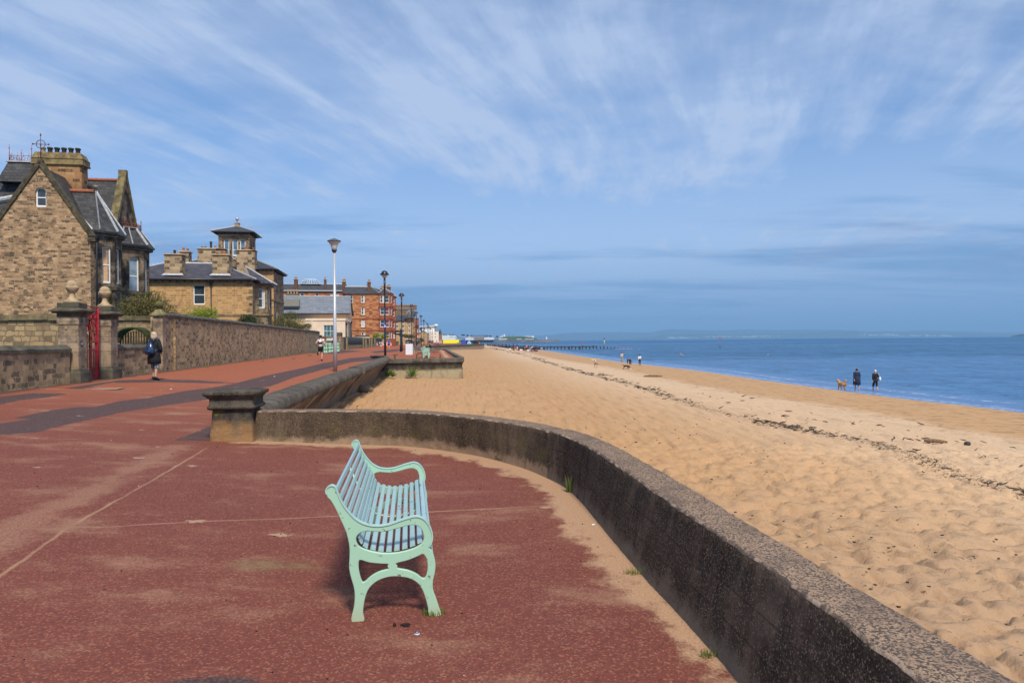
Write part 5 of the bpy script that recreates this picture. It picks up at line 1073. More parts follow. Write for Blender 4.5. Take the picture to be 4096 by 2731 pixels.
M_=MB(); M_.add([(s10(1678),-1.5,z10(1308)),(s10(1752),-1.5,z10(1302.5)),(s10(1752),20,z10(1302.5)),(s10(1678),20,z10(1308)),(s10(1678),-1.5,z10(1306)),(s10(1752),-1.5,z10(1300.5)),(s10(1752),20,z10(1300.5)),(s10(1678),20,z10(1306))],[(0,1,2,3),(4,5,6,7),(0,1,5,4),(1,2,6,5),(2,3,7,6),(3,0,4,7)]); M_.build('roof',WR,H10)
M_=MB(); M_.lathe([(1.3,0),(1.3,1.1),(1.2,1.3)],(0,0,0),16); dr=M_.build('roof_drum',WR,H10); dr.location=(s10(1745),2,z10(1303)); dr.scale=(1,1,.8)
M_=MB(); M_.add([(s10(1738),0,z10(1303)),(s10(1751),0,z10(1303)),(s10(1751),0,z10(1307)),(s10(1745),0,z10(1314)),(s10(1743),0,z10(1328)),(s10(1738),0,z10(1328))],[(0,5,4,3,2,1)]); M_.prism([(s10(1738),0),(s10(1744),0),(s10(1744),20),(s10(1738),20)],z10(1330),z10(1303)); M_.build('curved_fin',WR,H10)
M_=MB(); M_.b2((s10(1739),-2,z10(1317)),(s10(1756),0,z10(1314))); M_.build('balcony',plain('steel_grey',(.2,.23,.26)),H10)
M_=MB(); wallmesh(M_,(s10(1715),-8),(s10(1752),-8),-.6,z10(1327),[(s10(1725)-s10(1715),s10(1728)-s10(1715),z10(1337),z10(1333)),(s10(1738)-s10(1715),s10(1741)-s10(1715),z10(1337),z10(1333)),(s10(1725)-s10(1715),s10(1728)-s10(1715),z10(1350),z10(1346)),(s10(1738)-s10(1715),s10(1741)-s10(1715),z10(1350),z10(1346))]); M_.b2((s10(1752),-8,-.6),(s10(1752)+.02,20,z10(1327))); M_.b2((s10(1715)-.02,-8,-.6),(s10(1715),20,z10(1327))); M_.add([(s10(1715),-8,z10(1327)),(s10(1752),-8,z10(1327)),(s10(1752),20,z10(1327)),(s10(1715),20,z10(1327))],[(0,1,2,3)]); M_.build('lower_wing',CRW,H10)
M_=MB(); M_.b2((s10(1716),-7,0),(s10(1751),-6.5,z10(1330))); M_.build('dark_room',GL,H10)
H11=thing('gabled_stone_house','small ochre stone house with its gable to the promenade below the white flats','house',(P(1716,1360,330).x,330,0),AL)
so_=P(1716,1360,330); s11=lambda px:(P(px,1360,330).x-so_.x)/cos(AL); z11=lambda y:EYE-(y-1361+ROLL*(1700-2048))/F*330
M_=MB(); wallmesh(M_,(s11(1673),0),(s11(1714),0),-.5,z11(1321),[(s11(1701)-s11(1673),s11(1706)-s11(1673),z11(1352),z11(1344))],gable=(s11(1695)-s11(1673),z11(1337))); wallmesh(M_,(s11(1714),0),(s11(1714),14),-.5,z11(1337)); M_.build('wall',TAN,H11)
window(H11,(s11(1673),0),(s11(1714),0),s11(1701)-s11(1673),s11(1706)-s11(1673),z11(1352),z11(1344),fr=.08)
M_=MB(); slab(M_,[(s11(1694.5),-.2,z11(1320.5)),(s11(1716),-.2,z11(1338)),(s11(1716),14,z11(1338)),(s11(1694.5),14,z11(1320.5))],.25); slab(M_,[(s11(1694.5),-.2,z11(1320.5)),(s11(1671),-.2,z11(1338)),(s11(1671),14,z11(1338)),(s11(1694.5),14,z11(1320.5))],.25); M_.build('roof',SLT,H11)
H12=thing('spired_tenement','distant dark tenement with a small spire at the far end of the promenade','tenement',(P(1768,1360,620).x,620,0),AL)
so2=P(1768,1360,620); s12=lambda px:(P(px,1360,620).x-so2.x)/cos(AL); z12=lambda y:EYE-(y-1361+ROLL*(1760-2048))/F*620
M_=MB(); M_.b2((s12(1755),0,-1),(s12(1768),30,z12(1336))); M_.build('wall',BRN,H12); M_=MB(); M_.lathe([(1.3,0),(1.1,2.6),(.05,5)],(s12(1761),1,z12(1336)),6,smooth=False); M_.build('spire',SLT,H12); M_=MB(); M_.lathe([(.8,0),(.7,1.3),(.4,1.6)],(s12(1766),1,z12(1336)),6,smooth=False); M_.build('chimney',BRN,H12)
# ================================================================ garden walls, gate
GWS=stone('garden_wall_stone',(.36,.25,.13),(.62,.44,.24),(.46,.32,.18),bw=.29,bh=.16,msz=.014,dist=.17,stain=(.075,.06,.042),st=.5,moss=.5,dark=(.11,.088,.065),st2=(.45,.70))
GWR=stone('boulder_rubble',(.30,.20,.11),(.50,.36,.19),(.20,.15,.10),bw=.48,bh=.20,msz=.022,dist=.16,stain=(.10,.08,.055),st=.45,dark=(.16,.12,.07),st2=(.48,.7))
COPD=plain('dark_coping_stone',(.085,.075,.052),.95,var=.45,scale=3,bump=.4)
def wline(m,Y0,Y1,z0,z1,t,step=.6,off=0.0,wob=.012,prof=None):
    """a length of wall following the promenade line; its visible face is at the promenade side"""
    rings=[]; k=max(2,int((Y1-Y0)/step)); d=EF; n=ER
    for i in range(k+1):
        Y=Y0+(Y1-Y0)*i/k; x=W(Y)+off; pr=prof or [(0,z0),(0,z0+(z1-z0)*.33),(0,z0+(z1-z0)*.66),(0,z1),(-t,z1),(-t,z0)]
        r=[]
        for (a,z) in pr:
            v=Vector((x+n.x*a,Y+n.y*a,z)); e=wob*mnoise.noise(v*1.7); r.append((v.x+e,v.y,z+ (e*2 if z>z0 else 0)))
        rings.append(r)
    m.loft(rings,0,False,closed=True,cap=True); return m
def wall_thing(label,Y0,Y1,ztop,mat,cope,t=.45,cz=.2,over=.05,name='garden_wall',round_=False,z0=-.1):
    o=thing(name,label,'wall'); m=MB(); wline(m,Y0,Y1,z0,ztop-cz,t); m.build('wall_face',mat,o); m=MB()
    pr=[(over,ztop-cz),(over,ztop-cz*.55),(-t*.3,ztop),(-t*.7,ztop),(-t-over,ztop-cz*.55),(-t-over,ztop-cz)] if not round_ else [(over,ztop-cz),(over+.01,ztop-cz*.5),(-t*.2,ztop-.02),(-t*.5,ztop),(-t*.8,ztop-.02),(-t-over,ztop-cz*.5),(-t-over,ztop-cz)]
    if not round_: wline(m,Y0,Y1,0,0,t,prof=pr,wob=.02)
    else:
        Y=Y0; rr=random.Random(4)
        while Y<Y1-.1:
            l=rr.uniform(.35,.55); q=[(a,z+rr.uniform(-.012,.012)) for a,z in pr]; wline(m,Y,min(Y+l-.012,Y1),0,0,t,step=5,prof=q,wob=.01); Y+=l
    m.build('coping',cope,o); return o
wall_thing('low coursed stone wall with dark sloping coping left of the gate pillars',9,21.8,1.66,GWS,COPD,.42,.22)
wall_thing('low stone wall with dark coping behind the walking woman, right of the gate',25.0,30.1,1.66,GWS,COPD,.42,.22)
LW=wall_thing('long tall weathered stone garden wall with rounded coping along the promenade',30.3,89,3.12,GWS,COPD,.5,.26,round_=True)
def rubble(label,x0,x1,Y,ztop,a=0.0):
    o=thing('rubble_wall',label,'wall'); m=MB(); p0=(x0,Y); p1=(x1,Y+(x1-x0)*math.tan(a)); wallmesh(m,p0,p1,0,ztop-.18); wallmesh(m,(p1[0]+.35,p1[1]+.35),(p0[0]+.35,p0[1]+.35),0,ztop-.18); m.build('wall_face',GWR,o)
    m=MB(); k=int((x1-x0)/.7)
    for i in range(k):
        q=(i+.5)/k; m.box((x0+(x1-x0)*q,p0[1]+(p1[1]-p0[1])*q+.15,ztop-.09+.015*sin(i*2.3)),((x1-x0)/k-.012,.5,.2),a)
    m.build('coping',plain('mossy_rubble_cope',(.17,.135,.075),.95,var=.5,scale=2,bump=.4),o)
rubble('warm rubble boundary wall in the front garden left of the gate',-34,-15.7,24.4,2.78,.05); rubble('mossy rubble boundary wall behind the green arched garden seat',-20.5,-15.98,31.2,2.95,.04)
PST=stone('gate_pillar_stone',(.33,.24,.155),(.43,.325,.22),(.25,.19,.13),bw=2,bh=.56,msz=.008,dist=.03,stain=(.045,.036,.028),st=.75,moss=.2,st2=(.44,.62))
def ballmat(): return plain('pale_finial_stone',(.36,.26,.155),.9,var=.35,scale=5,bump=.5)
def gate_pillar(Y,label,plate=False):
    x=W(Y)-.1; t=thing('gate_pillar',label,'gate pillar',(x,Y,gz(x,Y)),AL); t.scale=(.82,.82,.885)
    m=MB(); m.box((0,0,.14),(.98,.98,.44)); m.box((0,0,.42),(.90,.90,.14),0,0,.86); m.build('plinth',COPD,t)
    m=MB(); m.box((0,0,1.28),(.74,.74,1.70)); m.box((0,0,2.20),(.80,.80,.16)); m.box((0,0,2.34),(.76,.76,.14)); m.box((-.0,-.36,1.72),(.62,.05,.50)); m.build('shaft',PST,t,bevel=.012)
    m=MB(); m.box((0,0,2.46),(.80,.80,.14)); m.box((0,0,2.56),(1.0,1.0,.07),0,0,1.12); m.box((0,0,2.62),(1.20,1.20,.06)); m.box((0,0,2.68),(1.12,1.12,.06),0,0,.8); m.box((0,0,2.80),(.78,.78,.22)); m.build('capstone',COPD,t,bevel=.01)
    m=MB(); m.lathe([(.30,2.91),(.31,2.95),(.26,2.99),(.17,3.04),(.12,3.12),(.095,3.22),(.10,3.28),(.15,3.32),(.20,3.38),(.235,3.45),(.25,3.50),(.235,3.515),(.21,3.51),(.215,3.56),(.19,3.65),(.13,3.72),(.03,3.755)],(0,0,0),20)
    m.build('ball_finial',ballmat(),t)
    m=MB(); m.lathe([(.045,0),(.04,.03),(.01,.045)],(0,0,0),10); b=m.build('stone_boss',plain('boss',(.4,.3,.17)),t); b.rotation_euler=(pi/2,0,0); b.location=(-.06,-.385,1.98)
    if plate:
        m=MB(); m.box((.377,-.12,1.42),(.012,.15,.22)); q=m.build('number_plate',plain('plate_navy',(.012,.018,.045),.4),t)
        fc=bpy.data.curves.new('plate_text','FONT'); fc.body='76'; fc.size=.13; fc.extrude=.002; fc.align_x='CENTER'; fc.align_y='CENTER'; fo_=bpy.data.objects.new('tmp',fc); COL.objects.link(fo_)
        me=bpy.data.meshes.new_from_object(fo_.evaluated_get(bpy.context.evaluated_depsgraph_get())); bpy.data.objects.remove(fo_); me.materials.clear(); me.materials.append(plain('plate_white',(.7,.7,.7)))
        tx=bpy.data.objects.new('plate_number',me); COL.objects.link(tx); tx.parent=q; tx.location=(.386,-.12,1.42); tx.rotation_euler=(pi/2,0,pi/2)
    return t
gate_pillar(22.2,'left stone gate pillar with flower ball finial and dark number plate',True); gate_pillar(24.65,'right stone gate pillar with ball finial and ivy behind the red gate')
REDG=plain('red_gate_paint',(.36,.010,.018),.45,var=.25,spec=.5)
gt=thing('iron_gate','tall narrow red wrought iron gate between the stone gate pillars','gate',(W(23.42)-.12,23.42,.46),AL)
m=MB()
for y in (-.60,.60): m.box((0,y,1.22),(.05,.06,2.42))
for z in (.05,1.02,1.30,1.68,2.12,2.40): m.box((0,0,z),(.04,1.2,.045))
m.build('gate_frame',REDG,gt)
for i in range(7):
    y=-.48+i*.16; m=MB(); h=.98 if i%2 else 1.22; m.box((0,y,h/2+.04),(.028,.032,h)); m.tube([(0,y,h+.02),(0,y,h+.06),(0,y,h+.14)],[.02,.03,.004],6); m.build('bar',REDG,gt)
m=MB()
for y in (-.30,.30):
    for z,r in ((1.49,.16),(1.49,.10)): m.tube([(0,y+r*cos(q)*1.1,z+r*sin(q)) for q in [2*pi*k/16 for k in range(17)]],.016,5)
    m.tube([(0,y+.17*cos(q),1.84+.12*sin(q)) for q in [2*pi*k/16 for k in range(17)]],.016,5)
    for s in (-1,1): m.tube([(0,y+s*.26,1.7),(0,y+s*.20,1.95),(0,y+s*.02,2.38)],.016,5); m.tube([(0,y-s*.02,1.7),(0,y+s*.10,2.0),(0,y+s*.28,2.36)],.013,5)
    m.blob((0,y,1.98),(.03,.06,.07),6)
m.build('scrollwork',REDG,gt); m=MB(); m.tube([(0,.66,.1),(0,.66,2.5)],.05,8); m.tube([(0,.66,2.5),(-.0,-.55,2.56)],.02,5); m.build('hinge_post',REDG,gt)
# ball-topped pier where the long wall starts
bx=W(30.05)-.05; t=thing('ball_pier','square stone pier topped with a mossy green ball where the long wall begins','pier',(bx,30.05,.4),AL)
m=MB(); m.box((0,0,1.25),(.40,.40,2.5)); m.build('shaft',PST,t); m=MB(); m.box((0,0,2.54),(.62,.62,.07)); m.box((0,0,2.62),(.52,.52,.10),0,0,.75); m.box((0,0,2.72),(.34,.34,.12),0,0,.7); m.build('capstone',plain('mossy_cap',(.20,.17,.08),.95,var=.4),t)
m=MB(); m.lathe([(.11,2.77),(.08,2.83),(.07,2.87)],(0,0,0),12); m.blob((0,0,3.0),(.17,.17,.17),14); m.build('ball',plain('green_ball_stone',(.10,.095,.03),.95,var=.4),t)
# arched garden seat
DG=plain('dark_green_paint',(.012,.10,.045),.5,var=.3); sx0=P(537,1340,30.4); t=thing('arched_garden_seat','dark green arched wooden garden seat with lattice front behind the low wall','garden seat',(sx0.x,30.4,.4),0.1)
m=MB(); arc=[(.72*cos(pi*k/20),1.30+.66*sin(pi*k/20)) for k in range(21)]; full=[(.72,.0)]+arc+[(-.72,.0)]
for y in (-.3,.3): m.tube([(x,y,z) for x,z in full],.035,6)
m.build('arch_frame',DG,t)
m=MB()
for k in range(1,30):
    q=pi*k/30; x,z=.76*cos(q),1.30+.70*sin(q); m.box((x,0,z),(.05,.78,.05),0,0,1.0,Matrix.Rotation(-(q-pi/2),4,'Y'))
m.build('roof_slats',plain('mossy_slat',(.06,.075,.02),.9,var=.5),t)
m=MB()
for k in range(8):
    x=-.66+k*.19
    for s in (1,-1):
        a=(x,-.3,.55); b=(x+s*.34,-.3,.95)
        if abs(b[0])<=.72: m.tube([a,b],.014,4)
m.tube([(-.7,-.3,.98),(.7,-.3,.98)],.025,4); m.tube([(-.7,-.3,.52),(.7,-.3,.52)],.025,4); m.build('lattice',DG,t)
m=MB()
for k in range(12): m.box((-.62+k*.113,.32,1.15),(.06,.02,1.5-abs(k-5.5)*.05))
m.build('back_slats',plain('weathered_slat',(.17,.12,.07)),t)

# ================================================================ shrubs
def leafmat(name,a,b):
    t=MT(name,.75,0,.15); n=t.noise(1.9,5,.7); f=t.noise(19,3,.7); c=t.mix(t.map(n,.35,.65),a,b); c=t.mix(t.map(f,.4,.7,0,.5),c,tuple(k*.45 for k in a)); return t.out(c)
def shrub(name,label,cat,c,r,n,ls,mat,base,seed=1,lumps=9,group=None,twigs=0,flat=1.0):
    t=thing(name,label,cat,(c[0],c[1],base),0,group); rr=random.Random(seed); L_=[]
    for i in range(lumps):
        a=rr.uniform(0,2*pi); q=rr.uniform(.2,.72); L_.append((r[0]*q*cos(a),r[1]*q*sin(a),rr.uniform(-.45,.55)*r[2],rr.uniform(.35,.6)))
    L_.append((0,0,0,.75)); m=MB(); h=c[2]-base
    for i in range(n):
        l=rr.choice(L_); u=rr.uniform(-1,1); a=rr.uniform(0,2*pi); s=sqrt(1-u*u); k=l[3]*(rr.random()**.28)*rr.uniform(.9,1.16)
        x,y,z=l[0]+r[0]*k*s*cos(a),l[1]+r[1]*k*s*sin(a),l[2]+r[2]*k*u
        if h+z<0.02: continue
        v=Vector((rr.gauss(0,1),rr.gauss(0,1),rr.gauss(0,1))).normalized(); w_=v.orthogonal().normalized(); q=ls*rr.uniform(.6,1.4); p=Vector((x,y,h+z)); b=v.cross(w_)
        m.add([p-w_*q,p-b*q*.5,p+w_*q,p+b*q*.5],[(0,1,2,3)])
    m.build('crown',mat,t); m=MB()
    for i in range(5+twigs):
        a=rr.uniform(0,2*pi); m.tube([(0,0,0),(r[0]*.3*cos(a),r[1]*.3*sin(a),h*.7),(r[0]*(.6+.45*(i>=5))*cos(a),r[1]*(.6+.45*(i>=5))*sin(a),h+r[2]*rr.uniform(0,.5 if i<5 else 1.1))],[.04,.025,.006],5)
    m.build('trunk',plain('twig',(.09,.065,.045),.95),t); return t
LG1=leafmat('olive_leaf',(.085,.085,.022),(.19,.155,.055)); LG2=leafmat('bright_leaf',(.16,.24,.02),(.30,.36,.03)); LG3=leafmat('dark_leaf',(.02,.04,.012),(.05,.075,.02)); LG4=leafmat('mixed_leaf',(.075,.10,.02),(.17,.15,.05)); LG5=leafmat('far_leaf',(.03,.06,.02),(.06,.09,.03))
shrub('bush','big rounded olive green bush behind the rubble wall under the stone villa','bush',(-18.1,34,2.95),(1.75,1.2,1.42),15000,.042,LG1,.4,3,12,twigs=6)
shrub('bush','bright yellow green bush showing over the long wall below the ochre villa','bush',(P(810,1300,46).x,46,3.3),(1.3,.95,.92),4200,.045,LG2,.4,5,8,twigs=4)
shrub('bush','dark green ivy mound on the long wall below the villa drainpipe','bush',(P(985,1290,56).x,56,3.3),(1.15,.95,.8),3800,.045,LG3,.4,6,6)
shrub('bush','straggly green and brown bush over the long wall left of the cream hall','bush',(P(1135,1300,70).x,70.5,3.8),(1.9,1.2,1.2),5200,.05,LG4,.4,8,9,twigs=10)
shrub('bush','low ragged bush over the far end of the long wall','bush',(P(1212,1310,78).x,78,3.3),(1.2,.8,.65),2500,.05,LG4,.4,9,7,twigs=8)
shrub('ivy','ivy clump climbing behind the right gate pillar finial','ivy',(P(436,1215,25.6).x,25.6,3.2),(.16,.14,.62),900,.035,LG4,.4,10,4)
shrub('bush','yellow green clipped hedge top in front of the red tenement','hedge',(P(1518,1345,165).x,165,2.6),(1.9,1.2,1.3),2200,.10,LG2,.4,11,5)
shrub('bush','spreading green bush below the turreted flats','bush',(P(1625,1350,214).x,214,3.35),(2.6,1.3,.85),2200,.13,LG4,.4,12,8)
shrub('bush','green bush with bright sprigs beside the distant crowd','bush',(P(1684,1365,300).x,300,2.2),(1.3,1.0,1.1),1300,.14,LG4,.4,13,8)
for i,(a,b,s) in enumerate(((780,1466,.16),(826,1469,.12),(1052,1446,.10),(1175,1436,.14),(1240,1424,.2),(1277,1415,.3),(875,1462,.08))):
    c=on(a,b,gz); tuft((c.x,c.y,c.z),70,s*1.1,s*.9,['weed at the foot of the long wall right of the woman','low weed patch second from the woman along the long wall','third weed along the foot of the long wall','weeds at the long wall foot below the straggly bush','green weeds at the long wall foot left of the jogger','leafy weeds beside the jogger at the wall end','tiny weed between the first wall weeds'][i],name='wall_weed')
c=on(946,1496,sz); 
def fern(px,py,s,label,seed,Y=46.9):
    c=P(px,py,Y); c.z=sz(c.x,Y)+.05; rr=random.Random(seed); m=MB()
    for i in range(26):
        a=2*pi*i/26+rr.uniform(-.1,.1); l=s*rr.uniform(.7,1.1); el=rr.uniform(.35,1.3); d=Vector((cos(a)*cos(el),sin(a)*cos(el)*.6,sin(el))); p=Vector((c.x,c.y,c.z)); q=p+d*l; w_=Vector((-sin(a),cos(a),0))*.035
        m.add([p,p+d*l*.5+w_,q,p+d*l*.5-w_],[(0,1,2,3)])
        for k in range(5):
            u=p+d*l*(.3+.14*k); m.add([u,u+w_*2.2+d*.10,u+d*.06],[(0,1,2)]); m.add([u,u-w_*2.2+d*.10,u+d*.06],[(0,1,2)])
    tag(m.build('fern_plant',LG2 if False else leafmat('fern',(.06,.14,.012),(.14,.24,.03))),label,'plant')
fern(1648,1488,.75,'spiky green plant at the foot of the bench bay wall',1); fern(1552,1482,.6,'leafy green weed in the corner where the sea wall meets the bench bay',2,45.9); fern(1570,1487,.35,'small green weed beside the corner weed of the bench bay',3,46.3)
c=on(1560,1425,gz); tuft((c.x,c.y,c.z),160,.15,1.1,'strip of green grass growing in the paving left of the white bin',name='grass_strip')

# ================================================================ lamps, signs
STEEL=None
def steelm():
    t=MT('galvanised_steel',.38,.35,.5); z=t.sep(2); n=t.noise(9,5,.7); c=t.mix(n,(.40,.41,.43),(.60,.60,.60)); c=t.mix(t.map(n,.62,.72,0,.6),c,(.30,.16,.09)); c=t.mix(t.map(z,1.0,.96),c,(.40,.43,.46)); return t.out(c)
STEEL=steelm(); BLP=plain('black_lamp_paint',(.010,.011,.014),.35,var=.4,scale=20,spec=.5); CLR=MT('lamp_glass',.08,0,.6); CLR.b.inputs['Transmission Weight'].default_value=.4; CLR=CLR.out((.80,.80,.78))
c=on(1341,1486,gz); TH=6.6; t=thing('street_lamp','tall silver steel street lamp with wide conical lantern by the sea wall','street lamp',(c.x,c.y,c.z))
m=MB(); m.lathe([(.098,-.05),(.095,1.6),(.088,1.65),(.055,TH-.72)],(0,0,0),20); m.build('pole',STEEL,t)
m=MB(); m.lathe([(.055,TH-.74),(.075,TH-.70),(.13,TH-.62),(.13,TH-.58)],(0,0,0),20); m.build('collar',plain('lamp_dark_grey',(.03,.033,.036),.4),t)
m=MB(); m.lathe([(.125,TH-.58),(.14,TH-.45),(.185,TH-.32),(.27,TH-.22),(.31,TH-.17)],(0,0,0),24); m.build('lamp_glass',CLR,t)
m=MB(); m.lathe([(.32,TH-.18),(.34,TH-.155),(.33,TH-.13),(.04,TH-.005),(.01,TH)],(0,0,0),24); m.build('lamp_cap',plain('lamp_cap_grey',(.07,.085,.10),.4),t)
LPX=[(1538,1082,1423),(1606,1171,0),(1646,1217,0),(1665,1245,0),(1684,1260,0),(1695,1278.5,0),(1710,1292,0),(1714,1303,0),(1719,1308,0),(1723,1313,0),(1729,1319,0)]
def black_lamp(h):
    t=thing('black_lamp','','street lamp'); m=MB(); m.lathe([(.115,-.1),(.11,1.1),(.13,1.15),(.12,1.3),(.10,1.35),(.095,3.0),(.07,3.05),(.065,h-1.9),(.10,h-1.85),(.10,h-.75)],(0,0,0),10); m.build('pole',BLP,t)
    m=MB(); m.lathe([(.03,h-.75),(.16,h-.70),(.27,h-.55),(.28,h-.45),(.22,h-.32)],(0,0,0),12); m.build('globe',CLR,t)
    m=MB(); m.lathe([(.44,h-.42),(.46,h-.38),(.30,h-.20),(.28,h-.12),(.20,h-.05),(.10,h)],(0,0,0),14); m.lathe([(.05,h-.72),(.04,h-.4)],(0,0,0),6); m.build('shade',BLP,t); return t
ordn=['nearest','second','third','fourth','fifth','sixth','seventh','eighth','ninth','tenth','farthest']
lp0=None
for i,(a,b,_) in enumerate(LPX):
    ra,rb=ray(a,b); Y=(8.32+.30-EYE)/rb; x=ra*Y; lb='%s of the black promenade lamps receding along the sea wall, globe under a tiered shade'%ordn[i]
    if i==0: lb='nearest black lamp post, wearing the blue round shared path sign'
    if lp0 is None: lp0=black_lamp(8.3); o=lp0
    else: o=dup(lp0)
    o.location=(x,Y,gz(x,Y)); o['label']=lb; o['group']='black lamps along the promenade'
L1=lp0.location
def disc_sign(loc,r,label,name='round_sign'):
    t=thing(name,label,'sign',loc,0); t.rotation_euler=(pi/2,0,0)
    m=MB(); m.lathe([(r,0),(r,.03)],(0,0,0),24); m.build('disc',plain('sign_blue',(.01,.10,.50),.4),t)
    m=MB(); 
    for sx,s in ((-.03,.52),(.06,.36)):
        m.lathe([(.055*s,.035),(.055*s,.037)],(sx,.20*s-.02,0),10); m.add([(sx-.06*s,.13*s-.02,.037),(sx+.06*s,.13*s-.02,.037),(sx+.09*s,-.10*s,.037),(sx+.03*s,-.10*s,.037),(sx+.05*s,-.27*s,.037),(sx-.05*s,-.27*s,.037),(sx-.03*s,-.10*s,.037),(sx-.09*s,-.10*s,.037)],[(0,7,6,5,4,3,2,1)])
    m.build('pictogram',plain('sign_white',(.8,.8,.8)),t); return t
ra,rb=ray(1539,1304); disc_sign((L1.x+.02,L1.y-.13,EYE+rb*L1.y),.18*L1.y/77.5,'blue round sign with white adult and child figures on the nearest black lamp')
c=on(1603,1407,gz); t=thing('fingerpost','black fingerpost with two arms pointing to the houses beside the second black lamp','signpost',(c.x,c.y,c.z)); hh=EYE-(1318-1361-3.7)/F*c.y-c.z
m=MB(); m.lathe([(.13,0),(.12,.9),(.09,1.0),(.08,hh),(.03,hh+.15)],(0,0,0),10); m.build('post',BLP,t)
for k,z in enumerate((hh-.25,hh-.6)): m=MB(); m.b2((-.72,-.03,z-.11),(0,.03,z+.11)); m.add([(-.72,-.02,z-.14),(-.86,-.02,z),(-.72,-.02,z+.14)],[(0,1,2)]); m.build('sign_arm',BLP,t)
# wall return, sign board, stone post, bollards
xw=W(89); t=thing('wall_return','short stone wall with white notice board past the end of the long wall','wall',(0,0,0))
a=P(1292,1360,95); b=P(1346,1360,95); m=MB(); wallmesh(m,(a.x-1.0,95),(b.x,95),0,2.30); wallmesh(m,(b.x,95.4),(a.x-1,95.4),0,2.3); m.b2((a.x-1,94.95,2.3),(b.x,95.45,2.5)); m.build('wall_face',GWR,t)
q0=P(1306,1353,94.8); q1=P(1336,1362.5,94.8); nb=thing('notice_board','long white notice board with grey lettering on the stone wall return','sign'); m=MB(); m.b2((q0.x,94.84,q1.z),(q1.x,94.94,q0.z)); m.build('board',plain('board_white',(.72,.74,.76)),nb); m=MB(); 
for k in range(2): m.b2((q0.x+.08,94.832,q1.z+.09+k*.12),(q1.x-.1,94.838,q1.z+.12+k*.12))
m.build('lettering',plain('board_grey',(.35,.4,.45)),nb)
t=thing('stone_gatepost','squat stone gatepost with dark cap and pink sticker behind the silver lamp','gatepost'); a=P(1347.5,1360,96); b=P(1367.5,1360,96); m=MB(); m.b2((a.x,95.6,0),(b.x,96.3,2.55)); m.build('shaft',GWR,t); m=MB(); m.box(((a.x+b.x)/2,95.95,2.78),(b.x-a.x+.06,.8,.45),0,0,.9); m.build('capstone',COPD,t)
q=P(1358.5,1360,95.58); m=MB(); m.box((q.x,95.585,q.z),(.17,.02,.22)); m.box((q.x,95.585,q.z+.15),(.12,.02,.09)); m.build('sticker',plain('pink',(.75,.30,.38)),t)
BGR=plain('bollard_green',(.30,.56,.40),.5,var=.12)
def bollard():
    t=thing('bollard','','bollard'); m=MB(); m.lathe([(.15,0),(.15,.06),(.11,.10),(.095,.42),(.13,.46),(.13,.52),(.09,.56),(.085,.80),(.12,.85),(.11,.92)],(0,0,0),12); m.build('shaft',BGR,t); m=MB(); m.lathe([(.08,.92),(.12,.97),(.13,1.03),(.10,1.10),(.03,1.14)],(0,0,0),12); m.build('bollard_head',BGR,t); return t
b0=None
for i,(a,y) in enumerate(((1298,1411),(1306,1411),(1317,1409.5),(1322,1408.5),(1328.5,1407.5),(1349,1406),(1354.5,1405))):
    c=on(a,y,gz); 
    if b0 is None: b0=bollard(); o=b0
    else: o=dup(b0)
    o.location=c; o['group']='mint green bollards at the end of the long wall'; o['label']='%s mint green cast bollard from the left in the row at the wall end'%ordn[i].replace('nearest','first')
# black panel railings between stone posts
t=thing('black_railings','black boarded railings between mossy stone posts beyond the green bollards','fence'); BPN=plain('black_panel',(.012,.015,.022),.5)
def alongW(Y): return Vector((W(Y)+.05,Y,0))
def pan(Y0,Y1,z0,z1,mat,name,th=.08,off=0):
    m=MB(); a,b=alongW(Y0),alongW(Y1); d=(b-a).normalized(); n=Vector((d.y,-d.x,0))*th; a=a+n*off; b=b+n*off
    m.add([(p.x,p.y,z) for z in (z0,z1) for p in (a-n,b-n,b+n,a+n)],[(3,2,1,0),(4,5,6,7),(0,1,5,4),(1,2,6,5),(2,3,7,6),(3,0,4,7)]); return m.build(name,mat,t)
MSP=stone('mossy_post',(.24,.20,.09),(.34,.27,.13),(.2,.16,.1),bw=.6,bh=.3,stain=(.08,.07,.03),st=.5)
pp=[104,106.5,111,132,136,142,146,152,166]; 
for i,Y in enumerate(pp): pan(Y-.35,Y+.35,0,2.35,MSP,'stone_post',.3)
for i,(a,b) in enumerate(zip(pp[:-1],pp[1:])):
    gate=i in (1,3,5); pan(a+.4,b-.4,.45 if gate else 1.1,2.45,BPN,'gate_panel' if gate else 'railing_panel',.05)
    if not gate: pan(a+.4,b-.4,0,1.1,MSP,'plinth_wall',.2)
m=MB(); 
for Y in np.arange(112,131,.9): a=alongW(float(Y)); m.tube([(a.x+.12,a.y,1.15),(a.x+.12,a.y,2.5)],.035,4)
m.build('uprights',plain('rail_grey',(.05,.06,.07)),t)
wall_thing('weathered stone wall with tall gatepost in front of the red tenement',168,205,2.6,GWS,COPD,.5,.2)
wall_thing('low distant stone wall with black railing on top past the red tenement',206,300,1.7,BRN,COPD,.5,.2)
t=thing('stone_gatepost','tall tapering stone gatepost at the near end of the tenement wall','gatepost'); a=alongW(168.5); m=MB(); m.box((a.x,a.y,2.0),(1.5,1.2,4.0),AL,0,.85); m.build('shaft',GWS,t)
a=P(1420,1360,128); t=thing('cream_garden_wall','cream rendered garden wall between the hall and the tenement','wall'); m=MB(); wallmesh(m,(P(1418,1360,160).x,160),(P(1478,1360,160).x,160),0,2.9); m.build('wall_face',CRM,t); m=MB(); m.b2((P(1418,1360,160).x,159.9,2.9),(P(1478,1360,160).x,160.3,3.15)); m.build('coping',COPD,t)
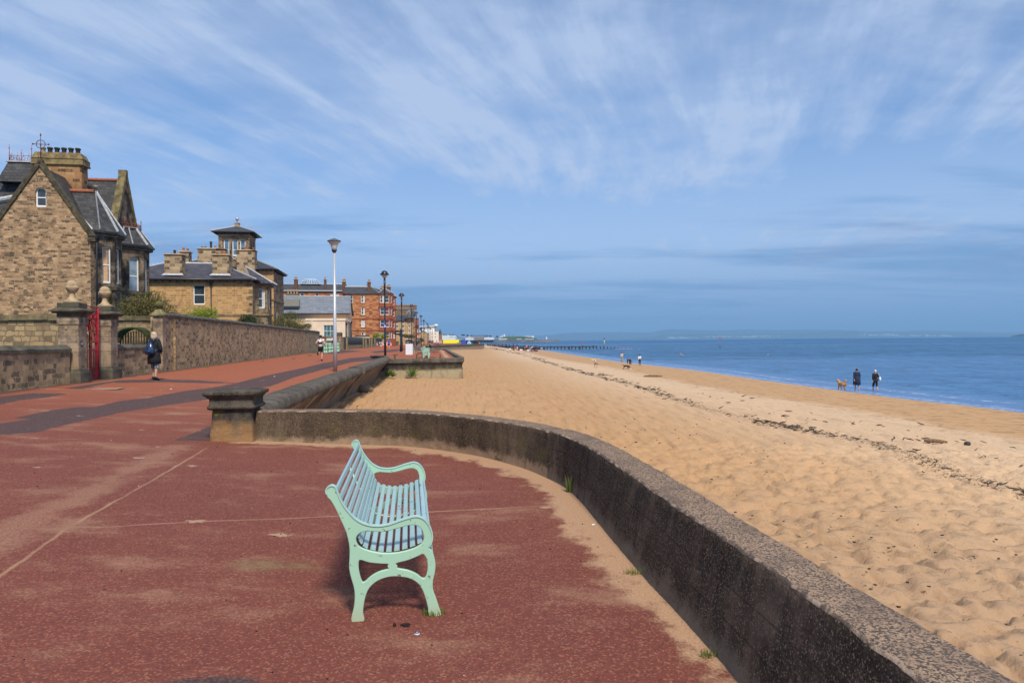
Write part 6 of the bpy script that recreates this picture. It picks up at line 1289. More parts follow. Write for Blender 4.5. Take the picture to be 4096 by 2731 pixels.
# works barriers and cones
def barrier():
    t=thing('works_barrier','','barrier'); m=MB(); 
    for x in (-.95,.95): m.box((x,0,.55),(.06,.05,.95)); m.box((x,0,.05),(.12,.6,.08))
    m.box((0,0,.98),(2.0,.05,.22)); m.box((0,0,.18),(2.0,.05,.14)); m.build('frame',plain('barrier_white',(.72,.72,.72),.5),t)
    for k in range(9): m=MB(); m.box((-.76+k*.19,0,.55),(.05,.03,.62)); m.build('upright',plain('barrier_white',(.72,.72,.72)),t)
    for k in range(3): m=MB(); m.box((-.66+k*.66,-.035,.98),(.28,.02,.15)); m.build('reflector',plain('barrier_red',(.70,.03,.02),.4),t)
    return t
c=on(1512,1386.5,gz); b0=barrier(); b0.location=c; b0.rotation_euler=(0,0,.1); b0['label']='left red and white works barrier by the stone wall'; b0['group']='works barriers'
c2=on(1540,1386.5,gz); dup(b0,c2+Vector((.2,.4,0)),.0,'right red and white works barrier behind the runner in blue')
def cone():
    t=thing('traffic_cone','','traffic cone'); m=MB(); m.box((0,0,.03),(.42,.42,.06)); m.lathe([(.18,.06),(.13,.30)],(0,0,0),12); m.lathe([(.085,.50),(.06,.62)],(0,0,0),12); m.lathe([(.04,.75),(.03,.85)],(0,0,0),12); m.build('cone_body',plain('cone_orange',(.75,.07,.015),.5),t); m=MB(); m.lathe([(.13,.30),(.085,.50)],(0,0,0),12); m.lathe([(.06,.62),(.04,.75)],(0,0,0),12); m.build('reflective_band',plain('cone_white',(.75,.75,.75),.4),t); return t
k0=None
for i,a in enumerate((1508,1532,1546,1552,1564)):
    c=on(a,1387.5,gz)
    if k0 is None: k0=cone(); o=k0
    else: o=dup(k0)
    o.location=c; o.scale=(1.35,)*3; o['group']='traffic cones by the barriers'; o['label']='%s orange and white traffic cone from the left by the works barriers'%ordn[i].replace('nearest','first')
# bin
c=on(1637,1419,gz); s_=1.0; BH=EYE-(1366-1361-3.4)/F*c.y-c.z; w_=28/F*c.y; t=thing('litter_bin','large litter bin with white panels and black domed hood in the bench bay','bin',(c.x,c.y,c.z),AL*.6)
zt=BH*.83; m=MB(); m.box((0,0,zt/2),(w_,w_*.85,zt)); m.build('bin_body',plain('bin_white',(.72,.76,.80),.5,var=.03),t,bevel=.03)
m=MB(); m.box((0,0,zt+.01),(w_*.94,w_*.8,.08)); m.build('bin_base_rim',BLACKP,t)
for sx in (-1,1): m=MB(); m.box((sx*w_*.43,0,zt+.12),(w_*.1,w_*.75,.22)); m.build('hood_post',BLACKP,t)
m=MB(); m.box((0,0,zt+.29),(w_*1.0,w_*.85,.12)); m.box((0,0,zt+.38),(w_*.98,w_*.84,.09),0,0,.6); m.build('hood',plain('bin_navy',(.012,.018,.03),.4),t)
# hoops
HOOP=plain('brown_steel_rail',(.20,.125,.06),.4,metal=.5)
def hoop(px0,px1,py0,ytop,label):
    a=on(px0,py0,gz); b=on(px1,py0,gz); L_=(b-a).length; h=(py0-ytop)/F*a.y; t=thing('rail_hoop',label,'railing',a); d=(b-a)
    r=.28; P_=[(0,0),(0,h-r)]+[(r-r*cos(q),h-r+r*sin(q)) for q in (.4,.8,1.2,pi/2)]+[(L_-r+r*sin(q),h-r+r*cos(q)) for q in (.3,.8,1.2,pi/2)]+[(L_,0)]
    m=MB(); m.tube([(d.x*u/L_,d.y*u/L_,z) for u,z in P_],.04,8); m.tube([(0,0,h*.12),(d.x,d.y,h*.12)],.025,6); m.build('hoop',HOOP,t); return t
hoop(1666,1710,1433,1411.5,'left low brown steel hoop rail at the front of the bench bay'); hoop(1705,1761,1431,1406,'right low brown steel hoop rail at the front of the bench bay'); hoop(1577,1582,1436,1418,'narrow brown steel hoop seen end on left of the white bin')
# benches in the second bay
c=on(1693,1434.5,gz)
for i in range(5):
    o=dup(bench,(c.x-.118*6.5*i,c.y+6.5*i,gz(c.x-.118*6.5*i,c.y+6.5*i)),radians(8.6),['front bench','second bench','third bench','fourth bench, the one with the seated man,','last bench'][i]+' of the receding mint green row'); o['group']='row of mint benches in the second bay'
o=dup(bench,(c.x-2.4,c.y+20,c.z),radians(8.6+38),'mint bench set at an angle behind the row')
# ================================================================ people and dogs
SKIN=plain('skin',(.52,.29,.20),.6,var=.05); 
def base_pose():
    J=dict(pel=(0,0,.93),sp=(0,-.01,1.10),ch=(0,0,1.30),nk=(0,.005,1.46),hb=(0,.02,1.56),ht=(0,.01,1.68))
    for s,k in ((-1,'L'),(1,'R')):
        J.update({'sh'+k:(s*.165,0,1.40),'el'+k:(s*.215,-.02,1.13),'wr'+k:(s*.225,.06,.89),'ha'+k:(s*.225,.09,.80),'hi'+k:(s*.085,0,.90),'kn'+k:(s*.095,.03,.49),'an'+k:(s*.095,-.03,.09),'to'+k:(s*.105,.13,.035)})
    return J
def walk(stride=.25,arm=.16,dirx=0):
    J=base_pose(); 
    J.update(knL=(-.09,.16*stride/.25,.50),anL=(-.09,.22*stride/.25,.10),toL=(-.10,.37*stride/.25,.05),knR=(.09,-.02,.49),anR=(.09,-.26*stride/.25,.14),toR=(.10,-.14*stride/.25,.035))
    J.update(elL=(-.21,-.09,1.13),wrL=(-.22,-.10-arm*.6,.90),haL=(-.22,-.11-arm*.6,.81),elR=(.21,.03,1.13),wrR=(.22,.12+arm*.6,.91),haR=(.22,.17+arm*.6,.83)); return J
def run():
    J=base_pose(); J.update(hb=(0,.06,1.56),ht=(0,.06,1.68),nk=(0,.03,1.46),ch=(0,.02,1.30))
    J.update(knR=(.08,.02,.48),anR=(.07,-.05,.10),toR=(.08,.09,.035),knL=(-.10,-.02,.50),anL=(-.12,-.38,.56),toL=(-.13,-.44,.43))
    J.update(elL=(-.30,-.14,1.18),wrL=(-.23,.05,1.10),haL=(-.20,.12,1.10),elR=(.29,-.16,1.17),wrR=(.25,.04,1.06),haR=(.22,.12,1.05)); return J
def sit(h=.45):
    J=base_pose(); d=.93-h-.10
    for k in J: x,y,z=J[k]; J[k]=(x,y,z-d)
    for s,k in ((-1,'L'),(1,'R')): J.update({'kn'+k:(s*.11,.42,h+.06),'an'+k:(s*.11,.46,.09),'to'+k:(s*.12,.60,.04),'el'+k:(s*.22,.08,.88-.0),'wr'+k:(s*.14,.28,h+.16),'ha'+k:(s*.10,.34,h+.15)})
    return J
def bend():
    J=base_pose(); J.update(pel=(0,-.10,.92),sp=(0,.02,1.04),ch=(0,.24,1.15),nk=(0,.38,1.19),hb=(0,.47,1.16),ht=(0,.57,1.09))
    for s,k in ((-1,'L'),(1,'R')): J.update({'sh'+k:(s*.17,.30,1.15),'el'+k:(s*.18,.34,.88),'wr'+k:(s*.15,.36,.64),'ha'+k:(s*.14,.36,.55),'hi'+k:(s*.085,-.08,.90),'kn'+k:(s*.10,-.01,.49)})
    return J
def squat():
    J=base_pose(); J.update(pel=(0,-.30,.62),sp=(0,-.20,.78),ch=(0,-.02,.95),nk=(0,.09,1.07),hb=(0,.15,1.15),ht=(0,.20,1.26))
    for s,k in ((-1,'L'),(1,'R')): J.update({'sh'+k:(s*.17,.04,1.03),'el'+k:(s*.19,.24,1.18),'wr'+k:(s*.17,.42,1.32),'ha'+k:(s*.15,.49,1.38),'hi'+k:(s*.09,-.26,.60),'kn'+k:(s*.15,.12,.50),'an'+k:(s*.14,-.06,.09),'to'+k:(s*.16,.09,.035)})
    return J
def armsup():
    J=base_pose()
    for s,k in ((-1,'L'),(1,'R')): J.update({'el'+k:(s*.25,.03,1.60),'wr'+k:(s*.16,.05,1.80),'ha'+k:(s*.10,.05,1.88)})
    return J
def skinmesh(chains, name, levels=1, key=None, cache={}):
    """chains: lists of (point, rx, ry) sharing points by position -> one smooth surface"""
    if key is not None and key in cache: return cache[key].copy()
    vs=[];rad=[];ed=set();idx={}
    for ch in chains:
        prev=None
        for p,rx,ry in ch:
            k=tuple(round(c,4) for c in p)
            if k not in idx: idx[k]=len(vs); vs.append(p); rad.append((rx,ry))
            i=idx[k]
            if prev is not None and prev!=i: ed.add((prev,i))
            prev=i
    me=bpy.data.meshes.new('sk'); me.from_pydata(vs,list(ed),[]); o=bpy.data.objects.new('sk',me); COL.objects.link(o)
    o.modifiers.new('s','SKIN'); 
    if not me.skin_vertices: 
        bpy.context.view_layer.objects.active=o; pass
    for i,r in enumerate(rad): me.skin_vertices[0].data[i].radius=r; me.skin_vertices[0].data[i].use_root=(i==0)
    if levels: s=o.modifiers.new('u','SUBSURF'); s.levels=levels; s.render_levels=levels
    r=bpy.data.meshes.new_from_object(o.evaluated_get(bpy.context.evaluated_depsgraph_get())); bpy.data.objects.remove(o)
    for p in r.polygons: p.use_smooth=True
    r.name=name
    if key is not None: cache[key]=r; return r.copy()
    return r
def lerp3(a,b,t): return tuple(a[i]+(b[i]-a[i])*t for i in range(3))
def person(label,loc,face,h,J,top=None,bottom=None,hair=None,shoes=None,sleeve=1.0,leg=1.0,coat=0.0,topr=1.0,fingers=False,skin=None,hat=None,group=None,hairlong=0.0,cat='person',key=None,lev=1,hood=False,bulk=1.0):
    t=thing('person',label,cat,loc,face,group); sc=h/1.74; t.scale=(sc,)*3; sk=skin or SKIN
    V=J; C=[]
    C.append([(V['pel'],.125,.10),(V['sp'],.115,.085),(V['ch'],.145,.10),(V['nk'],.055,.055),(V['hb'],.072,.082),(lerp3(V['hb'],V['ht'],.55),.078,.092),(V['ht'],.055,.065)])
    for k in 'LR':
        C.append([(V['ch'],.145,.10),(V['sh'+k],.062,.062),(V['el'+k],.040,.040),(V['wr'+k],.026,.026),(V['ha'+k],.034,.018)])
        C.append([(V['pel'],.125,.10),(V['hi'+k],.090,.090),(V['kn'+k],.055,.055),(lerp3(V['kn'+k],V['an'+k],.3),.055,.055),(V['an'+k],.034,.034),(V['to'+k],.036,.022)])
        if fingers:
            w=Vector(V['wr'+k]); hnd=Vector(V['ha'+k]); d=(hnd-w).normalized(); sd=Vector((0,1,0)) if abs(d.y)<.8 else Vector((0,0,1)); sd=(sd-d*sd.dot(d)).normalized()
            for q in range(4):
                off=sd*(.030-.02*q); C.append([(V['ha'+k],.034,.018),(tuple(hnd+off+d*.022),.0095,.0095),(tuple(hnd+off*1.05+d*(.055-.004*abs(q-1.4))),.0085,.0085),(tuple(hnd+off*.9+d*(.080-.007*abs(q-1.4))+Vector((0,.008,0))),.007,.007)])
            C.append([(V['ha'+k],.034,.018),(tuple(hnd+sd*.038-d*.015),.010,.010),(tuple(hnd+sd*.055+d*.02),.008,.008)])
    kk=lambda n: (key,n) if key and not fingers else None
    b=bpy.data.objects.new('body',skinmesh(C,'body',lev,kk('body'))); COL.objects.link(b); b.parent=t; b.data.materials.append(sk)
    if fingers or h>1.5:                                               # face: nose, eyes, ears
        hc=Vector(lerp3(V['hb'],V['ht'],.35)); m=MB(); m.blob(tuple(hc+Vector((0,.098,0))),(.014,.022,.022),6); 
        for s in (-1,1): m.blob(tuple(hc+Vector((s*.080,0,.0))),(.014,.026,.034),6)
        m.build('face_features',sk,t)
        m=MB()
        for s in (-1,1): m.blob(tuple(hc+Vector((s*.032,.083,.022))),(.012,.008,.008),6)
        m.blob(tuple(hc+Vector((0,.086,-.045))),(.024,.008,.007),6); m.build('eyes_and_mouth',plain('dark_feature',(.08,.03,.025)),t)
    if top:
        g=1.13*topr; T=[[(V['pel'],.135*g,.115*g),(V['sp'],.125*g,.10*g),(V['ch'],.152*g,.115*g),(lerp3(V['ch'],V['nk'],.7),.085,.08)]]
        for k in 'LR':
            a=[(V['ch'],.152*g,.115*g),(V['sh'+k],.072*g,.074*g)]
            if sleeve<=.3: a+=[(lerp3(V['sh'+k],V['el'+k],.15),.062*g,.062*g)]
            elif sleeve<.7: a+=[(lerp3(V['sh'+k],V['el'+k],.6),.058*g,.058*g)]
            else: a+=[(V['el'+k],.055*g,.055*g),(lerp3(V['el'+k],V['wr'+k],.9*min(1,sleeve)),.042*g,.042*g)]
            T.append(a)
        o=bpy.data.objects.new('top',skinmesh(T,'top',lev,(key,'top',sleeve,topr) if key else None)); COL.objects.link(o); o.parent=t; o.data.materials.append(top)
    if coat:
        m=MB(); p=Vector(V['sp']); q=Vector(V['pel']); rings=[]
        for z,rx,ry in ((p.z+.05,.155,.13),(q.z+.05,.175,.15),(q.z-.15,.195,.165),(coat,.20,.175),(coat-.005,.17,.15)):
            f=max(0,min(1,(q.z-z)/.5)); rings.append([(q.x+rx*bulk*cos(a)*(1+.03*sin(5*a)*f),q.y+ry*bulk*sin(a)*(1+.04*sin(4*a+1)*f),z) for a in [2*pi*k/18 for k in range(18)]])
        m.loft(rings,0,True,cap=True); m.build('coat_skirt',top,t)
    if bottom:
        B=[]
        for k in 'LR':
            a=[(V['pel'],.135,.118),(V['hi'+k],.103,.105)]
            if leg<.5: a+=[(lerp3(V['hi'+k],V['kn'+k],leg*1.9),.088,.09)]
            elif leg<.8: a+=[(V['kn'+k],.085,.085),(lerp3(V['kn'+k],V['an'+k],.25),.088,.088)]
            else: a+=[(V['kn'+k],.070,.070),(lerp3(V['kn'+k],V['an'+k],.88),.055,.058)]
            B.append(a)
        o=bpy.data.objects.new('trousers' if leg>.5 else 'shorts',skinmesh(B,'trousers',lev,(key,'bot',leg) if key else None)); COL.objects.link(o); o.parent=t; o.data.materials.append(bottom)
    if hair or hat:
        hc=Vector(lerp3(V['hb'],V['ht'],.55)); fwd=Vector((0,1,0)); m=MB(); m.blob(tuple(hc+Vector((0,-.018,.022))),(.096,.108,.105),12)
        if hairlong: m.blob(tuple(hc+Vector((0,-.055,-hairlong*.5))),(.105,.075,hairlong),10); m.blob(tuple(hc+Vector((-.06,-.02,-hairlong*.4))),(.05,.07,hairlong*.9),8); m.blob(tuple(hc+Vector((.06,-.02,-hairlong*.4))),(.05,.07,hairlong*.9),8)
        m.build('hair',hair or hat,t)
        if hat: m=MB(); m.blob(tuple(hc+Vector((0,.0,.05))),(.105,.115,.085),10); m.box(tuple(hc+Vector((0,.13,.035))),(.12,.12,.012)); m.build('cap',hat,t)
    if shoes:
        for k in 'LR':
            a=Vector(V['an'+k]); q=Vector(V['to'+k]); m=MB(); d=(q-a); m.tube([a-d.normalized()*.06+Vector((0,0,-.02)),a+Vector((0,0,-.015)),a.lerp(q,.6),q+d.normalized()*.05+Vector((0,0,0))],[.035,.052,.046,.03],8); m.build('shoe',shoes,t)
    return t
def fab(name,c,var=.15): return plain('cloth_'+name,c,.9,var=var,scale=12)
BLK_=fab('black',(.012,.012,.014)); NAVY=fab('navy',(.015,.022,.055)); WHT_=fab('white',(.72,.73,.76),.05); GREY=fab('grey',(.16,.17,.19)); DGRN=fab('green',(.015,.07,.045)); BLUE=fab('blue',(.02,.07,.50)); PNK=fab('pink',(.70,.40,.36)); ORG=fab('orange',(.75,.16,.04)); REDF=fab('red',(.60,.02,.03)); CREAM=fab('cream',(.60,.46,.38),.06); KHK=fab('khaki',(.45,.29,.09)); DEN=fab('denim',(.06,.10,.19)); LDEN=fab('lightdenim',(.25,.36,.52)); TEAL=fab('teal',(.02,.16,.15)); BRNH=fab('brownhair',(.04,.022,.014)); BLOND=fab('blond',(.48,.37,.27),.3); WHH=fab('whitehair',(.68,.63,.55),.2); GRNB=fab('brightgreen',(.02,.30,.09)); PURP=fab('purple',(.25,.06,.35))
# --- the woman with the backpack
c=on(618,1521,gz); Jw=walk(.14,.05); Jw.update(toL=(-.10,.20,.035),anL=(-.09,.07,.10),knL=(-.09,.08,.50),anR=(.10,-.10,.11),toR=(.12,.03,.035),elR=(.27,-.05,1.14),wrR=(.20,.10,.98),haR=(.17,.17,.95),elL=(-.25,-.04,1.13),wrL=(-.29,.0,.89),haL=(-.30,.02,.80))
def stripem():
    t=MT('striped_cloth',.9,0,.2); s=t.math('FRACT',t.math('MULTIPLY',t.math('ADD',t.sep(0),t.math('MULTIPLY',t.noise(3),.02)),22)); return t.out(t.mix(t.map(s,.46,.54),(.015,.017,.02),(.42,.46,.50)))
w0=person('woman with shoulder-length grey blonde hair in black coat and striped trousers, blue backpack',c,radians(-6),1.73,Jw,BLK_,stripem(),BLOND,BLACKP,1.0,.66,coat=.60,topr=1.15,fingers=True,hairlong=.12,bulk=1.15)
bp=thing('backpack','dark blue shiny backpack on the back of the woman in the black coat','backpack',c,radians(-6)); BPM=plain('blue_leather',(.012,.03,.085),.22,var=.35,spec=.7)
m=MB(); rings=[]
for z,rx,ry,y in ((.93,.11,.05,-.21),(.95,.16,.09,-.24),(1.02,.175,.105,-.255),(1.12,.16,.10,-.25),(1.24,.125,.08,-.235),(1.33,.08,.05,-.215),(1.37,.05,.03,-.20)): rings.append([(-.02+rx*cos(a),y+ry*sin(a),z) for a in [2*pi*k/14 for k in range(14)]])
m.loft(rings,0,True,cap=True); m.build('bag_body',BPM,bp); m=MB(); m.blob((-.02,-.345,1.03),(.11,.03,.065),8); m.build('front_pocket',BPM,bp)
for s in (-1,1):
    m=MB(); m.tube([(-.02+s*.04,-.20,1.36),(s*.10,-.15,1.46),(s*.135,-.02,1.515),(s*.15,.10,1.44)],.017,6); m.build('strap',BPM,bp)
m=MB(); m.tube([(.10,-.24,.97),(.17,-.16,1.06),(.22,-.06,1.14)],.014,6); m.build('strap',BPM,bp)
# --- jogger
c=on(1283,1443.5,gz); j=person('male jogger in white vest, black shorts and dark cap seen from behind',c,radians(6),1.80,run(),WHT_,BLK_,BRNH,BLK_,.15,.42,fingers=True,hat=NAVY,skin=plain('pink_skin',(.62,.30,.20),.6,var=.06))
m=MB(); m.box((0,-.12,1.22),(.27,.045,.12)); 
for s in (-1,1): m.tube([(s*.10,-.13,1.28),(s*.095,-.12,1.42),(s*.08,-.03,1.49)],.012,5)
m.build('running_harness',BLK_,j)
for s in (-1,1): m=MB(); m.box((s*.155,-.02,.78),(.012,.03,.24)); m.build('side_stripe',plain('stripe_blue',(.05,.2,.6)),j)
c=on(1337,1409,gz); person('person in black jacket half hidden behind the silver lamp post',c,radians(0),1.82,walk(.2,.25),BLK_,BLK_,BRNH,BLK_,1,1,key='wk2')
c=on(1555.5,1396,gz); person('runner in blue t-shirt and dark shorts with yellow shoes by the barriers',c,radians(0),1.75,run(),BLUE,BLK_,BRNH,plain('lime',(.6,.6,.15)),.5,.42,key='run')
# --- promenade crowd
crowd=[(1612,1380,NAVY,TEAL,'walker in navy jacket and teal leggings just right of the fingerpost',BRNH),(1629,1390,PNK,GREY,'person in coral top and white cap behind the white bin',None),(1637,1386,NAVY,DEN,'walker in navy and white right of the person in the white cap',BRNH),(1649,1384,GREY,BLK_,'walker in grey coat at the third black lamp',BRNH),(1660,1379,BLK_,GREY,'stocky walker in black jacket and white trainers between two lamps',BRNH),(1669,1381,GRNB,NAVY,'walker with green jacket beside the fourth black lamp',BRNH),(1672,1378,BLK_,BLK_,'dark clothed walker right of the green jacket',BRNH),(1679,1376,GREY,BLK_,'walker in charcoal beside the bright bush',BRNH),(1683,1375,BLK_,DEN,'walker in black left of the fifth lamp',BRNH),(1700,1372,TEAL,BLK_,'distant walker in teal near the thin grey pole',BRNH),(1706,1371,BLK_,BLK_,'distant walker in black right of the thin grey pole',BRNH),(1712,1372,NAVY,DEN,'distant walker in navy with light bag',BRNH),(1717,1371,GREY,GREY,'distant walker in pale grey coat',WHH),(1725,1369,LDEN,DEN,'distant walker in light blue',BLOND),(1733,1368,BLK_,BLK_,'far walker in black before the modern white flats',BRNH),(1747,1372,NAVY,BLK_,'cyclist standing in navy beside parked bicycles',BRNH),(1753,1371,BLUE,BLK_,'person in blue next to parked bicycles',BRNH),(1759,1371,BLK_,DEN,'person in black at the right of the parked bicycles',BRNH),(1643,1384,NAVY,GREY,'walker in navy jacket half hidden by the bin hood',BRNH),(1655,1381,TEAL,BLK_,'walker in dark teal before the third black lamp',BLOND),(1665,1380,BLK_,NAVY,'walker in black just left of the fourth black lamp',BRNH),(1676,1377,DGRN,BLK_,'walker in dark green right of the fourth lamp',BRNH),(1688,1374,NAVY,BLK_,'distant walker in navy right of the fifth lamp',BRNH),(1695,1373,BLK_,GREY,'distant walker in black and grey trousers by the sixth lamp',BRNH),(1709,1371,GREY,NAVY,'distant walker in grey top and navy trousers',BRNH),(1721,1370,BLK_,DEN,'distant walker in black top and jeans',BRNH),(1730,1369,REDF,BLK_,'distant walker in red top near the far lamps',BRNH),(1738,1369,NAVY,GREY,'distant walker in navy beside the far walker in black',WHH)]
for i,(a,b,tp,bt,lb,hr) in enumerate(crowd):
    c=on(a,b,gz); k='wk%d'%(i%2); person(lb,c,0.0 if i%3 else pi,1.88+.08*((i*7)%3),walk(.2 if i%2 else .12,.1),tp,bt,hr,WHT_ if i in (4,0) else BLK_,1,1,key='w'+k+'s%d'%(i%2),hat=WHT_ if hr is None else None,lev=0 if i>8 else 1,group='people on the promenade')
# far crowd, a mass nobody could count
m=MB(); rr=random.Random(5); mats=[BLK_,NAVY,GREY,REDF,TEAL,WHT_]
for i in range(110):
    Y=rr.uniform(330,640); x=interp([(330,-41),(640,-70)],Y)+rr.uniform(-4.5,1.2); hh=rr.uniform(1.5,1.85); k=rr.randrange(6); z=gz(x,Y)
    m.lathe([(.13,0),(.17,.8),(.24,1.3),(.22,hh-.32),(.07,hh-.25)],(x,Y,z),7,k); m.blob((x,Y,z+hh-.12),(.11,.11,.14),6,rr.choice((0,0,4)))
tag(m.build('distant_crowd',mats),'mass of strollers far along the promenade under the last lamps','crowd',kind='stuff')
# seated man on the bench row
o=person('man in dark green jumper sitting cross-legged on the bench row in the second bay',(on(1693,1434.5,gz).x-.118*19.5+.35,on(1693,1434.5,gz).y+20.6,.29),radians(-82),1.78,sit(.44),DGRN,GREY,BRNH,plain('red_shoe',(.45,.05,.05)),1,1)
# --- beach walkers
def onb(px,py): return on(px,py,sz)
c=onb(3428,1565); Jc=walk(.13,.08); person('person with short dark hair in a long loose navy coat, barefoot at the water edge',c,radians(-10),1.76,Jc,NAVY,None,BRNH,None,.95,1,coat=.50,topr=1.32,fingers=True,bulk=1.35)
c=onb(3502,1567); Jd=walk(.30,.02); Jd.update(elR=(.24,-.04,1.14),wrR=(.20,.02,1.0)); person('white haired person in black top and cropped trousers, barefoot at the water edge',c,radians(-10),1.70,Jd,BLK_,BLK_,WHH,None,1,.66,topr=1.08,fingers=True)
tb=thing('tote_bag','white canvas tote bag on the shoulder of the white haired beach walker','bag',c,radians(-10)); m=MB(); rings=[]
for z,rx,ry in ((.83,.05,.06),(.86,.09,.15),(.98,.10,.18),(1.12,.08,.15),(1.17,.04,.10)): rings.append([(.29+rx*cos(a),-.04+ry*sin(a),z) for a in [2*pi*k/12 for k in range(12)]])
m.loft(rings,0,True,cap=True); m.build('bag_body',plain('canvas',(.72,.72,.68),.9),tb); m=MB(); m.tube([(.27,-.14,1.15),(.20,-.08,1.42),(.18,0,1.45),(.26,.06,1.15)],.012,5); m.build('strap',plain('canvas',(.7,.7,.66)),tb)
c=onb(2521,1476.5); person('man bending over in dark green jacket and grey shorts with white socks',c,radians(140),1.82,bend(),BLK_,GREY,BRNH,WHT_,1,.42,fingers=False)
c=onb(2488,1447.5); person('person in pale pink hoodie and khaki trousers by the water',c,radians(185),1.78,walk(.14,.1),CREAM,KHK,BRNH,BLK_,1,1,topr=1.12)
c=onb(2559,1461); person('long haired woman in white top and black trousers walking away by the water',c,radians(-10),1.68,walk(.12,.1),WHT_,BLK_,BRNH,BLK_,1,1,hairlong=.1)
# --- exercise class
ex=[(2058,1402,bend,REDF,CREAM,'class member in red bending forward, far left of the exercise group',200),(2069,1402,bend,WHT_,PNK,'class member in white bending beside the one in red',150),(2094,1402,squat,BLK_,BLK_,'class member in black squatting low at the left of the main cluster',-60),(2100,1403,squat,GREY,BLK_,'class member in grey squatting second in the main cluster',-50),(2107,1404,armsup,ORG,BLK_,'class member in orange top with arms raised',-30),(2118,1405,armsup,NAVY,LDEN,'class member in navy jacket and light jeans with arms up',10),(2126,1403,squat,PNK,BLK_,'class member in pink squatting right of the jeans wearer',-60),(2131,1399,squat,GRNB,BLK_,'class member in bright green behind the pink one',-60),(2136,1405,squat,BLK_,NAVY,'class member in dark clothes squatting on the blue mat',-60),(2141,1406,squat,BLK_,REDF,'class member with red trousers at the right end of the exercise group',-40)]
for i,(a,b,pf,tp,bt,lb,f) in enumerate(ex): c=onb(a,b); person(lb,c,radians(f),2.0,pf(),tp,bt,BRNH,BLK_,1 if i!=4 else .3,1,key=pf.__name__+'s',lev=0,group='exercise class on the sand')
for i,(a,b,tp,lb) in enumerate(((1958,1384,TEAL,'sitter in teal at the foot of the groyne, leftmost'),(1967,1386,NAVY,'sitter in navy left of the first yellow bucket'),(1984,1387,BLK_,'sitter in black between the yellow buckets'),(2006,1385,BLUE,'sitter in blue against the groyne'),(2011,1387,PURP,'sitter in purple against the groyne'),(2026,1391,BLK_,'hunched sitter in black with dark green coat'),(2031,1391,DGRN,'sitter in dark green at the right end of the groyne sitters'))):
    c=onb(a,b); person(lb,c,radians(170),1.7,sit(.16),tp,BLK_,BRNH,BLK_,1,1,key='sitg',lev=0,group='people sitting by the groyne')
def bucket(px,py,mat,lb,s=1.0):
    c=onb(px,py); t=thing('bucket',lb,'bucket',c); m=MB(); m.lathe([(.13*s,0),(.19*s,.36*s),(.21*s,.38*s),(.17*s,.36*s)],(0,0,0),12); m.build('pail',mat,t); m=MB(); m.tube([(.19*s*cos(q),0,.36*s+.16*s*sin(q)) for q in [pi*k/8 for k in range(9)]],.012,4); m.build('handle',mat,t); return t
YEL=plain('yellow_plastic',(.80,.68,.02),.5); bucket(1965.5,1386,YEL,'left yellow bucket by the groyne sitters',1.5); bucket(1990,1389,YEL,'right yellow bucket by the groyne sitters',1.5); bucket(1929,1391,plain('green_plastic',(.05,.35,.15)),'green bucket at the foot of the long bay wall',1.3); bucket(1940,1393,YEL,'yellow bucket beside a black bag at the long bay wall',1.3)
def bag(px,py,mat,lb,s=(.5,.3,.3),fn=None,cat='bag',z=None):
    c=on(px,py,fn or sz); 
    if z is not None: c.z=z
    t=thing('bag',lb,cat,c); m=MB(); m.blob((0,0,s[2]*.8),s,9,0,.12,int(px)); m.build('bag_body',mat,t); m=MB(); m.tube([(s[0]*.4*cos(q),0,s[2]*1.4+s[2]*.6*sin(q)) for q in [pi*k/6 for k in range(7)]],.02,4); m.build('handle',mat,t)
for a,b,mt,lb,s in ((2040,1398,WHT_,'white bag left of the exercise group'),(2049,1399,KHK,'khaki bag left of the exercise group'),(2055,1400,BLK_,'black bag at the feet of the class member in red'),(2076,1402,BLK_,'long black bag between the two halves of the exercise group'),(2084,1404,WHT_,'white bag right of the long black bag'),(2112,1405,WHT_,'white bag beside the orange class member'),(2127,1406,GREY,'grey bag beside the blue mat'),(2146,1406,BLK_,'black bag right of the exercise group'),(1937,1391,BLK_,'black bag by the toy buckets'),) and [(x[0],x[1],x[2],x[3],(.55,.35,.28)) for x in ((2040,1398,WHT_,'white bag left of the exercise group'),(2049,1399,KHK,'khaki bag left of the exercise group'),(2055,1400,BLK_,'black bag at the feet of the class member in red'),(2076,1402,BLK_,'long black bag between the two halves of the exercise group'),(2084,1404,WHT_,'white bag right of the long black bag'),(2112,1405,WHT_,'white bag beside the orange class member'),(2127,1406,GREY,'grey bag beside the blue mat'),(2146,1406,BLK_,'black bag right of the exercise group'),(1934,1391,BLK_,'black bag by the toy buckets'))]: bag(a,b,mt,lb,s)
c=onb(2136,1407.5); m=MB(); m.box((c.x,c.y,c.z+.08),(1.9,1.0,.06),.2); tag(m.build('exercise_mat',plain('mat_blue',(.03,.12,.45))),'blue exercise mat under the right end of the exercise group','mat')
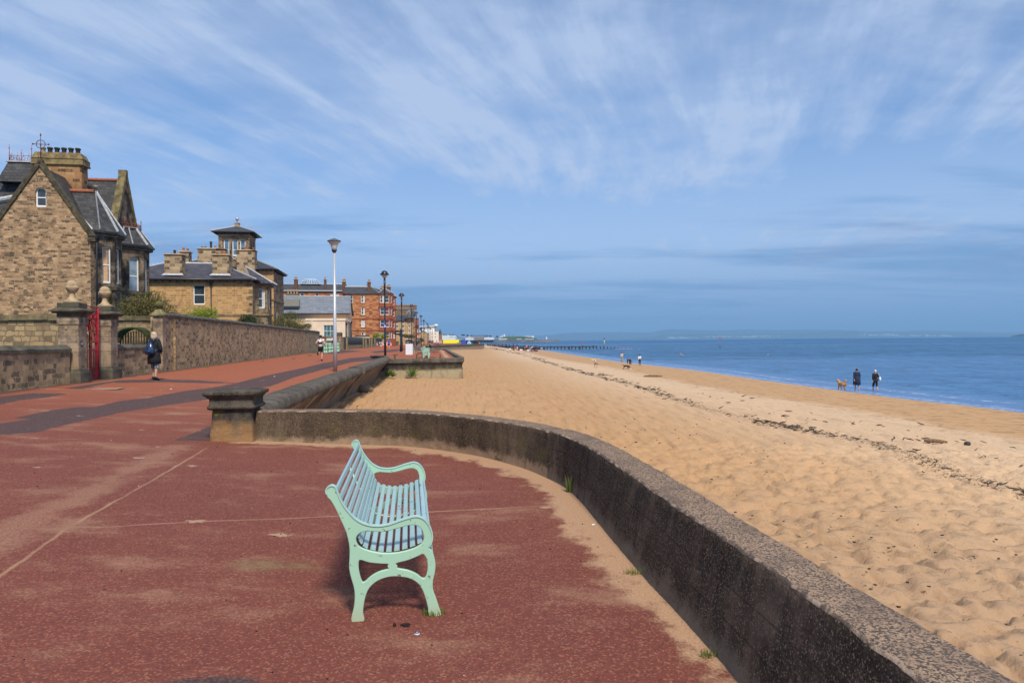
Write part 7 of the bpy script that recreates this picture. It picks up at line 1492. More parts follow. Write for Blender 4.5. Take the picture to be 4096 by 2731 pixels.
# --- dogs (built facing +y)
def dog(label,loc,face,h,mats,tail='up',head='up',name='dog',fluffy=1.0,pose=0):
    """h: shoulder height; limbs jointed, deep chest, tucked belly"""
    t=thing(name,label,'dog',loc,face); s=h/.58; t.scale=(s,)*3; f=fluffy
    hd=dict(up=[(0,.36,.66),(0,.46,.76),(0,.52,.80),(0,.64,.76),(0,.72,.74)],down=[(0,.38,.50),(0,.47,.38),(0,.53,.28),(0,.62,.18),(0,.68,.13)])[head]
    C=[[((0,-.34,.54),.085*f,.09*f),((0,-.12,.50),.10*f,.11*f),((0,.10,.50),.115*f,.13*f),((0,.27,.52),.105*f,.125*f),(hd[0],.07*f,.08*f),(hd[1],.072*f,.075*f),(hd[2],.078*f,.08*f),(hd[3],.04*f,.038),(hd[4],.030,.028)]]
    a,b=(.06,-.06) if pose==0 else (.0,.10)
    for sx,o in ((-1,a),(1,b)):
        C.append([((0,.27,.52),.105*f,.125*f),((sx*.085,.26,.42),.06*f,.065*f),((sx*.085,.25+o*.6,.24),.036*f,.036*f),((sx*.085,.26+o*1.4,.05),.026*f,.026*f),((sx*.085,.31+o*1.4,.02),.028,.02)])
        C.append([((0,-.34,.54),.085*f,.09*f),((sx*.085,-.33,.42),.075*f,.085*f),((sx*.085,-.26-o,.29),.045*f,.05*f),((sx*.085,-.41-o*1.4,.17),.026*f,.028*f),((sx*.085,-.38-o*1.6,.04),.024*f,.024*f),((sx*.085,-.33-o*1.6,.02),.028,.02)])
    if tail=='up': T=[((0,-.34,.54),.085*f,.09*f),((0,-.45,.62),.035*f,.035*f),((0,-.50,.78),.042*f,.042*f),((0,-.44,.90),.045*f,.045*f),((0,-.34,.88),.03*f,.03*f)]
    else: T=[((0,-.34,.54),.085*f,.09*f),((0,-.47,.60),.025*f,.025*f),((0,-.60,.72),.018*f,.018*f),((0,-.66,.78),.008,.008)]
    C.append(T); o=bpy.data.objects.new('body',skinmesh(C,'dog',1)); COL.objects.link(o); o.parent=t; o.data.materials.append(mats)
    h2=Vector(hd[2])
    for sx in (-1,1): m=MB(); m.blob((sx*.075,h2.y-.02,h2.z-.02),(.022,.035,.065),6); m.build('ear',mats,t)
    m=MB(); q=Vector(hd[4]); m.blob((q.x,q.y+.022,q.z+.008),(.016,.014,.012),6); m.build('nose',BLK_,t); return t
def fur(name,a,b):
    t=MT(name,.9,0,.2); n=t.noise(7,5,.7); return t.out(t.mix(t.map(n,.4,.65),a,b),t.bump(t.noise(60,4),.6,.01))
GOLD=fur('golden_fur',(.42,.17,.05),(.66,.38,.16)); PALEF=fur('pale_fur',(.62,.45,.27),(.78,.66,.50)); BROWNW=fur('tan_white_fur',(.40,.22,.09),(.78,.66,.52)); BLKF=fur('black_fur',(.012,.011,.010),(.035,.030,.027))
c=onb(3368,1558.5); dog('fluffy golden dog with curled tail walking beside the beach couple',c,radians(12),.54,GOLD,'up','up',fluffy=1.45)
c=onb(2386,1470); dog('tan and white dog with raised plume tail seen from behind',c,radians(10),.72,BROWNW,'up','up',fluffy=1.1)
c=onb(2373,1446.5); dog('small fluffy cream dog nearest the waterline left of the walkers',c,radians(95),.36,PALEF,'up','up',fluffy=1.3)
c=onb(2505,1476); dog('black dog sniffing the sand at the bending man feet',c,radians(-80),.46,BLKF,'out','down',fluffy=1.1,pose=1)
c=onb(2165,1396.5); dog('pale yellow dog at the water edge right of the exercise group',c,radians(100),.70,PALEF,'up','down',fluffy=1.2)
# ================================================================ beach, groyne, sea, far shore
WOOD=plain('groyne_timber',(.055,.038,.026),.95,var=.5,scale=4); WOODL=plain('groyne_light',(.13,.09,.055),.95,var=.4,scale=4)
g0=onb(1962,1383); gm=onb(2038,1393); g1=onb(2160,1396)
def onsea(px,py): return on(px,py,lambda x,y:SEA)
GP=[(1949,1382),(1964,1383.5),(1979,1385),(1994,1387),(2010,1389),(2024,1391),(2038,1392.5),(2053,1394),(2068,1395),(2083,1395.5),(2097,1396),(2112,1396.5),(2128,1397),(2143,1397)]
t=thing('timber_groyne','long dark timber groyne of posts and rails running down the beach into the sea','groyne'); tops=[]
for i,(a,b) in enumerate(GP):
    c=onb(a,b); m=MB(); hh=1.9 if i<9 else 1.4; hh+=.35*((i*5)%3)*.5; m.box((c.x,c.y,c.z+hh/2-.3),(.42,.42,hh+.6)); 
    if i in (5,8): m.box((c.x+.35,c.y,c.z+hh/2-.5),(1.1,.4,hh),0,0,.35)
    m.build('post',WOODL if i<5 else WOOD,t); tops.append(Vector((c.x,c.y,c.z)))
w_=[]
for i in range(23):
    a=2160+i*14.2; Y=interp([(2160,296),(2330,300),(2430,312),(2500,322),(2560,330)],a); q=P(a,1390,Y); m=MB(); tall=.0 if i%3 else .25; z1=SEA+1.25+tall-max(0,i-16)*.16; m.box((q.x,Y,(SEA-.6+z1)/2),(.48,.45,z1-SEA+.6))
    if i in (1,8,11): m.box((q.x+.3,Y,SEA+.3),(1.3,.4,1.7),0,0,.3)
    m.build('post',WOOD,t); w_.append(Vector((q.x,Y,SEA+.85-max(0,i-16)*.05)))
rail=[p+Vector((0,-.25,1.25)) for p in tops]+[p+Vector((0,-.25,.25)) for p in w_[:17]]
m=MB(); 
for a,b in zip(rail[:-1],rail[1:]): m.tube([a,b],.19,4)
m.build('rail',WOOD,t); m=MB()
for a,b in zip(tops[:-1],tops[1:]): m.add([a+Vector((0,.1,-.5)),b+Vector((0,.1,-.5)),b+Vector((0,.1,.75)),a+Vector((0,.1,.75)),a+Vector((0,.3,-.5)),b+Vector((0,.3,-.5)),b+Vector((0,.3,.75)),a+Vector((0,.3,.75))],[(0,1,2,3),(7,6,5,4),(3,2,6,7)])
a,b=tops[-1],w_[0]; m.add([a+Vector((0,.1,-.5)),b+Vector((0,.1,-1)),b+Vector((0,.1,.0)),a+Vector((0,.1,.6))],[(0,1,2,3)]); m.build('planking',WOOD,t)
t=thing('far_groyne','line of small distant groyne posts standing in the sea behind the near groyne','groyne')
for i in range(26):
    a=1950+i*8.2; q=onsea(a,1371.5+.12*i); m=MB(); m.box((q.x,q.y,SEA+.45),(.75,.7,1.5)); m.build('post',WOOD,t)
# markers in the water
q=onsea(2417,1379); t=thing('yellow_marker_post','thick yellow marker post with dark top standing in the sea','marker post',(q.x,q.y,SEA)); k=q.y/F; m=MB(); m.lathe([(1.6*k,-1),(1.6*k,21*k)],(0,0,0),12); m.build('post',plain('marker_yellow',(.70,.48,.12),.6),t); m=MB(); m.lathe([(2.0*k,21*k),(2.0*k,26*k),(.8*k,27*k)],(0,0,0),12); m.build('marker_top',BLK_,t)
q=onsea(2880,1391); k=q.y/F; t=thing('ring_marker','slim pole with a red ring topmark standing in the sea','marker post',(q.x,q.y,SEA)); m=MB(); m.tube([(0,0,-1),(0,0,47*k)],.7*k,6); m.build('pole',plain('pole_grey',(.25,.27,.30)),t); m=MB(); m.tube([(0,0,0),(0,0,11*k)],1.2*k,6); m.build('pole_base',BLK_,t); m=MB(); m.tube([(3.6*k*cos(a),0,38*k+4.6*k*sin(a)) for a in [2*pi*j/18 for j in range(19)]],.95*k,6); m.build('ring',plain('ring_red',(.50,.06,.10)),t)
for px,b,hgt,lb in ((2267,1379,27,'lattice beacon pole in the sea left of the yellow marker'),(2122,1372,17,'small faint beacon pole far out behind the exercise group')):
    q=onsea(px,b); k=q.y/F; t=thing('lattice_beacon',lb,'beacon',(q.x,q.y,SEA)); m=MB(); m.tube([(0,0,-1),(0,0,hgt*k)],.45*k,5); m.build('pole',plain('pole_grey',(.2,.2,.2)),t); m=MB()
    for s in (-1,1): m.tube([(0,0,hgt*k*.55),(s*2.2*k,0,hgt*k*.75),(0,0,hgt*k)],.35*k,4)
    for z in (.62,.72,.82): m.tube([(-1.9*k,0,hgt*k*z),(1.9*k,0,hgt*k*z)],.3*k,4)
    m.build('cage',plain('pole_red',(.4,.2,.2)),t)
# people in the sea
def waterperson(px,py,lb,mat,stand=False,board=None,grp=None):
    q=onsea(px,py); q.z=SEA
    if stand:
        o=person(lb,q+Vector((0,0,.12)),radians(40),1.75,base_pose(),mat,BLK_,BRNH,None,1,1,key='stand',lev=0,group=grp)
        if board: 
            b=thing('paddleboard','%s paddleboard under the %s'%(board,lb),'paddleboard',q+Vector((0,0,.02)),.3); m=MB(); m.blob((0,0,.04),(1.6,.42,.07),14); m.build('deck',plain('board_'+board,(.65,.16,.12) if board=='red' else (.6,.3,.3)),b)
    else:
        t=thing('person',lb,'swimmer',q,radians(20),grp); C=[[((0,0,-.35),.17,.12),((0,0,-.05),.19,.13),((0,0,.12),.06,.06),((0,.01,.22),.08,.09),((0,.0,.33),.06,.07)],[((0,0,-.05),.19,.13),((-.22,0,.0),.07,.07),((-.42,.1,-.12),.05,.05)],[((0,0,-.05),.19,.13),((.22,0,.0),.07,.07),((.42,.1,-.12),.05,.05)]]
        b=bpy.data.objects.new('body',skinmesh(C,'swimmer',1,'swim')); COL.objects.link(b); b.parent=t; b.data.materials.append(SKIN); m=MB(); m.blob((0,-.02,.30),(.10,.11,.10),8); m.build('swim_cap',mat,t)
waterperson(2164,1376.5,'standing paddleboarder on the left of the pair',BLK_,True,'red'); waterperson(2179,1376,'standing paddleboarder on the right of the pair',BLK_,True,'pink')
waterperson(2157,1375,'swimmer just left of the paddleboarders',BLK_); waterperson(2184,1377.5,'swimmer in dark cap just right of the paddleboarders',NAVY); waterperson(2273,1379,'swimmer in dark cap beside the lattice beacon',BLK_)
for i in range(12):
    a=2463+i*5.6+((i*7)%3); waterperson(a,1394.5+((i*5)%3)*.8,'%s from the left in the cluster of bathers at the groyne end, %s cap'%(ordn[min(i,10)].replace('nearest','first') if i<10 else ('eleventh' if i==10 else 'twelfth'),['red','black','pink'][i%3]),[REDF,BLK_,PNK][i%3],grp='bathers at the groyne end')
waterperson(2724,1418.5,'bather in pink cap beside the dark bather offshore',PNK); waterperson(2732,1418.5,'bather in black beside the pink capped bather offshore',BLK_); waterperson(3072,1418,'lone swimmer in dark cap far right in the sea',BLK_); waterperson(2554,1396,'lone black capped swimmer right of the bather cluster',BLK_)
q=onsea(2327,1372.5); t=thing('red_kayak','small red kayak far out left of the yellow marker post','kayak',(q.x,q.y,SEA)); m=MB(); m.blob((0,0,.15),(2.2,.5,.35),12); m.build('hull',REDF,t); m=MB(); m.lathe([(.3,.3),(.33,.9),(.12,1.15),(.15,1.4)],(0,0,0),8); m.build('paddler',NAVY,t)
# driftwood, stones, weed heaps
def drift():
    c=onb(3745,1772); t=thing('driftwood_log','short brown driftwood log lying on the pale sand near the drift line','driftwood',c,-.25); t.scale=(.66,)*3; m=MB(); m.tube([(-.50,0,.09),(-.36,.02,.10),(-.1,-.02,.11),(.2,.01,.09),(.48,.0,.06)],[.05,.09,.10,.085,.05],9); m.build('trunk',plain('drift_bark',(.20,.125,.07),.95,var=.5,scale=18,bump=.8),t); m=MB(); m.tube([(-.42,0,.12),(-.52,.05,.2)],[.05,.02],6); m.tube([(-.30,0,.14),(-.22,-.04,.19)],[.04,.015],6); m.build('branch_stub',plain('drift_bark',(.2,.12,.07)),t)
drift(); c=onb(3870,1782); m=MB(); m.blob((c.x,c.y,c.z+.06),(.11,.08,.08),7,0,.14,5); tag(m.build('black_stone',plain('coal_stone',(.035,.035,.036),.8,bump=.6)),'squarish black stone right of the driftwood log','stone')
c=onb(2612,1507); m=MB(); m.tube([(c.x-.9,c.y,c.z+.06),(c.x-.3,c.y+.05,c.z+.1),(c.x+.4,c.y,c.z+.1),(c.x+.9,c.y,c.z+.06)],[.05,.10,.11,.06],8); tag(m.build('driftwood_log',plain('drift_bark2',(.22,.13,.06),.95,var=.4)),'distant long driftwood log below the woman in white','driftwood')
SW=plain('seaweed',(.016,.012,.008),.7,var=.4,scale=10); SWB=plain('seaweed_brown',(.05,.032,.016),.85,var=.4,scale=10)
def weed(pts,n,seed,label,sp=.35,ls=.12,name='seaweed_line'):
    rr=random.Random(seed); m=MB(); 
    for i in range(n):
        q=rr.random()*(len(pts)-1); k=int(q); f=q-k; a,b=pts[k],pts[min(k+1,len(pts)-1)]; x=a[0]+(b[0]-a[0])*f; y=a[1]+(b[1]-a[1])*f
        cl=mnoise.noise(Vector((x*.7,y*.35,seed))); 
        if cl<.05 and rr.random()<.9: continue
        g=rr.gauss(0,sp*(1+.02*y)); x+=g; y+=rr.gauss(0,sp*1.5); z=sz(x,y)+.01; l=ls*rr.uniform(.4,1.6)*(1+y*.012); an=rr.uniform(-.6,.6)+(pi if rr.random()<.5 else 0)
        p=[Vector((x,y,z))]
        for s in range(3): an+=rr.uniform(-.9,.9); p.append(p[-1]+Vector((cos(an)*l,sin(an)*l,rr.uniform(-.01,.03)*(1+y*.01))))
        m.tube(p,[l*.10,l*.2,l*.16,l*.05],4,0 if rr.random()<.7 else 1,False,False)
    return tag(m.build(name,[SW,SWB]),label,'seaweed',kind='stuff')
near=[p for p in wrp if p[1]<60]; farw=[p for p in wrp if p[1]>=50]
weed(near,620,3,'black drift line of dried seaweed and twigs winding along the beach',.22,.05)
weed(farw,420,4,'far drift line of seaweed leading towards the groyne',.22,.06)
weed([(p[0]+3.2,p[1]-1) for p in near if p[1]<45],260,6,'scattered seaweed scraps between drift line and wet sand',1.2,.06,'seaweed_scraps')
# tiny black crumbs and twigs near the wall
rr=random.Random(12); m=MB()
for i in range(620):
    y=2.6*math.exp(rr.random()*2.3); x=edge(y)+.1+abs(rr.gauss(0,1))*(1.0+.35*y) if rr.random()<.55 else rr.uniform(edge(y)+.2,edge(y)+14)
    if 11<y<14: x=max(x,-3.6)
    z=sz(x,y)+.03+.01; s=rr.uniform(.005,.015)*(1+y*.03); an=rr.uniform(0,pi); 
    if rr.random()<.3: m.tube([(x,y,z),(x+cos(an)*s*5,y+sin(an)*s*5,z+.01)],[s*.3,s*.15],4,rr.randrange(2),False,False)
    else: m.blob((x,y,z),(s*1.5,s,s*.6),5,rr.randrange(2),.3,i)
tag(m.build('beach_crumbs',[SW,SWB]),'black crumbs of weed and twigs scattered over the sand by the parapet','debris',kind='stuff')
m=MB()
for i in range(250):
    y=rr.uniform(1.4,11); x=rr.uniform(W(y)+1.5,edge(y)-.35); s=rr.uniform(.0018,.0045)*(1+.08*y); z=gz(x,y)
    m.blob((x,y,z+s*.5),(s*1.3,s,s*.8),5,0 if rr.random()<.95 else 1,.3,i)
tag(m.build('paving_grit',[BLK,plain('shell',(.7,.66,.6))]),'dark and white grit scattered over the red paving','grit',kind='stuff')
# ---------- things on the distant bay
def flat(px,py,z=.3): return G(px,py,z)
q0=P(1772,1360,262); q1=P(1836,1360,262); t=thing('yellow_banner','long bright yellow banner fence on the distant bay','banner'); m=MB(); m.b2((q0.x,262,.75),(q1.x,262.1,P(1800,1358.5,262).z)); m.build('banner_sheet',plain('banner_yellow',(.85,.86,.02),.6,var=.04),t); m=MB()
for i in range(9): x=q0.x+(q1.x-q0.x)*i/8; m.tube([(x,262.2,0),(x,262.2,2.1)],.05,4)
m.build('banner_posts',BLACKP,t)
def tent(px,Y,w,h,mat,lb): q=P(px,1360,Y); t=thing('beach_tent',lb,'tent',(q.x,Y,gz(q.x,Y))); m=MB(); m.lathe([(w*1.1,0),(w*.9,h*.35),(w*.35,h*.75),(.05,h)],(0,0,0),6,smooth=False,sx=1.15); m.build('tent_cloth',mat,t); m=MB(); m.tube([(0,-w,0),(0,-w*.5,h*.85),(0,0,h)],.04,4); m.build('tent_pole',BLACKP,t)
tent(1857,262,1.1,2.3,plain('tent_blue',(.03,.06,.40)),'dark blue beach shelter right of the yellow banner'); tent(1876,262,.95,1.5,plain('tent_sky',(.25,.50,.62)),'pale blue beach shelter next to the standing dark figure')
for a,mt,lb in ((1866,BLK_,'tall dark standing figure between the two beach shelters'),(1887,NAVY,'standing figure in dark hooded coat right of the pale blue shelter')): q=P(a,1360,258); person(lb,(q.x,258,gz(q.x,258)),0,1.8,base_pose(),mt,BLK_,BRNH,BLK_,1,1,key='stand',lev=0,coat=.5)
for a,mt,lb in ((1903,BLK_,'black bags on the corner of the distant bay'),(1915,ORG,'orange bag on the corner of the distant bay')): q=P(a,1360,262); bag(0,0,mt,lb,(1.1 if a<1910 else .45,.5,.55 if a<1910 else .4),fn=lambda x,y:0) if False else None
def bag2(px,Y,mat,lb,s): 
    q=P(px,1360,Y); t=thing('bag',lb,'bag',(q.x,Y,gz(q.x,Y))); m=MB(); m.blob((0,0,s[2]*.8),s,9,0,.15,px); m.build('bag_body',mat,t)
bag2(1903,266,BLK_,'black bags heaped on the corner of the distant bay',(1.2,.6,.7)); bag2(1915,267,ORG,'orange bag on the corner of the distant bay',(.5,.4,.45))
q=P(1848,1360,256); o=dup(bench,(q.x,256,gz(q.x,256)),radians(100),'mint bench on the distant bay below the blue shelter')
def bike(px,Y,lb):
    q=P(px,1360,Y); t=thing('bicycle',lb,'bicycle',(q.x,Y,gz(q.x,Y)),.4)
    for x in (-.52,.52): m=MB(); m.tube([(x+.33*cos(a),0,.34+.33*sin(a)) for a in [2*pi*k/14 for k in range(15)]],.03,4); m.build('wheel',BLK_,t)
    m=MB(); m.tube([(-.52,0,.34),(-.1,0,.34),(.38,0,.78),(-.2,0,.8),(-.1,0,.34)],.03,4); m.tube([(-.52,0,.34),(-.2,0,.8),(-.22,0,.95)],.03,4); m.tube([(.52,0,.34),(.38,0,.78),(.35,0,1.02)],.03,4); m.build('frame',NAVY,t); m=MB(); m.box((-.22,0,.97),(.25,.12,.05)); m.build('saddle',BLK_,t)
bike(1744,190,'left parked bicycle by the sea wall past the white flats'); bike(1757,192,'right parked bicycle by the sea wall past the white flats')
q=P(1762,1360,420); t=thing('fairground_kiosk','small pink and white kiosk at the end of the promenade','kiosk',(q.x,420,.3)); m=MB(); m.box((0,0,.7),(1.6,1.5,1.6)); m.build('wall',PNK,t); m=MB(); m.box((0,0,1.75),(2.2,1.9,.6),0,0,.2); m.build('roof',ORG,t)
# thin pale pole in the crowd
c=on(1703.5,1375,gz); t=thing('grey_pole','thin pale grey lamp pole among the black lamps','street lamp',c); m=MB(); m.lathe([(.09,0),(.06,EYE+P(1703,1287,c.y).z-EYE-c.z)],(0,0,0),8); m.build('pole',plain('pole_pale',(.45,.47,.5)),t); m=MB(); z=P(1703,1287,c.y).z-c.z; m.lathe([(.45,z-.35),(.25,z-.1),(.05,z)],(0,0,0),10); m.build('shade',BLP,t)
# ---------- far coast: low land with sheds, a green headland, harbour walls
FY=1500; kf=FY/F
def fx(px): return ray(px,1360)[0]*FY
def fz(py,px): return EYE+ray(px,py)[1]*FY
def coastslab(name,pts,y0,y1,mat,kind='structure'):
    """ground strip with a skyline given in picture points, real depth behind it"""
    m=MB(); n=len(pts); P0=[(fx(a)*y0/FY,y0,EYE+ray(a,b)[1]*y0) for a,b in pts]; P1=[(p[0]*y1/y0,y1,p[2]) for p in P0]
    B0=[(p[0],p[1]-2,SEA-1) for p in P0]; m.add(B0+P0+P1,[(i,i+1,n+i+1,n+i) for i in range(n-1)]+[(n+i,n+i+1,2*n+i+1,2*n+i) for i in range(n-1)]); o=m.build(name,mat,kind=kind); return o
LAND=plain('far_land',(.11,.10,.075),.95,var=.3,scale=.02); GRNL=plain('green_land',(.055,.10,.035),.95,var=.4,scale=.03); ROCK=plain('harbour_stone',(.13,.12,.105),.95,var=.3,scale=.05)
coastslab('far_shore_land',[(1500,1357),(1740,1358),(1830,1357.5),(1900,1358),(1960,1358.5),(2050,1357.5),(2130,1357.5),(2235,1358.5),(2240,1361)],1450,1700,ROCK)
coastslab('green_headland',[(1985,1358),(1998,1352),(2010,1348),(2030,1345.5),(2060,1345),(2100,1346),(2120,1347.5),(2132,1350),(2142,1353),(2150,1356)],1480,1560,GRNL)
def fshed(px0,px1,yt,yb,mat,lb,Y=1470,roof=0,rm=None,name='shed',cat='shed',d=40):
    a,b=ray(px0,yt),ray(px1,yb); x0,x1=a[0]*Y,ray(px1,yt)[0]*Y; z1=EYE+ray((px0+px1)/2,yt)[1]*Y; z0=EYE+ray((px0+px1)/2,yb)[1]*Y
    t=thing(name,lb,cat,((x0+x1)/2,Y,z0)); w=(x1-x0); h=z1-z0; hr=roof*Y/F; m=MB(); m.box((0,d/2,(h-hr)/2-1),(w,d,h-hr+2)); m.build('wall',mat,t); m=MB()
    if roof: m.add([(-w/2,-.5,h-hr),(w/2,-.5,h-hr),(w/2,d,h-hr),(-w/2,d,h-hr),(0,-.5,h),(0,d,h)],[(0,1,4),(2,3,5),(1,2,5,4),(3,0,4,5),(0,3,2,1)])
    else: m.box((0,d/2,h+.2),(w*1.01,d*1.01,.6))
    m.build('roof',rm or mat,t)
WSH=plain('white_shed',(.72,.73,.74),.7,var=.05,scale=.05); BSH=plain('blue_shed',(.22,.32,.42),.7,var=.1,scale=.05); BRS=plain('brown_shed',(.26,.20,.15),.8,var=.2,scale=.05); TEALR=plain('teal_roof',(.06,.18,.20),.7); GRR=plain('green_roof',(.10,.24,.15),.7)
for a in ((1767,1797,1341.5,1355,WSH,'white flat roofed shed nearest the tenements on the far shore',1250,0,None),(1796,1822,1341,1356,WSH,'white gabled shed on the far shore above the yellow banner',1240,7,WSH),(1812,1838,1343,1356,TEALR,'teal roofed shed on the far shore',1350,5,TEALR),(1828,1858,1342.5,1355,BSH,'blue shed with pale gable on the far shore',1300,8,BSH),(1845,1930,1345,1353,BRS,'long brown warehouse with white roof on the far shore',1420,2,WSH),(1858,1893,1348,1356,WSH,'low white curved shed before the long warehouse',1320,4,WSH),(1893,1934,1346,1356,BRS,'plain brown warehouse at mid far shore',1400,0,WSH),(1935,1975,1347,1355,WSH,'white warehouse right of the brown one on the far shore',1430,1,WSH),(1890,1950,1341.5,1348,plain('navy_block',(.07,.10,.15)),'long dark blue block behind the warehouses',1600,0,None),(1994,2028,1355,1358.8,WSH,'low white sheds along the harbour edge, left group',1465,0,None),(2066,2087,1356,1358.5,WSH,'low white shed under the green headland',1465,0,None),(2100,2136,1356,1358.5,WSH,'long low white shed at the right of the headland',1465,0,None),(2125,2136,1343.5,1348,WSH,'white block on top of the green headland',1520,0,None),(2100,2122,1344.5,1347,WSH,'small pale buildings along the headland top',1520,0,None)): fshed(a[0],a[1],a[2],a[3],a[4],a[5],a[6],a[7],a[8])
def ftower(px,y0,y1,w,mat,lb,Y=1480,name='white_tower',dome=False,cat='tower'):
    k=Y/F; x=ray(px,1355)[0]*Y; z0=EYE+ray(px,y1)[1]*Y-1; h=EYE+ray(px,y0)[1]*Y-z0; t=thing(name,lb,cat,(x,Y,z0)); m=MB(); m.lathe([(w*k/2,0),(w*k/2*.95,h*.75)],(0,0,0),14); m.build('shaft',mat,t); m=MB()
    m.lathe([(w*k*.55,h*.75),(w*k*.5,h*.85),(w*k*.25,h*.95),(w*k*.1,h)],(0,0,0),14) if dome else m.lathe([(w*k*.52,h*.75),(w*k*.5,h)],(0,0,0),14)
    m.build('top',mat,t)
ftower(2186,1347,1359,5.5,WSH,'squat white tower standing on the end of the harbour wall'); ftower(2017.5,1337,1347,6,WSH,'white domed tower rising behind the green headland',1500,dome=True); ftower(2010,1339,1347,3,WSH,'slim white turret left of the white domed tower',1500,dome=True); fshed(1999,2013,1343.5,1348,WSH,'white building under the domed tower on the far shore',1490,2,WSH)
for px,y0,y1,lean,lb in ((2034,1334,1347,-.3,'left dark dockside crane on the skyline'),(2039,1334,1347,0,'middle dark dockside crane on the skyline'),(2051,1335,1348,.9,'right tilted dockside crane on the skyline'),(1972,1339,1346,-.5,'faint orange crane above the white warehouse')):
    Y=1560; k=Y/F; x=ray(px,1350)[0]*Y; z0=EYE+ray(px,y1)[1]*Y; h=(y1-y0)*k; t=thing('dock_crane',lb,'crane',(x,Y,z0)); m=MB(); m.tube([(0,0,-2),(0,0,h*.6)],.5*k,5); m.build('crane_mast',plain('crane_'+('orange' if px<2000 else 'dark'),(.45,.22,.15) if px<2000 else (.06,.08,.10)),t); m=MB(); m.tube([(0,0,h*.3),(lean*3*k,0,h)],.4*k,5); m.build('jib',bpy.data.materials['crane_'+('orange' if px<2000 else 'dark')],t)
# trees on the skyline of the far shore
for i,(px,py,w) in enumerate(((1775,1340,6),(1784,1340.5,7),(1800,1340,6),(1812,1340,8),(1853,1340,14),(1870,1342,9),(1885,1343,9),(1960,1345,12),(1988,1345.5,9))):
    Y=1620; k=Y/F; q=ray(px,py); shrub('distant_tree','%s distant tree from the left on the far shore skyline'%ordn[min(i,10)].replace('nearest','first'),'tree',(q[0]*Y,Y,EYE+(q[1])*Y+0.0),(w*k*.55,w*k*.3,3.2*k),420,1.1,LG5,-1.0,20+i,5,group='trees on the far shore')
# vans and cars parked far behind the banner: a row of pale vehicles
def van(px,Y,lb,mat):
    q=P(px,1357,Y); z=gz(q.x,Y)+.05; t=thing('parked_van',lb,'van',(q.x,Y,.6),.1); m=MB(); m.box((0,0,1.15),(2.0,4.6,1.7),0,0,.93); m.build('van_body',mat,t); m=MB(); m.box((0,-2.25,1.5),(1.6,.06,.6)); m.build('windscreen',GL,t)
    for sx in (-.8,.8):
        m=MB(); m.tube([(sx-.1,-1.5,.33),(sx+.1,-1.5,.33)],.33,10); m.build('wheel',BLK_,t)
for i,px in enumerate((1785,1793,1801,1809,1817,1824)): van(px,600+i*6,'%s parked vehicle from the left in the row behind the yellow banner'%ordn[i].replace('nearest','first'),[WSH,BSH,WSH,GREY,WSH,NAVY][i])
# ---------- far hills across the firth, island, town, ship
def hill(name,pts,Y,depth,mat,zb=SEA-1):
    m=MB(); n=len(pts); a=[]; 
    fr=[Vector((ray(p,q)[0]*Y,Y,EYE+ray(p,q)[1]*Y)) for p,q in pts]
    rows_=[[(v.x,v.y-depth*.9,zb) for v in fr],[(v.x,v.y-depth*.55,zb+(v.z-zb)*.38) for v in fr],[(v.x,v.y-depth*.25,zb+(v.z-zb)*.74) for v in fr],[(v.x,v.y,v.z) for v in fr],[(v.x,v.y+depth,zb+(v.z-zb)*.4) for v in fr]]
    m.loft(rows_,0,True,closed=False); return m.build(name,mat,kind='structure')
def ridge(pts,amp,seed):
    out=[]; 
    for (a,b),(c,d) in zip(pts[:-1],pts[1:]):
        for k in range(10): f=k/10; x=a+(c-a)*f; out.append((x,b+(d-b)*f+amp*mnoise.noise(Vector((x*.03,seed,0)))))
    return out+[pts[-1]]
HM=plain('far_hill',(.03,.05,.055),.95,var=.5,scale=.0012); HM2=plain('far_hill_back',(.03,.045,.06),.95,var=.3,scale=.001)
hill('far_hills',ridge([(1900,1352),(2100,1346),(2300,1329),(2440,1328),(2600,1329),(2650,1319),(2700,1316.5),(2800,1320),(2900,1321),(3000,1317),(3100,1319),(3280,1317.5),(3400,1320),(3480,1324),(3620,1323),(3700,1320),(3900,1325),(4100,1329),(4400,1331)],1.2,2),11500,900,HM2)
hill('near_hills',ridge([(2500,1357),(2640,1340),(2800,1334),(2950,1338),(3100,1334),(3250,1331),(3330,1324),(3420,1325),(3520,1330),(3650,1332),(3800,1330),(3950,1334),(4100,1337),(4400,1340)],2.0,7),9300,600,HM)
m=MB(); rr=random.Random(3); wm=plain('town_white',(.75,.74,.70),.8)
for i in range(210):
    cx,sp,yy=rr.choice(((2740,40,1352),(2690,14,1353),(2870,80,1348),(3040,70,1346),(2980,50,1348),(3600,120,1343),(3560,60,1340),(3680,60,1344),(3490,60,1341),(3780,30,1345)))
    px=rr.gauss(cx,sp*.5); py=yy-abs(rr.gauss(0,3))*.8+ROLL*0; Y=8600-rr.random()*120; q=ray(px,py); w=rr.uniform(6,26); m.box((q[0]*Y,Y,EYE+q[1]*Y),(w,12,rr.uniform(4,8)))
tag(m.build('coastal_town',wm),'pale scattered houses of towns on the far side of the firth','town',kind='stuff')
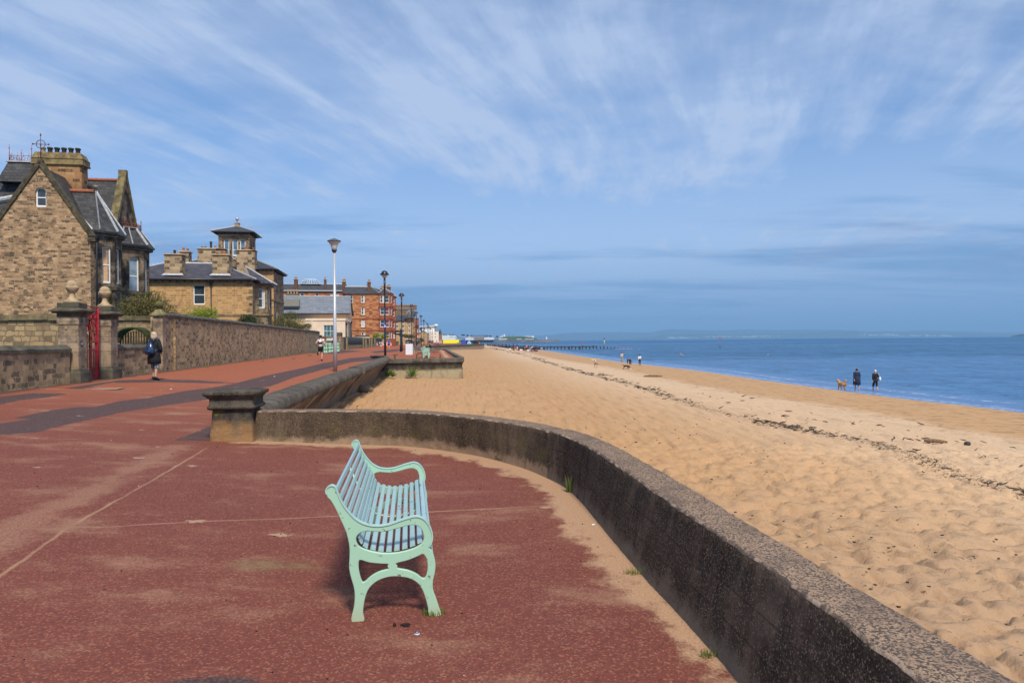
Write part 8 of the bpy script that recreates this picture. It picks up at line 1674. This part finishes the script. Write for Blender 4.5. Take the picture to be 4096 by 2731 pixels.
q=onsea(3000,1358); Y=3600; t=thing('island','small dark wooded island at the right edge of the horizon','island',(ray(4140,1344)[0]*Y,Y,SEA)); k=Y/F; m=MB(); rings=[]
for z,r in ((0,1),(3*k,.97),(9*k,.72),(12*k,.45),(13.5*k,.12)): rings.append([(r*92*k*cos(a)*(1+.1*mnoise.noise(Vector((cos(a)*2,sin(a)*2,r)))),r*40*k*sin(a),z*(1+.15*mnoise.noise(Vector((cos(a)*3,sin(a)*3,5))))) for a in [2*pi*j/26 for j in range(26)]])
m.loft(rings,0,True,cap=True); m.build('wooded_slope',plain('island_dark',(.02,.035,.03),.95,var=.4,scale=.01),t)
Y=5200; k=Y/F; q=ray(2616,1357); t=thing('ship','small dark ship with white superstructure on the horizon','ship',(q[0]*Y,Y,SEA)); m=MB(); m.box((0,0,1.5*k),(12*k,3*k,2.6*k)); m.build('hull',plain('ship_dark',(.02,.025,.035)),t); m=MB(); m.box((-1*k,0,3.6*k),(4*k,2*k,2.4*k)); m.tube([(-1*k,0,4*k),(-1*k,0,8.5*k)],.3*k,4); m.build('superstructure',WSH,t)
Y=6000; k=Y/F; q=ray(3400,1351); t=thing('ship','tiny distant vessel on the horizon right of the ring marker','ship',(q[0]*Y,Y,SEA)); m=MB(); m.box((0,0,1.0*k),(7*k,2*k,1.6*k)); m.build('hull',plain('ship_dark',(.02,.025,.035)),t); m=MB(); m.box((1.5*k,0,2.2*k),(2*k,2*k,1.4*k)); m.build('superstructure',WSH,t)
# ================================================================ the air over the firth
hz=MB(); hz.b2((-9000,-80,-8),(15000,15000,260)); hm=bpy.data.materials.new('sea_haze'); hm.use_nodes=True; hn=hm.node_tree
for n in list(hn.nodes): hn.nodes.remove(n)
ho=hn.nodes.new('ShaderNodeOutputMaterial'); pv=hn.nodes.new('ShaderNodeVolumePrincipled'); hn.links.new(pv.outputs[0],ho.inputs['Volume'])
pv.inputs['Color'].default_value=(.36,.66,1.0,1); pv.inputs['Density'].default_value=1.55e-4; pv.inputs['Anisotropy'].default_value=0.0
ho_=hz.build('haze',hm); ho_['kind']='stuff'; ho_['label']='blue haze lying over the sea'
